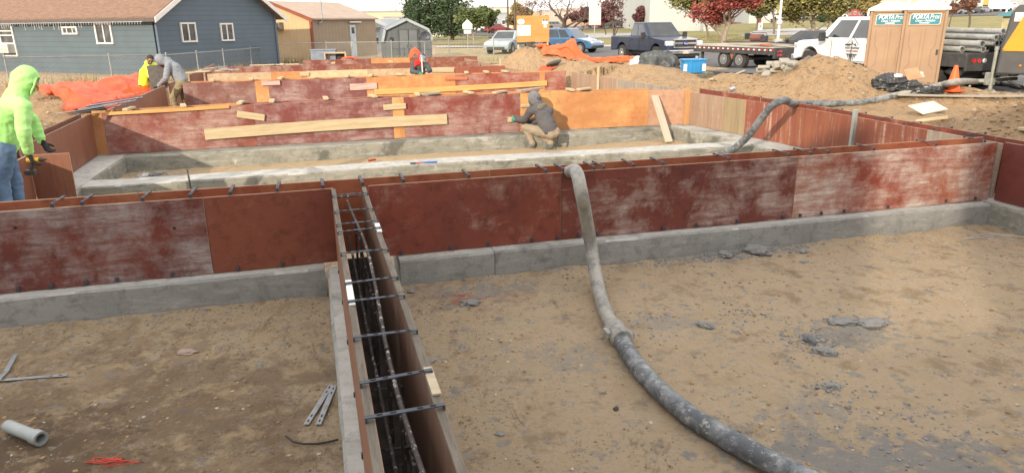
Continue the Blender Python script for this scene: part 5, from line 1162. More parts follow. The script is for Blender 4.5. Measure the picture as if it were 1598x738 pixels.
tree(1000, 44, 12, 26, 'small purple tree at the left edge of the tall white building', 'purple', (.12, .045, .045), (.12, .09, .08), 2.6, 11, leaf=.22, Y=125)
tree(1107, 54, -34, 118, 'olive and gold tree in front of the tall white building', 'oldgold', (.20, .19, .06), (.22, .18, .14), 1.9, 12, leaf=.15, Y=80)
tree(1129, 64, -28, 116, 'red leaved tree with a thick pale trunk on the grass strip', 'red', (.30, .07, .055), (.33, .27, .22), 2.5, 13, leaf=.115, Y=62, trunk_r=.30, first=.18)
tree(1208, 50, -34, 74, 'yellow green tree left of the white lamp pole', 'oldgold', (.20, .19, .06), (.22, .18, .14), 2.0, 15, leaf=.18, Y=96)
tree(1265, 56, -40, 130, 'broad tree with yellow olive leaves and a pale trunk above the white truck', 'yellow', (.24, .22, .07), (.40, .35, .28), 1.9, 16, leaf=.13, Y=66, trunk_r=.26, first=.2)
tree(1291, 38, 4, 46, 'dense green bush behind the broad yellow olive tree', 'green', (.06, .09, .035), (.2, .16, .12), 3.2, 17, leaf=.25, Y=105)
tree(1483, 30, -22, 22, 'narrow oval tree with rusty leaves just right of the toilets', 'rust', (.20, .10, .07), (.15, .11, .09), 3.6, 18, leaf=.22, Y=100)
tree(1514, 30, -20, 28, 'narrow oval tree with rusty leaves left of the teal roof', 'rust', (.22, .11, .07), (.15, .11, .09), 3.6, 19, leaf=.22, Y=100)
tree(1352, 34, -16, 60, 'thin golden tree above the white truck and the left toilet', 'gold', (.26, .19, .06), (.2, .16, .12), 1.8, 20, leaf=.24, Y=120)
rw = random.Random(77)
tree(1180, 40, -12, 50, 'dark evergreen bush between the red tree and the small white building', 'green', (.06, .09, .035), (.2, .16, .12), 2.2, 21, leaf=.25, Y=115)
# dry weeds along the fence: uncountable
wd = MB()
for _ in range(5200):
    s = rnd.random()
    px = rnd.uniform(-10, 820); Yb = 24.5+(px/255)*4.1 if px < 255 else (28.6+(px-255)/170*10 if px < 425 else 40.5)
    Yq = Yb+rnd.uniform(-1.6, .8)
    if noise.noise(Vector((px*.03, Yq*.5, 0)))+rnd.uniform(-.3, .3) < -.05: continue
    q = at(px, 60, Yq); q.z = gz(q.x, q.y); h_ = rnd.uniform(.12, .42); l = Vector((rnd.gauss(0, .08), rnd.gauss(0, .08), h_)); wd.mi = rnd.choice((0, 0, 1)); s_ = Vector((rnd.choice((-1, 1))*.012, .004, 0)); wd.add([q-s_, q+s_, q+l], [(0, 1, 2)])
tag(wd.build('dry_weeds', [M('straw', (.40, .32, .18), (.3, .23, .12), .95), M('straw_dark', (.18, .14, .08), None, .95)], origin=(0, 0, 0), fix=False), 'dry yellow weeds along the foot of the fence', None, None, 'stuff')
lv = MB()
for _ in range(2600):
    px = rnd.uniform(1085, 1330); py = rnd.uniform(56, 66) - (px-1085)*.012; q = gpf(px, py); q.z = base_h(q.x, q.y)+.09; s_ = rnd.uniform(.04, .10); a = rnd.uniform(0, 6); lv.mi = rnd.choice((0, 1, 1)); lv.add([q+Vector((cos(a)*s_, sin(a)*s_, 0)), q+Vector((cos(a+2)*s_, sin(a+2)*s_, .03)), q+Vector((cos(a+4)*s_, sin(a+4)*s_, .01))], [(0, 1, 2)])
tag(lv.build('fallen_leaves', [M('leaf_brown', (.35, .2, .07), None, .9), M('leaf_yellow', (.5, .38, .08), None, .9)], origin=(0, 0, 0), fix=False), 'yellow fallen leaves on the grass strip', None, None, 'stuff')
# ------------------------------------------------------------ vehicles
tyre_m = M('tyre', (.025, .025, .027), (.05, .045, .04), .85, 8, .3); rim_m = M('rim', (.42, .43, .44), None, .35, 6, metal=.7); chrome = M('chrome', (.70, .71, .72), None, .15, 3, metal=.9); blackp = M('black_plastic', (.02, .02, .022), (.04, .04, .042), .55, 8); glass_c = M('car_glass', (.012, .016, .02), (.03, .04, .05), .05, 2, coat=1); lampr = M('tail_lamp', (.45, .02, .02), None, .25, coat=1); lampw = M('head_lamp', (.75, .78, .8), (.5, .52, .55), .15, 9, coat=1)
def text(s, size, parent, loc, rot, mat, name='lettering', ext=.002, font_shear=0, bold=0, align='CENTER', sx=1.0):
    c = bpy.data.curves.new(name, 'FONT'); c.body = s; c.size = size; c.align_x = align; c.align_y = 'CENTER'; c.extrude = ext; c.shear = font_shear; c.offset = bold
    o = bpy.data.objects.new(name, c); C.objects.link(o); dg = bpy.context.evaluated_depsgraph_get(); me_ = bpy.data.meshes.new_from_object(o.evaluated_get(dg)); bpy.data.objects.remove(o)
    me_.name = name; me_.materials.clear(); me_.materials.append(mat); o = bpy.data.objects.new(name, me_); C.objects.link(o); o.parent = parent; o.location = loc; o.rotation_euler = rot; o.scale = (sx, 1, 1); return o
def wheel(root, x, y, r, w_, out):
    m = MB(); m.smooth = True; s = 1 if out > 0 else -1
    m.tube([(x, y-w_/2*s, r), (x, y-w_/2*s+.03*s, r), (x, y+w_/2*s-.03*s, r), (x, y+w_/2*s, r)], [r*.93, r, r, r*.93], 28); o = m.build('wheel', tyre_m, root, bevel=.008)
    m = MB(); m.smooth = False; yy = y+w_/2*s; m.tube([(x, yy-.02*s, r), (x, yy+.004*s, r)], [r*.60, r*.58], 24); m.tube([(x, yy, r), (x, yy+.03*s, r)], [r*.2, r*.14], 12); m.build('rim', rim_m, o)
    m = MB()
    for k in range(8): a = 2*pi*k/8; m.box((x+cos(a)*r*.38, yy+.006*s, r+sin(a)*r*.38), (r*.09, .006, r*.09)); 
    m.build('rim_hole', blackp, o); return o
def arcpts(cx, cz, r, n=9, a0=pi, a1=0): return [(cx+cos(a0+(a1-a0)*i/n)*r, cz+sin(a0+(a1-a0)*i/n)*r) for i in range(n+1)]
def greenhouse(root, paint, xs, zs, wb, wt, name='cab'):
    """xs: base rear, top rear, top front, base front ; side pillars between the panes"""
    xr, xtr, xtf, xf = xs; z0, z1 = zs
    V = [Vector(p) for p in ((xr, -wb, z0), (xf, -wb, z0), (xf, wb, z0), (xr, wb, z0), (xtr, -wt, z1), (xtf, -wt, z1), (xtf, wt, z1), (xtr, wt, z1))]
    m = MB(); m.add(V, [(0, 3, 2, 1), (4, 5, 6, 7), (0, 1, 5, 4), (2, 3, 7, 6), (1, 2, 6, 5), (3, 0, 4, 7)]); cab = m.build(name, paint, root, bevel=.05)
    def pane(a, b, c, d, u0, u1, v0, v1, nm):
        def P_(u, v): return (a.lerp(b, u)).lerp(d.lerp(c, u), v)
        n_ = (b-a).cross(d-a).normalized(); q = [P_(u0, v0), P_(u1, v0), P_(u1, v1), P_(u0, v1)]; m = MB(); m.add([p+n_*.006 for p in q]+[p-n_*.03 for p in q], [(0, 1, 2, 3), (0, 4, 5, 1), (1, 5, 6, 2), (2, 6, 7, 3), (3, 7, 4, 0)]); return m.build(nm, glass_c, cab, fix=True)
    return cab, V, pane
def pickup(name, label, cat, loc, rz, paint, L=6.2, wd=2.03, H_=1.98, flat=None, bedpaint=None, chrome_front=True, wr=.42):
    t_ = thing(name, label, cat, loc, rz); h = wd/2; fx = L/2; ax_f = fx-1.0; ax_r = -fx+1.30; belt = 1.28; sill = .52; cab_r = -fx+(3.65 if flat else 2.05)
    poly = [(cab_r if flat else -fx+.05, belt+ (.0)), (cab_r+.0, belt), (fx-1.55, belt), (fx-.25, belt-.10), (fx-.05, belt-.22), (fx, .62), (fx-.06, sill)] + [(x, z) for x, z in arcpts(ax_f, wr, wr+.13, 10, 0, pi) if z >= sill] 
    if flat: poly += [(cab_r, sill)]
    else: poly += [(x, z) for x, z in arcpts(ax_r, wr, wr+.12, 10, 0, pi) if z >= sill] + [(-fx+.05, sill)]
    m = MB(); m.prism(poly, -h, h); body = m.build('body', paint, t_, bevel=.045)
    m = MB(); m.box((ax_f*.1, 0, .48), (L*.86, wd*.7, .16)); m.box((ax_f, 0, wr+.1), (1.05, wd*.93, .62)); m.box((ax_r, 0, wr+.08), (1.05, wd*.90, .55)) if not flat else None; m.build('chassis', blackp, t_)
    if not flat:
        m = MB(); m.box(((-fx+.12+cab_r-.08)/2, 0, belt+.004), (cab_r-.08+fx-.12, wd-.16, .012)); m.build('bed_liner', blackp, t_)
    cab, V, pane = greenhouse(t_, paint, (cab_r, cab_r+.12, fx-2.55+(.45 if flat else 0), fx-1.75+(.40 if flat else 0)), (belt-.02, H_), h-.05, h-.22)
    # side glass, both sides ; windscreen ; rear glass
    for a, b, c, d in ((V[0], V[1], V[5], V[4]),): pane(a, b, c, d, .07, .42, .10, .86, 'side_window'); pane(a, b, c, d, .47, .86, .10, .86, 'side_window')
    for a, b, c, d in ((V[2], V[3], V[7], V[6]),): pane(a, b, c, d, .14, .53, .10, .86, 'side_window'); pane(a, b, c, d, .58, .93, .10, .86, 'side_window')
    pane(V[1], V[2], V[6], V[5], .06, .94, .06, .90, 'windscreen'); pane(V[3], V[0], V[4], V[7], .10, .90, .12, .85, 'rear_window')
    for s in (-1, 1):
        for x0, x1 in ((cab_r+.10, cab_r+1.08), (cab_r+1.12, cab_r+2.15)):
            m = MB(); y = s*(h+.003)
            for bx in (((x0+x1)/2, .60, x1-x0, .012), ): m.box((bx[0], y, bx[1]), (bx[2], .006, bx[3]))
            for x in (x0, x1): m.box((x, y, .93), (.014, .006, .66))
            m.build('door_seam', blackp, body)
            m = MB(); m.box((x0+.17, s*(h+.02), 1.12), (.20, .04, .045)); m.build('door_handle', blackp, body, bevel=.01)
        m = MB(); m.box((fx-1.92, s*(h+.20), 1.36), (.13, .22, .30)); m.bar((fx-1.95, s*(h-.03), 1.32), (fx-1.92, s*(h+.12), 1.34), .06, .06); m.build('mirror', blackp, t_, bevel=.03)
        m = MB(); m.box((fx-.12, s*(h-.20), 1.0), (.22, .40, .22)); m.build('headlight', lampw, t_, bevel=.03)
        wheel(t_, ax_f, s*(h-.15), wr, .28, s); wheel(t_, ax_r, s*(h-.15), wr, .28, s)
        if flat: wheel(t_, ax_r, s*(h-.45), wr, .26, s)
        else: m = MB(); m.box((-fx+.06, s*(h-.10), 1.05), (.08, .16, .40)); m.build('tail_lamp', lampr, t_, bevel=.02)
    gm = chrome if chrome_front else blackp
    m = MB(); m.box((fx-.02, 0, .98), (.10, wd-.78, .40)); m.build('grille', blackp, t_, bevel=.02)
    m = MB(); m.box((fx+.035, 0, 1.17), (.06, wd-.70, .06)); m.box((fx+.035, 0, .99), (.06, wd-.74, .09)); m.box((fx+.035, 0, .80), (.06, wd-.74, .05)); m.box((fx+.03, -(h-.41), .98), (.06, .05, .42)); m.box((fx+.03, (h-.41), .98), (.06, .05, .42)); m.build('grille_bar', gm, t_, bevel=.012)
    m = MB(); m.box((fx+.04, 0, .60), (.22, wd-.02, .20)); bp = m.build('bumper', gm, t_, bevel=.04)
    m = MB(); m.box((fx+.153, 0, .60), (.01, .36, .17)); m.build('number_plate', M('plate', (.65, .6, .6), (.6, .35, .3), .5, 6), bp)
    m = MB(); m.box((fx-.0, 0, .44), (.12, wd*.8, .14)); m.build('valance', blackp, t_)
    return t_, body, belt, h, fx, cab_r, ax_r
def place(px, pbase, z=None, Y=None):
    q = gpf(px, pbase) if Y is None else at(px, pbase, Y); q.z = base_h(q.x, q.y)+.04; return q
navy = M('paint_navy', (.008, .020, .058), (.007, .016, .045), .3, 1, coat=.35); wpaint = M('paint_white', (.72, .74, .76), (.66, .69, .72), .25, 1, coat=1, spots=((.55, .53, .48), 5, .64, .8))
# dark pickup, nose towards the viewer's right
hd = atan2(-.94, .335); q = at(1019, 92, 38); q.z = gz(q.x, q.y)
t_, body, belt, h, fx, cab_r, ax_r = pickup('pickup_truck', 'dark navy crew cab pickup with a chrome grille behind the soil bank', 'pickup truck', q, hd, navy, L=5.8, H_=1.98, wr=.42)
m = MB(); m.smooth = True; 
m.tube([(fx+.068, 0, .99), (fx+.085, 0, .99)], [.001, .001], 4); m = MB(); m.smooth = True; m.ball((fx+.07, 0, .99), (.02, .17, .075), 20, 10); em = m.build('emblem', M('emblem_blue', (.01, .05, .25), None, .2, coat=1), t_)
text('Ford', .12, em, (fx+.092, 0, .985), (pi/2, 0, pi/2), M('script_white', (.85, .85, .85)), 'lettering', .001, .35)
# white crew cab truck with flat dark bed, nose away to the left
q1 = at(1244, 108, 26.6); q2 = at(1500, 130, 19.3); dv = Vector((q1.x-q2.x, q1.y-q2.y, 0)); hd = atan2(dv.y, dv.x); d_ = dv.normalized(); side_n = Vector((-d_.y, d_.x, 0))
q = Vector((q2.x, q2.y, 0)) + d_*4.05 - side_n*1.16; q.z = gz(q.x, q.y)+.02 if 0 else base_h(q.x, q.y)+.02
Lw = dv.length+2.3
t_, body, belt, h, fx, cab_r, ax_r = pickup('service_truck', 'white crew cab truck with a mountain door sign and a pipe-laden black bed', 'truck', q, hd, wpaint, L=8.0, H_=2.0, flat=True, chrome_front=True, wr=.43)
bedm = M('bed_black', (.035, .036, .04), (.06, .058, .055), .6, 5, .2, spots=((.16, .14, .12), 7, .6, .75))
m = MB(); m.box(((-fx-.1+cab_r-.1)/2, 0, .98), (cab_r-.1+fx+.1, 2.32, .10)); m.box(((-fx-.1+cab_r-.1)/2, 1.16, .84), (cab_r+fx, .06, .36)); m.box(((-fx-.1+cab_r-.1)/2, -1.16, .84), (cab_r+fx, .06, .36)); m.box((-fx-.10, 0, .80), (.08, 2.36, .46)); m.box((cab_r-.12, 0, 1.35), (.08, 2.2, .75)); m.prism([(-fx-.08, .62), (ax_r-.7, .62), (ax_r-.5, .50), (-fx+.3, .36)], -1.0, 1.0); bed = m.build('flat_bed', bedm, t_, bevel=.012)
for s in (-1, 1):
    for k in range(3):
        m = MB(); m.smooth = True; m.cyl((-fx-.135, s*(.98-.17*k), .84), (-fx-.16, s*(.98-.17*k), .84), .06, n=16); m.build('tail_lamp', lampr if k < 2 else lampw, bed)
m = MB(); m.box((-fx-.15, 0, .74), (.012, .32, .17)); m.build('number_plate', M('plate', (.65, .6, .6)), bed)
text('K 4E 271', .09, bed, (-fx-.158, 0, .74), (pi/2, 0, -pi/2), M('plate_ink', (.1, .1, .2)), 'lettering', .001) if 0 else None
m = MB(); m.box((-fx-.2, 0, .46), (.25, .07, .07)); m.bar((-fx-.12, -.6, .5), (-fx-.25, -.2, .48), .05, .05); m.bar((-fx-.12, .6, .5), (-fx-.25, .2, .48), .05, .05); m.build('tow_hitch', M('rusty_grey', (.28, .26, .24), (.2, .15, .12), .8, 12), bed)
# door sign: mountain diamond with two lines of lettering, on the left doors
ink = M('decal_dark', (.05, .06, .075), None, .5); ink2 = M('decal_red', (.35, .08, .07), None, .5)
cx, cz, yy = cab_r+1.06, 1.0, h+.008
def decal(polys, mat, nm='emblem'):
    m = MB()
    for p_ in polys: m.prism([(cx+a, cz+b) for a, b in p_], yy-.004, yy)
    return m.build(nm, mat, body)
decal([[(-.30, .12), (0, .40), (.30, .12), (.275, .12), (0, .375), (-.275, .12)], [(-.22, .07), (-.13, .17), (-.06, .12), (0, .20), (.06, .12), (.13, .17), (.22, .07), (.10, .10), (0, .14), (-.10, .10)]], ink)
decal([[(-.30, -.16), (-.25, -.22), (-.25, -.18)], [(-.24, -.16), (-.16, -.32), (-.16, -.17)], [(-.15, -.16), (-.08, -.40), (-.07, -.17)], [(-.06, -.16), (0, -.46), (.06, -.16)], [(.07, -.17), (.08, -.40), (.15, -.16)], [(.16, -.17), (.16, -.32), (.24, -.16)], [(.25, -.18), (.25, -.22), (.30, -.16)]], ink)
text('ROCKY MOUNTAIN', .095, body, (cx, yy+.001, cz+.015), (pi/2, 0, pi), ink, 'lettering', .001, 0, .003, sx=.80); text('CONCRETE PUMPING', .078, body, (cx, yy+.001, cz-.085), (pi/2, 0, pi), ink2, 'lettering', .001, 0, .002, sx=.80)
m = MB(); 
for x in (cab_r+.3, cab_r+.9): m.bar((x, -.7, 2.02), (x, -.7, 2.22), .05, .05); m.bar((x, .7, 2.02), (x, .7, 2.22), .05, .05); m.bar((x, -.7, 2.22), (x, .7, 2.22), .05, .05)
m.bar((cab_r+.3, .7, 2.22), (cab_r+.9, .7, 2.22), .05, .05); m.bar((cab_r+.3, -.7, 2.22), (cab_r+.9, -.7, 2.22), .05, .05); m.build('roof_rack', polew, t_, bevel=.01)
# pipes on its bed
pg = hose_mat('pipe_grey', (.22, .24, .24), (.36, .37, .36), .7); rp = random.Random(9); Mw = t_.matrix_basis.copy() if 0 else Matrix.Translation(t_.location) @ Matrix.Rotation(hd, 4, 'Z')
k = 0
for lay, n_ in ((0, 8), (1, 7), (2, 5), (3, 3)):
    for i in range(n_):
        y = -.92+.25*i+lay*.12; z = 1.115+lay*.155; r = .068+rp.uniform(-.008, .01)
        x0 = -fx+.02+rp.uniform(-.15, .5); x1 = cab_r-.25-rp.uniform(0, .2); tw = rp.uniform(-.14, .14)
        a = Mw @ Vector((x0, y, z)); b = Mw @ Vector((x1, y+tw, z+rp.uniform(0, .03))); m = MB(); m.smooth = True; m.pipe(a, b, r, r*.72, 16); m.pipe(a, a.lerp(b, .03), r*1.18, r*.72, 16)
        tag(m.build('steel_pipe', pg), 'grey cement-stained pump pipe lying in the stack on the black truck bed', 'pipe', 'pump pipes stacked on the truck bed'); k += 1
# black flatbed trailer
a = at(1083, 82, 32.5); b = at(1208, 92, 28.2); a.z = b.z = 0; d_ = (b-a).normalized(); hd = atan2(d_.y, d_.x); Lt = (b-a).length; n_ = Vector((-d_.y, d_.x, 0))
q = (a+b)/2 + n_*1.2; q.z = base_h(q.x, q.y)+.04
t_ = thing('flatbed_trailer', 'long black flatbed trailer with a plank deck and red and white reflector tape', 'trailer', q, hd); ht = Lt/2; dk = .86
m = MB(); m.box((0, -1.2, dk-.10), (Lt, .08, .26)); m.box((0, 1.2, dk-.10), (Lt, .08, .26)); m.box((-ht, 0, dk-.1), (.08, 2.4, .26)); m.box((ht, 0, dk-.16), (.10, 2.48, .42)); 
for x in (-ht*.6, -ht*.2, ht*.2, ht*.6): m.box((x, 0, dk-.14), (.08, 2.3, .12))
m.box((-ht+.35, -1.0, .42), (.10, .10, .72)); m.box((-ht+.35, 1.0, .42), (.10, .10, .72)); m.build('frame', bedm, t_, bevel=.01)
m = MB()
for i in range(9): m.box((0, -1.02+.255*i, dk+.02), (Lt-.15, .235, .045))
m.build('deck', M('deck_wood', (.42, .38, .31), (.32, .29, .24), .9, 3, .3, stretch=(.5, 4, 4)), t_, bevel=.005)
m = MB(); n9 = 16
for i in range(n9): m.box((-ht+Lt*(i+.4)/n9, -1.243, dk-.045), (Lt/n9*.34, .008, .05))
m.build('reflector_tape', M('tape_white', (.8, .8, .8)), t_); m = MB()
for i in range(n9): m.box((-ht+Lt*(i+.74)/n9, -1.243, dk-.045), (Lt/n9*.34, .008, .05))
m.build('reflector_tape', M('tape_red', (.5, .03, .03)), t_)
for s in (-1, 1):
    for z in (0, .14): m = MB(); m.smooth = True; m.box((ht+.055, s*.98, dk-.10-z), (.02, .24, .075)); m.build('tail_lamp', lampr, t_, bevel=.01)
for x in (-.55, .38): wheel(t_, x, -1.0, .37, .24, -1); wheel(t_, x, 1.0, .37, .24, 1)
m = MB(); m.prism([(-.14, dk-.2), (.0, .38), (.10, dk-.2)], -1.17, -1.11); m.build('spring_hanger', M('rust_brown', (.32, .15, .08), None, .8), t_)
m = MB(); m.box((0, 0, .42), (1.6, 1.7, .10)); m.build('axle', blackp, t_)
Mt = Matrix.Translation(q) @ Matrix.Rotation(hd, 4, 'Z')
for i, (x, y, l_, lb) in enumerate([(-.6, .4, 2.6, 'loose grey plank on the flatbed trailer, far side'), (.3, .0, 2.9, 'loose plank across the middle of the flatbed trailer'), (1.2, -.4, 2.2, 'loose plank near the back of the flatbed trailer'), (-1.3, .8, 2.8, 'dark plank on the far edge of the flatbed trailer')]):
    board('plank', Mt @ Vector((x-l_/2, y, dk+.07+.03*i)), Mt @ Vector((x+l_/2, y+.15, dk+.08+.03*i)), .22, .04, grey_w if i != 3 else bedm, lb)
p_ = Mt @ Vector((-.2, .3, dk+.2)); t2 = thing('generator', 'small dark reddish machine standing on the flatbed trailer', 'machine', p_, hd+.3)
m = MB(); m.smooth = True; m.cyl((-.25, 0, .16), (.3, 0, .16), .15, n=16); m.build('drum', M('dark_red_metal', (.16, .06, .05), None, .6), t2); m = MB(); m.box((.36, 0, .13), (.22, .3, .26)); m.build('motor', blackp, t2, bevel=.02); m = MB(); m.tube([(-.4, .15, .2), (-.3, .15, .36), (.35, .15, .36), (.42, .15, .2)], .015, 8); m.build('handle', blackp, t2)
p_ = Mt @ Vector((1.4, -.7, dk+.12)); clod(p_, (.28, .2, .1), M('red_cloth', (.6, .14, .07), None, .8), 'rag', 'crumpled orange red rag on the rear of the flatbed trailer', 'rag')
# simple cars
def car(name, label, loc, rz, paint, L=4.6, H_=1.62, wd=1.8, suv=True, group=None, cat='car', detail=True):
    t_ = thing(name, label, cat, loc, rz, group); h = wd/2; fx = L/2; wr = .34; af, ar = fx-.9, -fx+.95; belt = .98 if suv else .92; sill = .30
    poly = [(-fx+.02, belt), (fx-1.15, belt), (fx-.3, belt-.16), (fx-.02, belt-.32), (fx, .42), (fx-.1, sill)] + [(x, z) for x, z in arcpts(af, wr, wr+.07, 8, 0, pi) if z >= sill] + [(x, z) for x, z in arcpts(ar, wr, wr+.07, 8, 0, pi) if z >= sill] + [(-fx+.08, sill), (-fx, .5)]
    m = MB(); m.prism(poly, -h, h); m.build('body', paint, t_, bevel=.06)
    xr = -fx+.08 if suv else -fx+.55
    cab, V, pane = greenhouse(t_, paint, (xr, xr+.30, fx-1.95, fx-1.2), (belt-.03, H_), h-.04, h-.22)
    pane(V[0], V[1], V[5], V[4], .06, .30, .12, .84, 'side_window'); pane(V[0], V[1], V[5], V[4], .33, .60, .12, .84, 'side_window'); pane(V[0], V[1], V[5], V[4], .63, .86, .12, .84, 'side_window')
    pane(V[2], V[3], V[7], V[6], .14, .37, .12, .84, 'side_window'); pane(V[2], V[3], V[7], V[6], .40, .67, .12, .84, 'side_window'); pane(V[2], V[3], V[7], V[6], .70, .94, .12, .84, 'side_window')
    pane(V[1], V[2], V[6], V[5], .07, .93, .08, .88, 'windscreen'); pane(V[3], V[0], V[4], V[7], .08, .92, .12, .85, 'rear_window')
    if detail:
        for s in (-1, 1):
            wheel(t_, af, s*(h-.11), wr, .22, s); wheel(t_, ar, s*(h-.11), wr, .22, s)
            m = MB(); m.box((fx-.08, s*(h-.24), .68), (.16, .34, .14)); m.build('headlight', lampw, t_, bevel=.03); m = MB(); m.box((-fx+.03, s*(h-.16), .78), (.08, .22, .22)); m.build('tail_lamp', lampr, t_, bevel=.02); m = MB(); m.box((fx-1.45, s*(h+.10), belt+.08), (.12, .18, .12)); m.build('mirror', blackp, t_, bevel=.02)
        m = MB(); m.box((fx-.0, 0, .42), (.06, wd*.7, .16)); m.box((0, 0, .34), (L*.8, wd*.85, .12)); m.build('grille', blackp, t_)
        m = MB(); m.box((-fx-.008, 0, .66), (.012, .34, .15)); m.build('number_plate', M('plate', (.65, .6, .6)), t_)
    return t_
pblue = M('paint_blue', (.05, .13, .26), None, .25, coat=1); psil = M('paint_pale_blue', (.34, .42, .46), None, .25, coat=1); pred = M('paint_red', (.28, .03, .03), None, .3, coat=1); pgrey = M('paint_grey', (.22, .23, .25), None, .3, coat=1); pblk = M('paint_black', (.02, .02, .024), None, .3, coat=1)
q = at(793, 80, 50); q.z = gz(q.x, q.y); car('parked_car', 'pale silver blue car parked left of the notice board, behind the dirt heap', q, radians(248), psil, L=4.4, H_=1.5)
q = at(888, 72, 50); q.z = gz(q.x, q.y); car('parked_car', 'blue car with a dark windscreen behind the peak of the right orange tarp', q, radians(-35), pblue, L=4.5, H_=1.62)
q = at(1262, 76, 34); q.z = gz(q.x, q.y); car('parked_car', 'black car showing its roof just behind the nose of the white truck', q, radians(150), pblk, L=4.6, H_=1.45)
# distant vehicles: one of each paint, then copies
far = []
for pm_, nm in ((wpaint, 'white'), (pgrey, 'grey'), (pblue, 'blue'), (pred, 'red'), (psil, 'silver'), (pblk, 'black')):
    far.append((car('parked_car', 'x', (0, 0, 0), 0, pm_, detail=False, L=4.5, H_=1.55), nm))
for o, nm in far:
    for s in (-1, 1):
        m = MB(); m.smooth = True; m.cyl((1.35, s*.8, .33), (1.35, s*.93, .33), .34, n=14); m.build('wheel', tyre_m, o); m = MB(); m.smooth = True; m.cyl((-1.35, s*.8, .33), (-1.35, s*.93, .33), .34, n=14); m.build('wheel', tyre_m, o)
usedc = set(); rf = random.Random(4)
farspots = [(942, 44, 'bare purple tree'), (958, 43.5, ''), (972, 44.5, ''), (835, 49, ''), (776, 52, ''), (870, 46, '')] 
rows_ = [(931, 45, 3), (947, 44.6, 5), (963, 44.2, 5), (745, 52, 0), (777, 53, 3), (752, 51, 4), (868, 47, 1), (1100, 43, 0), (1214, 33, 0), (1227, 32, 0), (1242, 32, 4), (1256, 31, 1), (1272, 31, 0), (1288, 30, 1), (1306, 30, 0), (1470, 24, 1), (1488, 23, 2), (1503, 23, 1), (1520, 22, 5), (1535, 21, 1), (1496, 16, 0), (1475, 15, 0), (1516, 14, 4), (1580, 14, 0), (1226, 22, 0), (1246, 21, 4), (1262, 20, 0), (1440, 15, 1), (1452, 20, 0), (1350, 22, 1), (1330, 24, 0)]
where = {0: 'in the far lot left of the dark pickup', 1: 'on the road behind the pale tree', 2: 'on the slope right of the white lamp pole', 3: 'in the hillside lot right of the portable toilets'}
for i, (px, pb_, ci) in enumerate(rows_):
    o, nm = far[ci]
    q = gpf(px, pb_); 
    if q.y > 420: q = at(px, pb_, 420)
    q.z = base_h(q.x, q.y)+.1
    if ci in usedc: o = copy_tree(o)
    usedc.add(ci); o.location = q; o.rotation_euler = (0, 0, rf.choice((0, pi, .3, 2.8))+rf.uniform(-.2, .2))
    k = 0 if px < 980 and px > 900 else (1 if px <= 900 else (2 if px < 1400 else 3))
    tag(o, '%s car, very small, %s' % (nm, where[k]), 'car', '%s cars %s' % (nm, where[k]))
yl = M('paint_yellow', (.55, .40, .10), None, .5)
for i, (px, pb_, mt, lb) in enumerate([(1234, 30, yl, 'yellow box truck body far behind the white lamp pole'), (1252, 29, wpaint, 'white box truck far behind the white lamp pole'), (1560, 19, wpaint, 'white far box truck left of the teal roof'), (1532, 12, yl, 'tan far box truck above the rusty oval trees'), (1318, 26, wpaint, 'white far box truck above the cab of the white truck')]):
    q = gpf(px, pb_); q = q if q.y < 330 else at(px, pb_, 330); q.z = base_h(q.x, q.y)+.05; t_ = thing('box_truck', lb, 'truck', q, .15*i)
    m = MB(); m.box((-.7, 0, 1.85), (4.6, 2.3, 2.4)); m.build('cargo_box', mt, t_, bevel=.03); m = MB(); m.prism([(1.65, .5), (3.4, .5), (3.4, 1.3), (2.9, 2.2), (1.65, 2.2)], -1.0, 1.0); m.build('cab', wpaint, t_, bevel=.05)
    m = MB()
    for x in (-1.8, 2.4): m.cyl((x, -1.1, .45), (x, 1.1, .45), .45, n=14)
    m.build('wheel', tyre_m, t_); m = MB(); m.box((3.18, 0, 1.7), (.45, 1.7, .6)); m.build('windscreen', glass_c, t_)
# black and orange machine at the right edge with its jack stand
q = at(1600, 128, 16.6); q.z = base_h(q.x, q.y)+.02; PY = -.66; t_ = thing('concrete_pump', 'black and orange towable pump at the right edge with a white phone sticker', 'machine', q, PY)
orange_p = M('paint_orange', (.72, .30, .02), (.66, .26, .015), .35, 2, coat=.5); shell = M('shell_black', (.045, .047, .052), (.065, .067, .07), .5, 3)
def lc(px, py): s, z = wallpt(px, py, q, Vector((cos(PY), sin(PY), 0))); return (s, z-q.z)
P_ = [lc(1553, 116), lc(1562, 76), lc(1578, 22), lc(1590, 8), lc(1760, 2), lc(1760, 122)]
m = MB(); m.prism(P_, 0, 2.4); m.build('cowl', shell, t_, bevel=.04)
m = MB(); m.prism([lc(1564, 78), lc(1600, 22), lc(1760, 18), lc(1760, 86)], -.02, .0); m.prism([lc(1563, 80), lc(1578, 76), lc(1760, 80), lc(1760, 84)], -.03, -.021); m.build('side_panel', orange_p, t_, bevel=.006)
a = lc(1585, 20); b = lc(1598, 34); m = MB(); m.box(((a[0]+b[0])/2, -.012, (a[1]+b[1])/2), (b[0]-a[0], .012, a[1]-b[1])); st = m.build('sticker', M('sticker_white', (.8, .8, .78)), t_, bevel=.003) 
m = MB(); cx_, cz_ = (a[0]+b[0])/2, (a[1]+b[1])/2; m.smooth = True; m.tube([(cx_-.035, -.021, cz_+.06), (cx_-.05, -.021, cz_), (cx_-.02, -.021, cz_-.05), (cx_+.03, -.021, cz_-.06)], [.018, .012, .014, .02], 8, True, .2); m.build('sticker_symbol', ink, st)
m = MB(); z1 = lc(1600, 124)[1]; m.box((1.3, 1.1, .55), (2.6, 2.0, .22)); m.tube([(-.35, .3, .5), (0, .3, .32), (.5, .3, .38), (.9, .3, .30), (1.4, .3, .36)], .03, 8); m.build('chassis', blackp, t_)
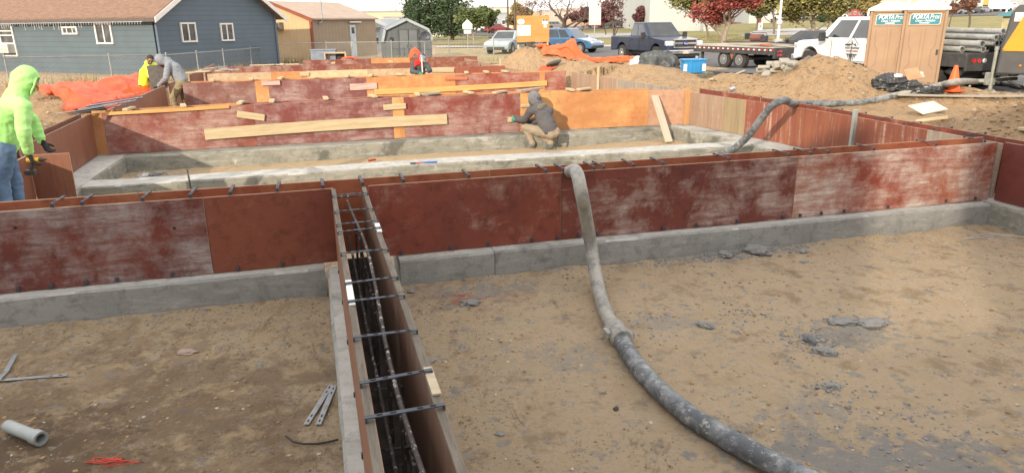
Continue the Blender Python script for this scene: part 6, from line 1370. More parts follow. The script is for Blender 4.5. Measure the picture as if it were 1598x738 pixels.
m = MB(); m.box((.15, -.02, .47), (.35, .03, .09)); m.build('reflector', chrome, t_); m = MB(); s_ = lc(1592, 103); m.smooth = True; m.ball((s_[0], -.01, s_[1]), (.03, .015, .03), 10, 6); m.build('marker_lamp', M('amber', (.6, .2, .03)), t_)
wheel(t_, 1.9, .1, .36, .24, -1)
q = at(1548, 122, 17.3); q.z = base_h(q.x, q.y); t_ = thing('trailer_jack', 'grey tongue jack with a crank standing between the truck bed and the black machine', 'jack', q, .1)
gj = M('jack_grey', (.34, .36, .33), (.24, .25, .23), .6, 8, .2, metal=.3)
m = MB(); m.smooth = True; m.cyl((0, 0, .30), (0, 0, 1.25), .045, n=12); m.cyl((0, 0, .05), (0, 0, .35), .034, n=12); m.build('tube', gj, t_)
m = MB(); m.smooth = True; m.cyl((0, 0, 1.22), (-.0, -.0, 1.30), .055, n=12); m.tube([(0, 0, 1.27), (.12, 0, 1.28), (.13, 0, 1.33)], .012, 8); m.build('crank', gj, t_)
m = MB(); m.smooth = True; m.cyl((-.06, 0, .16), (.06, 0, .16), .16, n=20); m.build('wheel', gj, t_); m = MB(); m.box((.0, .06, .55), (.22, .10, .30)); m.bar((0, .1, .5), (.9, .3, .52), .08, .08); m.bar((0, .1, .5), (-.3, .2, .5), .08, .08); m.build('tongue', gj, t_, bevel=.01)
# ------------------------------------------------------------ portable toilets
pt_tan = M('toilet_tan', (.335, .22, .135), (.29, .185, .115), .55, 1.5, .05); roofw = M('toilet_roof', (.72, .72, .70), (.62, .62, .60), .5, 2); teal = M('sign_teal', (.0, .19, .26), None, .45); teal2 = M('sign_navy', (.02, .12, .18), None, .5); stw = M('sign_text', (.85, .87, .87), None, .5)
def toilet(px, pbase, Y, label, rz, shade=False):
    q = at(px, pbase, Y); q.z = gz(q.x, q.y)-.02; t_ = thing('portable_toilet', label, 'portable toilet', q, rz, 'portable toilets side by side'); w_ = 1.07; d = 1.07; hh = 2.16
    m = MB(); m.box((0, d/2, .08), (w_+.03, d+.03, .16)); m.build('base', M('toilet_base', (.30, .22, .15)), t_, bevel=.02)
    m = MB(); m.box((0, d/2, hh/2+.02), (w_, d, hh-.02)); b_ = m.build('cabin', pt_tan, t_, bevel=.03)
    m = MB()
    for x in (-w_/2+.035, w_/2-.035): m.box((x, -.01, hh/2+.04), (.07, .06, hh-.1))
    m.box((0, -.012, hh-.02), (w_-.15, .05, .06)); m.build('corner_post', pt_tan, t_, bevel=.012)
    m = MB(); m.box((0, -.018, hh/2-.02), (w_-.17, .030, hh-.16)); dr = m.build('door', pt_tan, t_, bevel=.010)
    m = MB(); zt = hh-.44
    m.box((-.0, -.040, zt-.62), (.085, .035, 1.15)); 
    for s in (-1, 1):
        m.bar((s*.33, -.036, zt-.08), (s*.33, -.036, zt-.48), .02, .02, (0, 1, 0)); m.bar((s*.33, -.036, zt-.48), (s*.25, -.036, zt-.60), .02, .02, (0, 1, 0)); m.bar((s*.25, -.036, zt-.60), (s*.25, -.036, zt-1.0), .02, .02, (0, 1, 0)); m.bar((s*.25, -.036, zt-1.0), (s*.36, -.036, zt-1.12), .02, .02, (0, 1, 0))
    m.box((0, -.036, zt+.035), (w_-.26, .02, .02)); m.box((0, -.036, zt-.42+.41+.38), (w_-.26, .02, .02)) ; m.build('door_rib', pt_tan, dr, bevel=.006)
    m = MB()
    for s in (-1, 1):
        for k in range(4): m.box((s*.235, -.03, hh-.09-.055*k), (.36, .030, .018))
    m.build('vent_slats', M('toilet_vent', (.30, .20, .13)), t_)
    m = MB(); m.prism([(-.38, zt+.05), (.33, zt+.05), (.38, zt+.10), (.38, zt+.36), (-.32, zt+.36), (-.38, zt+.31)], -.052, -.034); m.build('sign_border', M('sign_frame', (.62, .55, .46)), t_); 
    m = MB(); m.prism([(-.355, zt+.07), (.32, zt+.07), (.355, zt+.105), (.355, zt+.34), (-.31, zt+.34), (-.355, zt+.30)], -.060, -.053); sg = m.build('sign', teal, t_)
    text('PORTA', .165, sg, (-.115, -.063, zt+.265), (pi/2, 0, 0), stw, 'lettering', .001, .25, .004, sx=.74); text('Pros', .165, sg, (.215, -.063, zt+.265), (pi/2, 0, 0), stw, 'lettering', .001, .25, sx=.74)
    text('Clean \u2022 Reliable', .075, sg, (0, -.063, zt+.165), (pi/2, 0, 0), stw, 'lettering', .001, .2, .001); m = MB(); m.box((-.01, -.062, zt+.105), (.24, .003, .022)); m.build('phone_line', stw, sg)
    m = MB(); hx = w_/2+.05; m.add([(-hx, -.07, hh), (hx, -.07, hh), (hx, d+.05, hh), (-hx, d+.05, hh), (-hx, -.07, hh+.07), (hx, -.07, hh+.07), (hx, d+.05, hh+.07), (-hx, d+.05, hh+.07), (-.22, .3, hh+.25), (.22, .3, hh+.25), (.22, d-.3, hh+.25), (-.22, d-.3, hh+.25)], [(0, 3, 2, 1), (0, 1, 5, 4), (1, 2, 6, 5), (2, 3, 7, 6), (3, 0, 4, 7), (4, 5, 9, 8), (5, 6, 10, 9), (6, 7, 11, 10), (7, 4, 8, 11), (8, 9, 10, 11)]); m.build('roof', roofw, t_, bevel=.015)
    m = MB(); m.smooth = True; m.cyl((w_/2-.12, d-.15, hh+.05), (w_/2-.12, d-.15, hh+.38), .05, n=12); m.build('vent_pipe', roofw, t_)
    m = MB(); m.box((.40, -.05, 1.05), (.05, .04, .14)); m.build('latch', blackp, dr, bevel=.008); return t_
toilet(1377, 124, 20.9, 'tan portable toilet with a white roof, the left one of the pair', -.47)
toilet(1428.5, 131, 20.3, 'tan portable toilet with a white roof, the right one of the pair', -.47)
# ------------------------------------------------------------ tarps, bags and small site things
def cloth(name, outline, hfun, mat, label, cat, n=46, th=.01, lift=.03, ridge=1.0, seed=0):
    """outline: ground points (world XY) of a quad patch a,b,c,d ; drapes on the terrain with folds"""
    a, b, c, d = [Vector((p.x, p.y, 0)) for p in outline]; rows = []
    for i in range(n+1):
        for j in range(n+1):
            s, t = i/n, j/n; p = (a.lerp(b, s)).lerp(d.lerp(c, s), t)
            e = (.06*nse(s*4, t*4, 1, seed+2)+.03*nse(s*11, t*11, 1, seed+3))*(a-b).length; p.x += e; p.y += .5*e; p.y += .04*(a-d).length*nse(s*5, t*5, 1, seed+8)
            z = ground_h(p.x, p.y) + lift + max(0, hfun(s, t))
            f1 = abs(nse(s*3.2+t*2.1, t*4.5-s, 1, seed)); f2 = abs(nse(s*8+t*5, t*9, 1, seed+4)); z += ridge*(.16*(1-f1*2.6) + .06*(1-f2*2.5)); rows.append((p.x, p.y, max(z, ground_h(p.x, p.y)+.012)))
    m = MB(); m.smooth = True; m.add(rows, [(i*(n+1)+j, (i+1)*(n+1)+j, (i+1)*(n+1)+j+1, i*(n+1)+j+1) for i in range(n) for j in range(n)])
    o = m.build(name, mat); md = o.modifiers.new('solid', 'SOLIDIFY'); md.thickness = th; return tag(o, label, cat)
tarp_m = M('tarp_orange', (.74, .10, .022), (.66, .075, .016), .6, 3, .4, 26)
tarp_f = M('tarp_orange_faded', (.76, .15, .055), (.72, .11, .03), .6, 3, .4, 26)
def G(px, py): return gp(px, py)
# left tarp over the heap behind the person in lime
o_ = [onz(95, 160, .9), onz(236, 150, .8), onz(243, 120, .7), onz(50, 126, .8)]
cloth('tarp', o_, lambda s, t: .03, tarp_m, 'large crumpled orange tarp over the soil heap at left', 'tarp', seed=3, ridge=.85)
o_ = [onz(186, 138, .8), onz(262, 146, .8), onz(250, 112, .6), onz(196, 112, .6)]
cloth('tarp', o_, lambda s, t: .30*math.exp(-((s-.3)/.22)**2-((t-.55)/.3)**2), tarp_m, 'bunched orange tarp peak left of the man in the bright yellow sleeve', 'tarp', seed=9, ridge=.5)
# right tarp draped over the far heaps
o_ = [gp(846, 92), gp(985, 99), at(1000, 77, 28.5), at(838, 74, 28.8)]
cloth('tarp', o_, lambda s, t: .52*math.exp(-((s-.33)/.10)**2-((t-.80)/.22)**2)+.08*sin(pi*t), tarp_f, 'long faded orange tarp draped over the heaps, right of centre', 'tarp', n=60, seed=21, ridge=.55)
o_ = [at(806, 108, 24.0), at(822, 108, 24.0), at(868, 82, 27), at(846, 80, 27)]
cloth('tarp', o_, lambda s, t: .05, tarp_m, 'narrow orange tarp tail trailing down the left of the heap', 'tarp', n=24, seed=31, ridge=.3)
for i, (px, py, w_, Y, lb) in enumerate([(648, 86, 26, 30.2, 'small orange tarp hump behind the kneeling worker'), (545, 92, 44, 31.0, 'flat orange tarp lying behind the farthest panels at left')]):
    a = at(px-w_/2, py+3, Y-.5); b = at(px+w_/2, py+3, Y-.5); c = at(px+w_/2, py, Y+.5); d = at(px-w_/2, py, Y+.5); zb = at(px, py, Y).z - gz(a.x, a.y)
    cloth('tarp', [a, b, c, d], (lambda s, t, zb=zb: max(0, zb)*(1-abs(2*s-1)**2)**.5), tarp_m, lb, 'tarp', n=20, seed=40+i, ridge=.2)
def lumpy(name, c, r, mat, label, cat, seed=0, ridge=.25, flat=1.0, rz=0, sub=5):
    bm = bmesh.new(); bmesh.ops.create_icosphere(bm, subdivisions=sub, radius=1)
    for v in bm.verts:
        d = v.co.normalized(); k = 1+.22*noise.noise(d*1.4+Vector((seed, 0, 0))) + ridge*(.35-abs(noise.noise(d*2.6+Vector((seed, 5, 0))))) + ridge*.5*(.3-abs(noise.noise(d*6+Vector((seed, 9, 0)))))
        v.co = Vector((d.x*r[0]*k, d.y*r[1]*k, max(-.25*r[2], d.z*r[2]*k)))
    me_ = bpy.data.meshes.new(name); bm.to_mesh(me_); bm.free(); me_.materials.append(mat)
    for f in me_.polygons: f.use_smooth = True
    o = bpy.data.objects.new(name, me_); C.objects.link(o); o.location = (c[0], c[1], c[2]); o.rotation_euler = (0, 0, rz); return tag(o, label, cat)
tg = M('tarp_grey', (.085, .095, .10), (.045, .05, .055), .55, 3, .6, 20, spots=((.2, .22, .22), 5, .55, .7)); tw = M('tarp_silver', (.50, .52, .54), (.42, .44, .46), .45, 3, .5, 20)
q = at(1027, 104, 22.6); q.z = gz(q.x, q.y)-.02; lumpy('tarp_bundle', q, (.68, .5, .58), tg, 'crumpled dark grey plastic tarp bundle on the bank', 'tarp bundle', 5, .45, rz=.2)
q = at(998, 103, 22.9); q.z = gz(q.x, q.y)-.02; lumpy('tarp_bundle', q, (.40, .4, .36), tw, 'pale silver end of tarp left of the dark grey bundle', 'tarp bundle', 8, .35)
q = gp(865, 106); q.z = gz(q.x, q.y)+.06; t_ = thing('storage_case', 'dark grey rounded plastic lid tilted on the soil heap', 'lid', q, .5)
m = MB(); m.T = Matrix.Rotation(-.55, 4, 'X') @ Matrix.Rotation(-.2, 4, 'Y'); m.box((0, .0, .10), (.62, .36, .12)); m.build('shell', M('plastic_charcoal', (.07, .075, .08), (.10, .105, .11), .5, 5, .1), t_, bevel=.055); m = MB(); m.T = Matrix.Rotation(-.55, 4, 'X') @ Matrix.Rotation(-.2, 4, 'Y'); m.box((.0, 0, .168), (.40, .18, .02)); m.build('recess', M('plastic_charcoal', (.07, .075, .08)), t_, bevel=.008)
# black bits of frame near the notice board
q = at(823, 72, 29); q.z = gz(q.x, q.y); board('bench_frame', q+Vector((-.4, 0, .10)), q+Vector((.3, 0, .14)), .14, .07, blackp, 'black metal frame piece on the heap by the notice board', 'frame piece'); board('bench_frame', q+Vector((-.05, -.2, .08)), q+Vector((.55, -.35, -.05)), .10, .07, blackp, 'slanting black metal piece below another on the heap', 'frame piece')
# blue water coolers
q = at(1081, 109, 21.2); q.z = gz(q.x, q.y)-.02; t_ = thing('plastic_crate', 'bright blue plastic tub with a cut rim beside the grey tarp bundle', 'tub', q, .1); bl = M('plastic_blue', (.03, .25, .55), (.025, .2, .47), .4, 3)
m = MB(); m.box((0, 0, .2), (.62, .40, .40)); m.box((0, 0, .37), (.70, .46, .05)); m.box((-.12, -.205, .2), (.05, .03, .36)); m.box((.12, -.205, .2), (.05, .03, .36)); m.build('tub', bl, t_, bevel=.02); m = MB(); m.box((-.30, -.21, .16), (.10, .02, .20)); m.box((.26, -.21, .16), (.10, .02, .20)); m.build('label', white_p, t_)
m = MB(); m.smooth = True; m.tube([(.1, 0, .40), (.12, 0, .47)], .05, 12); m.build('tap', steel_l, t_)
q = at(1524, 137, 15.6); q.z = gz(q.x, q.y)-.02; 
q = gp(1551, 134); q.z = gz(q.x, q.y)-.02; t_ = thing('plastic_tub', 'round bright blue bucket behind the pale hose at the right', 'bucket', q)
m = MB(); m.smooth = True; m.tube([(0, 0, 0), (0, 0, .24)], [.15, .19], 24, True); m.tube([(0, 0, .21), (0, 0, .25)], [.20, .20], 24, True); m.build('bucket', bl, t_); m = MB(); m.smooth = True; m.tube([(.19*cos(a), .19*sin(a), .22) for a in [2*pi*i/16 for i in range(9)]], .008, 6); m.build('handle', steel_l, t_)
# traffic cone
q = gp(1486, 142); q.z = gz(q.x, q.y)-.01; t_ = thing('traffic_cone', 'orange traffic cone at the right rear corner of the toilets', 'traffic cone', q, .3)
co = M('cone_orange', (.85, .13, .025), (.78, .11, .02), .5, 4); m = MB(); m.box((0, 0, .015), (.34, .34, .03)); m.build('foot', co, t_, bevel=.01); m = MB(); m.smooth = True; m.tube([(0, 0, .03), (0, 0, .50)], [.135, .032], 24); m.build('cone', co, t_)
# rubbish bags and litter in front of the toilets
blk_p = M('bag_black', (.018, .019, .022), (.035, .036, .04), .3, 4, .5, 16, coat=.3)
for i, (px, py, r, lb) in enumerate([(1391, 133, (.34, .26, .22), 'shiny black rubbish bag in front of the left toilet'), (1414, 137, (.30, .24, .16), 'flat black rubbish bag between two others at the toilets'), (1445, 141, (.30, .2, .11), 'low black bag in front of the right toilet'), (1462, 137, (.2, .16, .09), 'small black sheet of plastic beside the right toilet')]):
    q = gp(px, py+1); q.z = gz(q.x, q.y)-.02; lumpy('rubbish_bag', q, r, blk_p, lb, 'rubbish bag', 60+i, .6)
for i, (px, py, r, c_, lb, nm) in enumerate([(1398, 125, (.08, .06, .05), (.7, .75, .8), 'crumpled white packaging on the first black bag', 'paper_litter'), (1420, 137, (.10, .08, .06), (.6, .68, .8), 'crumpled pale blue wrapper between the black bags', 'paper_litter'), (1431, 124, (.09, .07, .07), (.68, .62, .52), 'torn cream cardboard on the black bags', 'cardboard_scrap'), (1430, 142, (.12, .08, .05), (.66, .64, .6), 'white paper scrap in front of the black bags', 'paper_litter')]):
    q = gp(px, py+(14 if i in (0, 2) else 3)); q.z = gz(q.x, q.y)+.04+.20*(i in (0, 2)); lumpy(nm, q, r, M('litter_%d' % i, c_, None, .8), lb, 'litter', 80+i, .9, sub=3)
a = gp(1405, 128); q = gp(1422, 138); q.z = gz(q.x, q.y); board('cardboard_scrap', q+Vector((-.15, 0, .25)), q+Vector((.14, .02, .30)), .26, .015, M('cardboard', (.42, .26, .15)), 'brown cardboard flap standing on the black bags', 'litter', up=(0, -.8, .6))
# pile of broken blocks at the foot of the trailer
br = M('block_grey', (.36, .35, .31), (.26, .25, .22), .95, 5, .7); rq = random.Random(8)
for i in range(16):
    px = rq.uniform(1186, 1236); py = rq.uniform(106, 117) - (px-1186)*.08; q = gp(px, py+3); q.z = gz(q.x, q.y)+rq.uniform(.02, .20)
    m = MB(); a_ = Matrix.Rotation(rq.uniform(0, 3), 3, 'Z') @ Matrix.Rotation(rq.uniform(-.7, .7), 3, 'X'); m.box(q, (rq.uniform(.18, .34), rq.uniform(.10, .18), rq.uniform(.07, .13)), M=a_); tag(m.build('broken_block', br, bevel=.02), 'broken grey block in the rubble pile between the trailer and the big heap', 'broken block', 'rubble pile behind the big heap')
q = at(1103, 112, 20.6); q.z = gz(q.x, q.y); lumpy('tool_bag', q, (.24, .14, .12), M('bag_olive', (.10, .10, .075), None, .8), 'small dark olive bag on the ground right of the blue tub', 'bag', 91, .4); q = at(1118, 111, 20.8); q.z = gz(q.x, q.y); lumpy('tool_bag', q, (.22, .12, .12), M('bag_dark', (.04, .04, .04), None, .8), 'small black heap of straps near the trailer leg', 'straps', 92, .8)
# crate pieces by the fence
q = at(362, 100, 28.0); q.z = gz(q.x, q.y); t_ = thing('plastic_stool', 'small white plastic stool by the fence behind the panels', 'stool', q, .2); m = MB(); m.box((0, 0, .28), (.42, .30, .05)); m.build('seat', white_p, t_, bevel=.02)
for x in (-.17, .17):
    for y in (-.11, .11): m = MB(); m.box((x, y, .13), (.05, .05, .27)); m.build('leg', white_p, t_)
q = at(524, 90, 38.6); q.z = gz(q.x, q.y); t_ = thing('dog_kennel', 'small wooden crate with a dark open front at the fence', 'crate', q, .1); wq = M('crate_wood', (.5, .38, .26), None, .85); m = MB()
for z in (.03, .62): m.box((0, 0, z), (1.1, .5, .06))
for x in (-.53, .53): m.box((x, 0, .32), (.06, .5, .56))
m.build('crate_frame', wq, t_); m = MB(); m.box((0, .2, .32), (1.0, .04, .54)); m.build('back', blackp, t_)
q = at(506, 90, 38.9); q.z = gz(q.x, q.y); t_ = thing('storage_bin', 'grey blue storage bin at the corner of the tan building', 'bin', q, .1); m = MB(); m.box((0, 0, .38), (1.3, .6, .7)); m.build('bin_body', M('bin_blue', (.20, .25, .32), None, .7), t_, bevel=.03); m = MB(); m.box((0, 0, .76), (1.36, .66, .06)); m.build('lid', M('bin_blue', (.20, .25, .32)), t_, bevel=.015)
# steel ties stacked across the corner of the far left wall
rs = random.Random(2)
for i in range(7):
    s = Vector((rs.uniform(-.2, .5), rs.uniform(-.3, .5), 0)); a = W(-3.55, 13.0, .99)+s*.3+Vector((-.15, -.6+.16*i, .012*i)); b = a+Vector((.55, .75, .06)); board('steel_tie', a, b, .045, .008, steel_l if i % 2 else steel_d, 'steel tie in the loose stack at the left end of the middle wall', 'form tie', group='loose ties on the left wall corner', bevel=.001)
for i, (px, py, dx, dy) in enumerate(((330, 112, 1.2, .3), (345, 109, 1.3, .0), (352, 112, -.9, .6), (338, 110, .4, .9))):
    a = W(ucol(px, 23.2), 23.0, .96+.03*i); board('plank', a-Vector((dx/2, dy/2, 0)), a+Vector((dx/2, dy/2, .04)), .10, .03, (pine, grey_w, steel_l, grey_w)[i], ['pale plank on the left end of the third wall', 'grey plank crossing the left end of the third wall', 'metal strip in the heap on the third wall', 'short grey board under the heap on the third wall'][i])
for px in (412, 450): 
    a = W(ucol(px, 26.2), 26.1, .965); board('plank', a-Vector((.4, .05, 0)), a+Vector((.4, .05, .01)), .12, .03, pine, 'thin plank resting on the fourth wall, %s one' % ('left' if px < 430 else 'right'))
# ------------------------------------------------------------ people
def remeshed(mb, name, mats, parent, voxel=.014, smooth=2, wr=0, wscale=9, seed=0, cut=None, thick=0):
    me_ = bpy.data.meshes.new(name); me_.from_pydata(mb.v, [], mb.f); bm = bmesh.new(); bm.from_mesh(me_); bmesh.ops.recalc_face_normals(bm, faces=bm.faces); bm.to_mesh(me_); bm.free()
    o = bpy.data.objects.new(name, me_); C.objects.link(o); r = o.modifiers.new('r', 'REMESH'); r.mode = 'VOXEL'; r.voxel_size = voxel
    s = o.modifiers.new('s', 'SMOOTH'); s.iterations = smooth; s.factor = .6
    dg = bpy.context.evaluated_depsgraph_get(); m2 = bpy.data.meshes.new_from_object(o.evaluated_get(dg)); bpy.data.objects.remove(o)
    if wr:
        nn = [v.normal.copy() for v in m2.vertices]
        for v, n in zip(m2.vertices, nn):
            p = v.co; a = abs(noise.noise(Vector((p.x*wscale*.6+seed, p.y*wscale*.6, p.z*wscale*1.5)))); b = abs(noise.noise(p*wscale*2.1+Vector((seed, 4, 0)))); v.co = p+n*wr*((.22-a)*2.2+(.2-b)*.9)
    if cut:
        bm = bmesh.new(); bm.from_mesh(m2); dl = [f for f in bm.faces if any((f.calc_center_median()-c).length < r_ for c, r_ in cut)]; bmesh.ops.delete(bm, geom=dl, context='FACES'); bm.to_mesh(m2); bm.free()
    m2.materials.clear()
    for m in (mats if isinstance(mats, list) else [mats]): m2.materials.append(m)
    for f in m2.polygons: f.use_smooth = True; f.material_index = 0
    m2.name = name; o = bpy.data.objects.new(name, m2); C.objects.link(o); o.parent = parent
    if thick: md = o.modifiers.new('solid', 'SOLIDIFY'); md.thickness = thick; md.offset = -1
    return o
skin_m = M('skin', (.50, .29, .20), (.44, .24, .16), .55, 9); skin2 = M('skin_tan', (.34, .19, .125), (.29, .155, .10), .55, 9)
def fabric(name, a, b=None, s=7, r=.92): return M(name, a, b or tuple(x*.75 for x in a), r, s, .35, 60, bdist=.006)
def fingers(m, wr_, d, pn, s=1.0, curl=.5, infl=0):
    """hand from the wrist: d towards the fingers, pn palm normal (curl direction)"""
    d = d.normalized(); pn = (pn-d*pn.dot(d)).normalized(); sd_ = d.cross(pn)
    for k in (-1, -.33, .33, 1): m.cap(wr_+d*.012, .022+infl, wr_+d*.085*s+sd_*.030*k*s, .0125+infl, 8)
    for k, L in ((-1, .062), (-.33, .074), (.33, .078), (1, .068)):
        b0 = wr_+d*.088*s+sd_*.030*k*s; d1 = (d*cos(curl)+pn*sin(curl)).normalized(); b1 = b0+d1*L*.5*s; d2 = (d*cos(curl*2.3)+pn*sin(curl*2.3)).normalized(); b2 = b1+d2*L*.5*s
        m.cap(b0, .0095+infl, b1, .0085+infl, 8); m.cap(b1, .0085+infl, b2, .0072+infl, 8)
    t0 = wr_+d*.03*s-sd_*.028*s; t1 = t0+(d*.6-sd_*.75+pn*.35).normalized()*.042*s; t2 = t1+(d*.85-sd_*.15+pn*.6).normalized()*.034*s; m.cap(t0, .014+infl, t1, .011+infl, 8); m.cap(t1, .011+infl, t2, .009+infl, 8)
def person(label, J, face, cl, sk=skin_m, z0=None, seed=0, hands=None, hood=None, hair=None, headgear=None):
    """J: world joints. cl: dict of materials top, legs, boots, gloves"""
    foot = min((J['anL'], J['anR']), key=lambda p: p.z); base = Vector((J['pel'].x, J['pel'].y, foot.z-.08)); t_ = thing('person', label, 'person', base)
    j = {k: Vector(v)-base for k, v in J.items()}; fv = Vector(face).normalized(); hd_ = j['head']; upv = (hd_-j['neck']).normalized(); sv = fv.cross(upv).normalized(); upv = sv.cross(fv).normalized()
    hr_ = Matrix((sv, fv, upv)).transposed()
    lat = (j['shR']-j['shL']).normalized(); 
    m = MB()
    m.cap(j['pel'], .115, j['chest'], .125, 16); m.cap(j['chest'], .12, j['neck'], .06, 14); m.cap(j['chest'].lerp(j['neck'], .55), .08, j['shL'], .05, 12); m.cap(j['chest'].lerp(j['neck'], .55), .08, j['shR'], .05, 12); m.cap(j['neck'], .055, hd_-upv*.06, .052, 12)
    for s in 'LR':
        m.cap(j['sh'+s], .048, j['el'+s], .038, 12); m.cap(j['el'+s], .038, j['wr'+s], .026, 12); hp = j['pel']+lat*(-.09 if s == 'L' else .09)-Vector((0, 0, .03)); m.cap(j['pel'], .10, hp, .09, 12); m.cap(hp, .085, j['kn'+s], .056, 12); m.cap(j['kn'+s], .055, j['an'+s], .037, 12)
        dt = (j['to'+s]-j['an'+s]); m.cap(j['an'+s]-Vector((0, 0, .03)), .035, j['to'+s], .028, 10)
        hdv = hands[s][0] if hands else (j['wr'+s]-j['el'+s]); pn = hands[s][1] if hands else Vector((0, 0, -1)); fingers(m, j['wr'+s], Vector(hdv), Vector(pn), 1.0, .55)
    m.ball(hd_+upv*.015-fv*.006, (.074, .092, .108), 18, 12, hr_); m.ball(hd_-upv*.055+fv*.032, (.052, .055, .058), 14, 10, hr_); m.cap(hd_+fv*.088+upv*.012, .011, hd_+fv*.108-upv*.022, .015, 8)
    for s in (-1, 1): m.ball(hd_+sv*.077*s-upv*.008, (.012, .022, .032), 10, 8, hr_); m.ball(hd_+fv*.075+sv*.032*s+upv*.028, (.02, .014, .009), 8, 6, hr_); m.ball(hd_+fv*.062+sv*.038*s-upv*.015, (.024, .02, .02), 8, 6, hr_)
    m.ball(hd_+fv*.080-upv*.055, (.026, .012, .008), 8, 6, hr_)
    remeshed(m, 'body', sk, t_, .0075, 1)
    m = MB(); m.ball(hd_+fv*.081+sv*.031+upv*.014, (.013, .006, .006), 10, 6, hr_); m.ball(hd_+fv*.081-sv*.031+upv*.014, (.013, .006, .006), 10, 6, hr_)
    for s in (-1, 1): me_ = MB(); me_.ball(hd_+fv*.081+sv*.031*s+upv*.014, (.013, .006, .006), 10, 6, hr_); me_.build('eye', M('eye_dark', (.03, .025, .02), None, .3), t_)
    me_ = MB(); me_.ball(hd_+fv*.090-upv*.055, (.023, .004, .005), 10, 6, hr_); me_.build('mouth', M('lips', (.30, .12, .10), None, .6), t_)
    # top
    m = MB(); i_ = .034
    m.cap(j['pel']+(j['chest']-j['pel']).normalized()*.03, .125+i_, j['chest'], .125+i_, 18); m.cap(j['chest'], .12+i_, j['neck'], .062+i_*.6, 16); k_ = j['chest'].lerp(j['neck'], .55)
    for s in 'LR': m.cap(k_, .085+i_, j['sh'+s], .055+i_*.7, 14); m.cap(j['sh'+s], .055+i_*.8, j['el'+s], .046+i_*.7, 14); m.cap(j['el'+s], .046+i_*.7, j['wr'+s]-(j['wr'+s]-j['el'+s]).normalized()*.02, .032+i_*.45, 14)
    if hood == 'up': 
        m.ball(hd_+upv*.018-fv*.022, (.112, .128, .145), 20, 14, hr_); m.cap(hd_-upv*.06-fv*.05, .09, j['neck'], .095, 16); m.cap(j['neck']-fv*.03, .10, k_, .11, 14)
    elif hood == 'down': m.ball(j['neck']-fv*.075, (.10, .07, .07), 16, 10, hr_)
    cut = [(hd_+fv*.135-upv*.012, .100)] if hood == 'up' else None
    top = remeshed(m, 'hoodie' if hood else 'jacket', cl['top'], t_, .011, 2, .0075, 9, seed, cut, .008)
    if hood == 'up':
        mm = MB(); mm.smooth = True; c0 = hd_+fv*.085-upv*.012; mm.tube([c0+sv*cos(a)*.078+upv*sin(a)*.098-fv*.012*abs(sin(a)) for a in [2*pi*i/20 for i in range(21)]], .010, 8); mm.build('hood_rim', cl['top'], top)
    m = MB(); q_ = .022
    lowp = j['pel']-(j['chest']-j['pel']).normalized()*.03
    m.cap(j['pel'], .122+q_*.5, lowp, .12+q_, 16)
    for s in 'LR': hp = j['pel']+lat*(-.09 if s == 'L' else .09)-Vector((0, 0, .03)); m.cap(lowp, .11+q_, hp, .09+q_, 14); m.cap(hp, .09+q_, j['kn'+s], .062+q_, 14); m.cap(j['kn'+s], .06+q_, j['an'+s]+Vector((0, 0, .02)), .044+q_, 14)
    remeshed(m, 'trousers', cl['legs'], t_, .013, 2, .009, 9, seed+5)
    for s in 'LR':
        m = MB(); a = j['an'+s]; b = j['to'+s]; m.cap(a+(j['kn'+s]-a).normalized()*.09, .066, a-Vector((0, 0, .02)), .062, 14); m.cap(a-Vector((0, 0, .035)), .056, b, .050, 14); m.cap(a-(b-a).normalized()*.05-Vector((0, 0, .035)), .038, a-Vector((0, 0, .04)), .04, 12); bt = remeshed(m, 'boot', cl['boots'], t_, .010, 2)
        g = cl.get('glove'+s, cl.get('gloves'))
        if g: m = MB(); hdv = hands[s][0] if hands else (j['wr'+s]-j['el'+s]); pn = hands[s][1] if hands else Vector((0, 0, -1)); m.cap(j['wr'+s]-(j['wr'+s]-j['el'+s]).normalized()*.05, .040, j['wr'+s], .036, 12); fingers(m, j['wr'+s], Vector(hdv), Vector(pn), 1.03, .55, .0035); remeshed(m, 'glove', g, t_, .006, 1)
    if hair: m = MB(); m.ball(hd_+upv*.03-fv*.020, (.086, .098, .108), 18, 12, hr_); remeshed(m, 'hair', hair, t_, .010, 1, .006, 22, seed, [(hd_+fv*.12-upv*.02, .112)], .012)
    return t_, j, hd_, fv, sv, upv, hr_
V3 = lambda *a: Vector(a)
# --- person in lime green at the left edge (faces right, seen from behind-left)
Y = 7.35; A_ = lambda px, py, dy=0: at(px, py, Y+dy)
J = dict(pel=A_(3, 226), chest=A_(8, 180, .0), neck=A_(30, 150, .05), head=A_(42, 128, .10), shL=A_(24, 160, .22), shR=A_(36, 166, -.18), elL=A_(52, 190, .42), wrL=A_(66, 222, .40), elR=A_(37, 207, -.24), wrR=A_(45, 240, -.14),
         knL=A_(22, 285, .15), anL=A_(30, 336, .18), knR=A_(2, 285, -.10), anR=A_(10, 338, -.12), toL=A_(45, 346, .25), toR=A_(26, 350, -.05))
for k in ('anL', 'anR'): J[k].z = .26
for k in ('toL', 'toR'): J[k].z = .20
lime = fabric('hoodie_lime', (.42, .80, .28), (.36, .72, .23), 3); jeans = fabric('jeans_blue', (.13, .22, .36), (.09, .15, .27), 5); blackf = fabric('glove_black', (.025, .027, .03)); bootb = fabric('boot_brown', (.14, .09, .05), None, 6, .7)
P1 = person('person in a lime green hoodie and blue jeans with a drill, at the left edge', J, (.86, .30, -.42), dict(top=lime, legs=jeans, boots=bootb, gloves=blackf), seed=1, hood='up', hands={'L': (V3(.4, .1, -.9), V3(.8, 0, .3)), 'R': (V3(.25, .0, -1), V3(.8, .5, .2))})
dp = J['wrR']+V3(.04, .02, -.10); t_ = thing('cordless_drill', 'black and yellow cordless drill in the gloved hand of the person in lime green', 'drill', dp, .1)
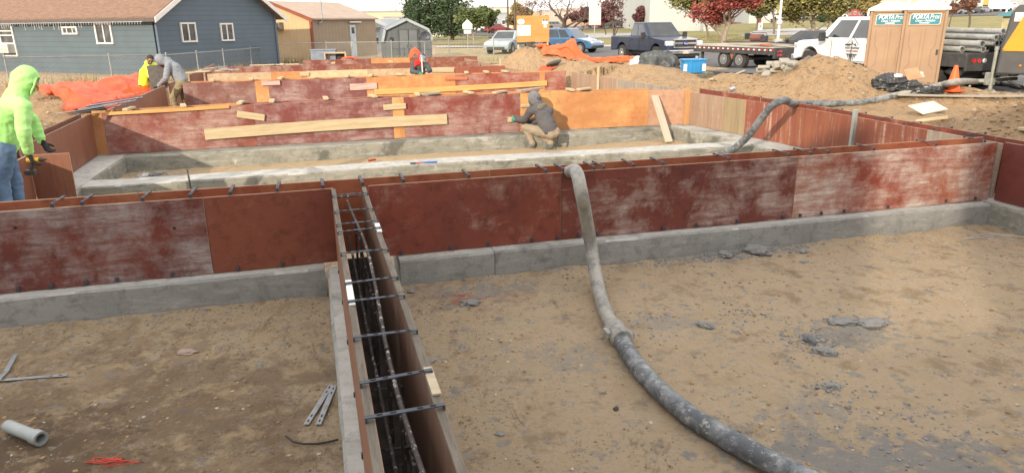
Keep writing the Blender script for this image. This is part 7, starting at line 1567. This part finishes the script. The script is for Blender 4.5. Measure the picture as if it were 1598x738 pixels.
dy_ = M('drill_yellow', (.65, .38, .02), None, .45); m = MB(); m.smooth = True; m.cyl((-.10, 0, .04), (.05, 0, .04), .034, n=16); m.build('motor_housing', dy_, t_); m = MB(); m.smooth = True; m.tube([(.05, 0, .04), (.10, 0, .04), (.14, 0, .04)], [.028, .02, .009], 14); m.build('chuck', blackp, t_); m = MB(); m.bar((-.05, 0, .03), (-.075, 0, -.09), .034, .042); m.build('handle', blackp, t_, bevel=.008); m = MB(); m.box((-.09, 0, -.12), (.125, .085, .065)); m.build('battery', blackp, t_, bevel=.01); t_.scale = (.8, .8, .8)
# --- crouching person at the middle wall
Y = 13.15; A_ = lambda px, py, dy=0: at(px, py, Y+dy)
J = dict(pel=A_(858, 204, -.06), chest=A_(848, 182, .02), neck=A_(840, 166, .10), head=A_(834, 156, .15), shL=A_(829, 172, .08), shR=A_(857, 173, .04), elL=A_(820, 186, .24), wrL=A_(805, 187, .36), elR=A_(852, 190, .30), wrR=A_(822, 190, .40),
         knL=A_(820, 200, .22), anL=A_(831, 225, .12), toL=A_(824, 234, .16), knR=A_(840, 204, .30), anR=A_(860, 225, -.06), toR=A_(852, 234, .06))
q = onz(830, 236, .05); 
grf = fabric('hoodie_charcoal', (.075, .075, .085), (.10, .10, .11), 4); grh = fabric('hood_grey', (.17, .18, .20)); kh = fabric('trousers_khaki', (.30, .25, .19), (.24, .20, .15), 4); bootg = fabric('boot_grey', (.09, .10, .10), (.16, .17, .16), 8); gg = fabric('glove_green', (.05, .28, .20))
P2 = person('crouching person in a dark hoodie and khaki trousers at the middle wall', J, (-.50, .82, -.30), dict(top=grf, legs=kh, boots=bootg, gloves=gg), seed=2, hood='up', hands={'L': (V3(-1, .3, 0), V3(0, 1, 0)), 'R': (V3(-.9, .5, 0), V3(0, 1, 0))})
t_, j, hd_, fv, sv, upv, hr_ = P2
m = MB(); m.ball(hd_+upv*.018-fv*.024, (.116, .130, .148), 20, 14, hr_); remeshed(m, 'cap_hood', grh, t_, .012, 2, .008, 9, 3, [(hd_+fv*.14-upv*.03, .115)], .008)
m = MB(); m.ball(j['neck']-fv*.115-upv*.03, (.115, .05, .06), 16, 10, hr_); remeshed(m, 'folded_hood', M('hood_lining', (.17, .15, .12), None, .9), t_, .010, 1, .012, 14, 6)
m = MB(); a = j['pel']+V3(.13, -.06, .02); m.smooth = True; m.tube([a, a+V3(.02, -.02, -.12), a+V3(.0, -.02, -.26), a+V3(-.03, -.02, -.36)], [.020, .026, .022, .010], 8, flat=.5); m.build('tool_strap', blackp, t_)
w1 = J['wrL']+V3(-.10, .05, .0); m = MB(); m.box(w1, (.12, .09, .09), rz=FA); tag(m.build('wood_block', pine, bevel=.004), 'small pale wood block held against the wall in the green glove', 'wood block')
# --- man in the grey hoodie lifting a dark board, left
Y = 18.0; A_ = lambda px, py, dy=0: at(px, py, Y+dy)
J = dict(pel=A_(284, 127, 0), chest=A_(272, 107, .0), neck=A_(260, 96, 0), head=A_(250, 95, -.04), shL=A_(268, 99, .17), shR=A_(262, 104, -.17), elL=A_(262, 117, .22), wrL=A_(251, 132, .1), elR=A_(259, 122, -.24), wrR=A_(247, 135, -.10),
         knL=A_(287, 150, .12), anL=A_(293, 176, .12), toL=A_(284, 182, .08), knR=A_(270, 152, -.12), anR=A_(277, 180, -.12), toR=A_(268, 186, -.16))
hgr = fabric('hoodie_grey', (.25, .28, .32), (.20, .225, .26), 4); olv = fabric('trousers_olive', (.26, .22, .13), (.20, .17, .10), 4)
P3 = person('man in a grey hoodie and olive trousers bending over, gripping a dark upright board', J, (-.85, -.35, -.40), dict(top=hgr, legs=olv, boots=bootb, gloves=blackf), seed=3, hood='up', hands={'L': (V3(-.5, 0, -.8), V3(-.4, -.4, 0)), 'R': (V3(-.5, 0, -.8), V3(-.4, .4, 0))})
t_, j = P3[0], P3[1]; m = MB(); m.cap(j['pel']+V3(0, 0, .02), .138, j['pel']-V3(.0, 0, .05), .142, 16); remeshed(m, 'shirt_hem', fabric('shirt_black', (.03, .03, .035)), t_, .013, 1, .008, 9)
dk_b = M('board_dark', (.12, .115, .11), (.08, .078, .075), .8, 3, .3, stretch=(4, 4, .6))
a = at(243, 102, Y-.02); b = at(250, 139, Y-.05); board('upright_board', b, a, .42, .03, dk_b, 'dark upright board held by the man in the grey hoodie', 'board', up=(.25, -1, 0))
# --- man in bright yellow behind the board
Y = 19.0; A_ = lambda px, py, dy=0: at(px, py, Y+dy)
J = dict(pel=A_(226, 134, .25), chest=A_(228, 114, .1), neck=A_(232, 101, 0), head=A_(234, 94, -.05), shL=A_(240, 103, .1), shR=A_(230, 105, -.16), elL=A_(248, 116, .12), wrL=A_(244, 126, -.2), elR=A_(232, 115, -.28), wrR=A_(235, 121, -.44),
         knL=A_(232, 158, .1), anL=A_(234, 172, .3), toL=A_(238, 176, .1), knR=A_(224, 158, .0), anR=A_(226, 172, .2), toR=A_(229, 176, 0))
hiv = fabric('jacket_hivis', (.70, .95, .08), (.60, .85, .06), 3); dkj = fabric('trousers_dark', (.05, .055, .07))
P4 = person('dark haired man in a bright yellow jacket leaning in behind the upright board', J, (.45, -.75, -.5), dict(top=hiv, legs=dkj, boots=bootb, gloves=blackf), sk=skin2, seed=4, hood='down', hair=M('hair_dark', (.03, .022, .018), (.05, .04, .03), .8, 20, .5), hands={'L': (V3(.2, -.8, -.6), V3(0, 0, -1)), 'R': (V3(.2, -.8, -.6), V3(0, 0, -1))})
t_, j, hd_, fv, sv, upv, hr_ = P4
m = MB(); m.smooth = True
for s in (-1, 1): m = MB(); m.ball(hd_+fv*.090+sv*.034*s+upv*.014, (.028, .008, .018), 12, 8, hr_); m.build('sunglass_lens', blackp, t_)
m = MB(); m.ball(hd_-upv*.062+fv*.034, (.058, .060, .052), 14, 10, hr_); remeshed(m, 'beard', M('hair_dark', (.03, .022, .018)), t_, .008, 1, .004, 30, 2, [(hd_+fv*.10-upv*.03, .035)])
# --- kneeling worker behind the second wall
Y = 21.2; A_ = lambda px, py, dy=0: at(px, py, Y+dy)
J = dict(pel=A_(656, 126, .35), chest=A_(656, 111, .1), neck=A_(655, 99, -.02), head=A_(659, 92, -.10), shL=A_(666, 102, .0), shR=A_(646, 102, .0), elL=A_(671, 110, -.22), wrL=A_(665, 114, -.38), elR=A_(643, 112, -.18), wrR=A_(655, 114, -.38),
         knL=A_(663, 138, -.1), anL=A_(664, 146, .42), toL=A_(664, 150, .55), knR=A_(650, 138, -.1), anR=A_(649, 146, .42), toR=A_(649, 150, .55))
gz0 = .0
for k in ('knL', 'knR'): J[k].z = .10
for k in ('anL', 'anR'): J[k].z = .09
for k in ('toL', 'toR'): J[k].z = .06
J['pel'].z = .50
jk = fabric('jacket_dark', (.05, .065, .075), (.07, .085, .09), 4)
P5 = person('kneeling worker with a red scarf and blue cap at the second wall', J, (.25, -.80, -.62), dict(top=jk, legs=dkj, boots=bootb, gloveR=gg), seed=5, hood=None, hair=M('hair_dark', (.03, .022, .018)), hands={'L': (V3(.5, -.7, -.2), V3(0, 0, -1)), 'R': (V3(.5, -.7, -.2), V3(0, 0, -1))})
t_, j, hd_, fv, sv, upv, hr_ = P5
m = MB(); m.ball(hd_+upv*.045-fv*.01, (.092, .108, .085), 18, 12, hr_); m.ball(hd_+upv*.035+fv*.12, (.07, .07, .012), 14, 8, hr_); remeshed(m, 'cap', M('cap_blue', (.10, .15, .24), (.3, .36, .42), .8, 6), t_, .010, 1, 0, 9, 0, [(hd_-upv*.085, .10)], .006)
m = MB(); m.cap(j['neck']+V3(-.06, -.04, .02), .085, j['neck']+V3(.06, -.04, .0), .08, 14); m.cap(j['neck']+V3(-.07, -.02, .02), .07, j['neck']+V3(-.12, -.06, -.06), .05, 12); m.ball(hd_-fv*.07-upv*.02, (.10, .08, .10), 14, 10, hr_); remeshed(m, 'scarf', fabric('scarf_red', (.62, .03, .025)), t_, .011, 1, .014, 12, 9, [(hd_+fv*.11, .11)])
a = J['wrR']+V3(.10, -.16, .02); b = a+V3(.0, -.03, .42); m = MB(); m.smooth = True; m.tube([a, b], .018, 10); tag(m.build('pry_bar', M('handle_white', (.75, .74, .68), None, .6)), 'pale handle standing upright in front of the kneeling worker', 'tool')
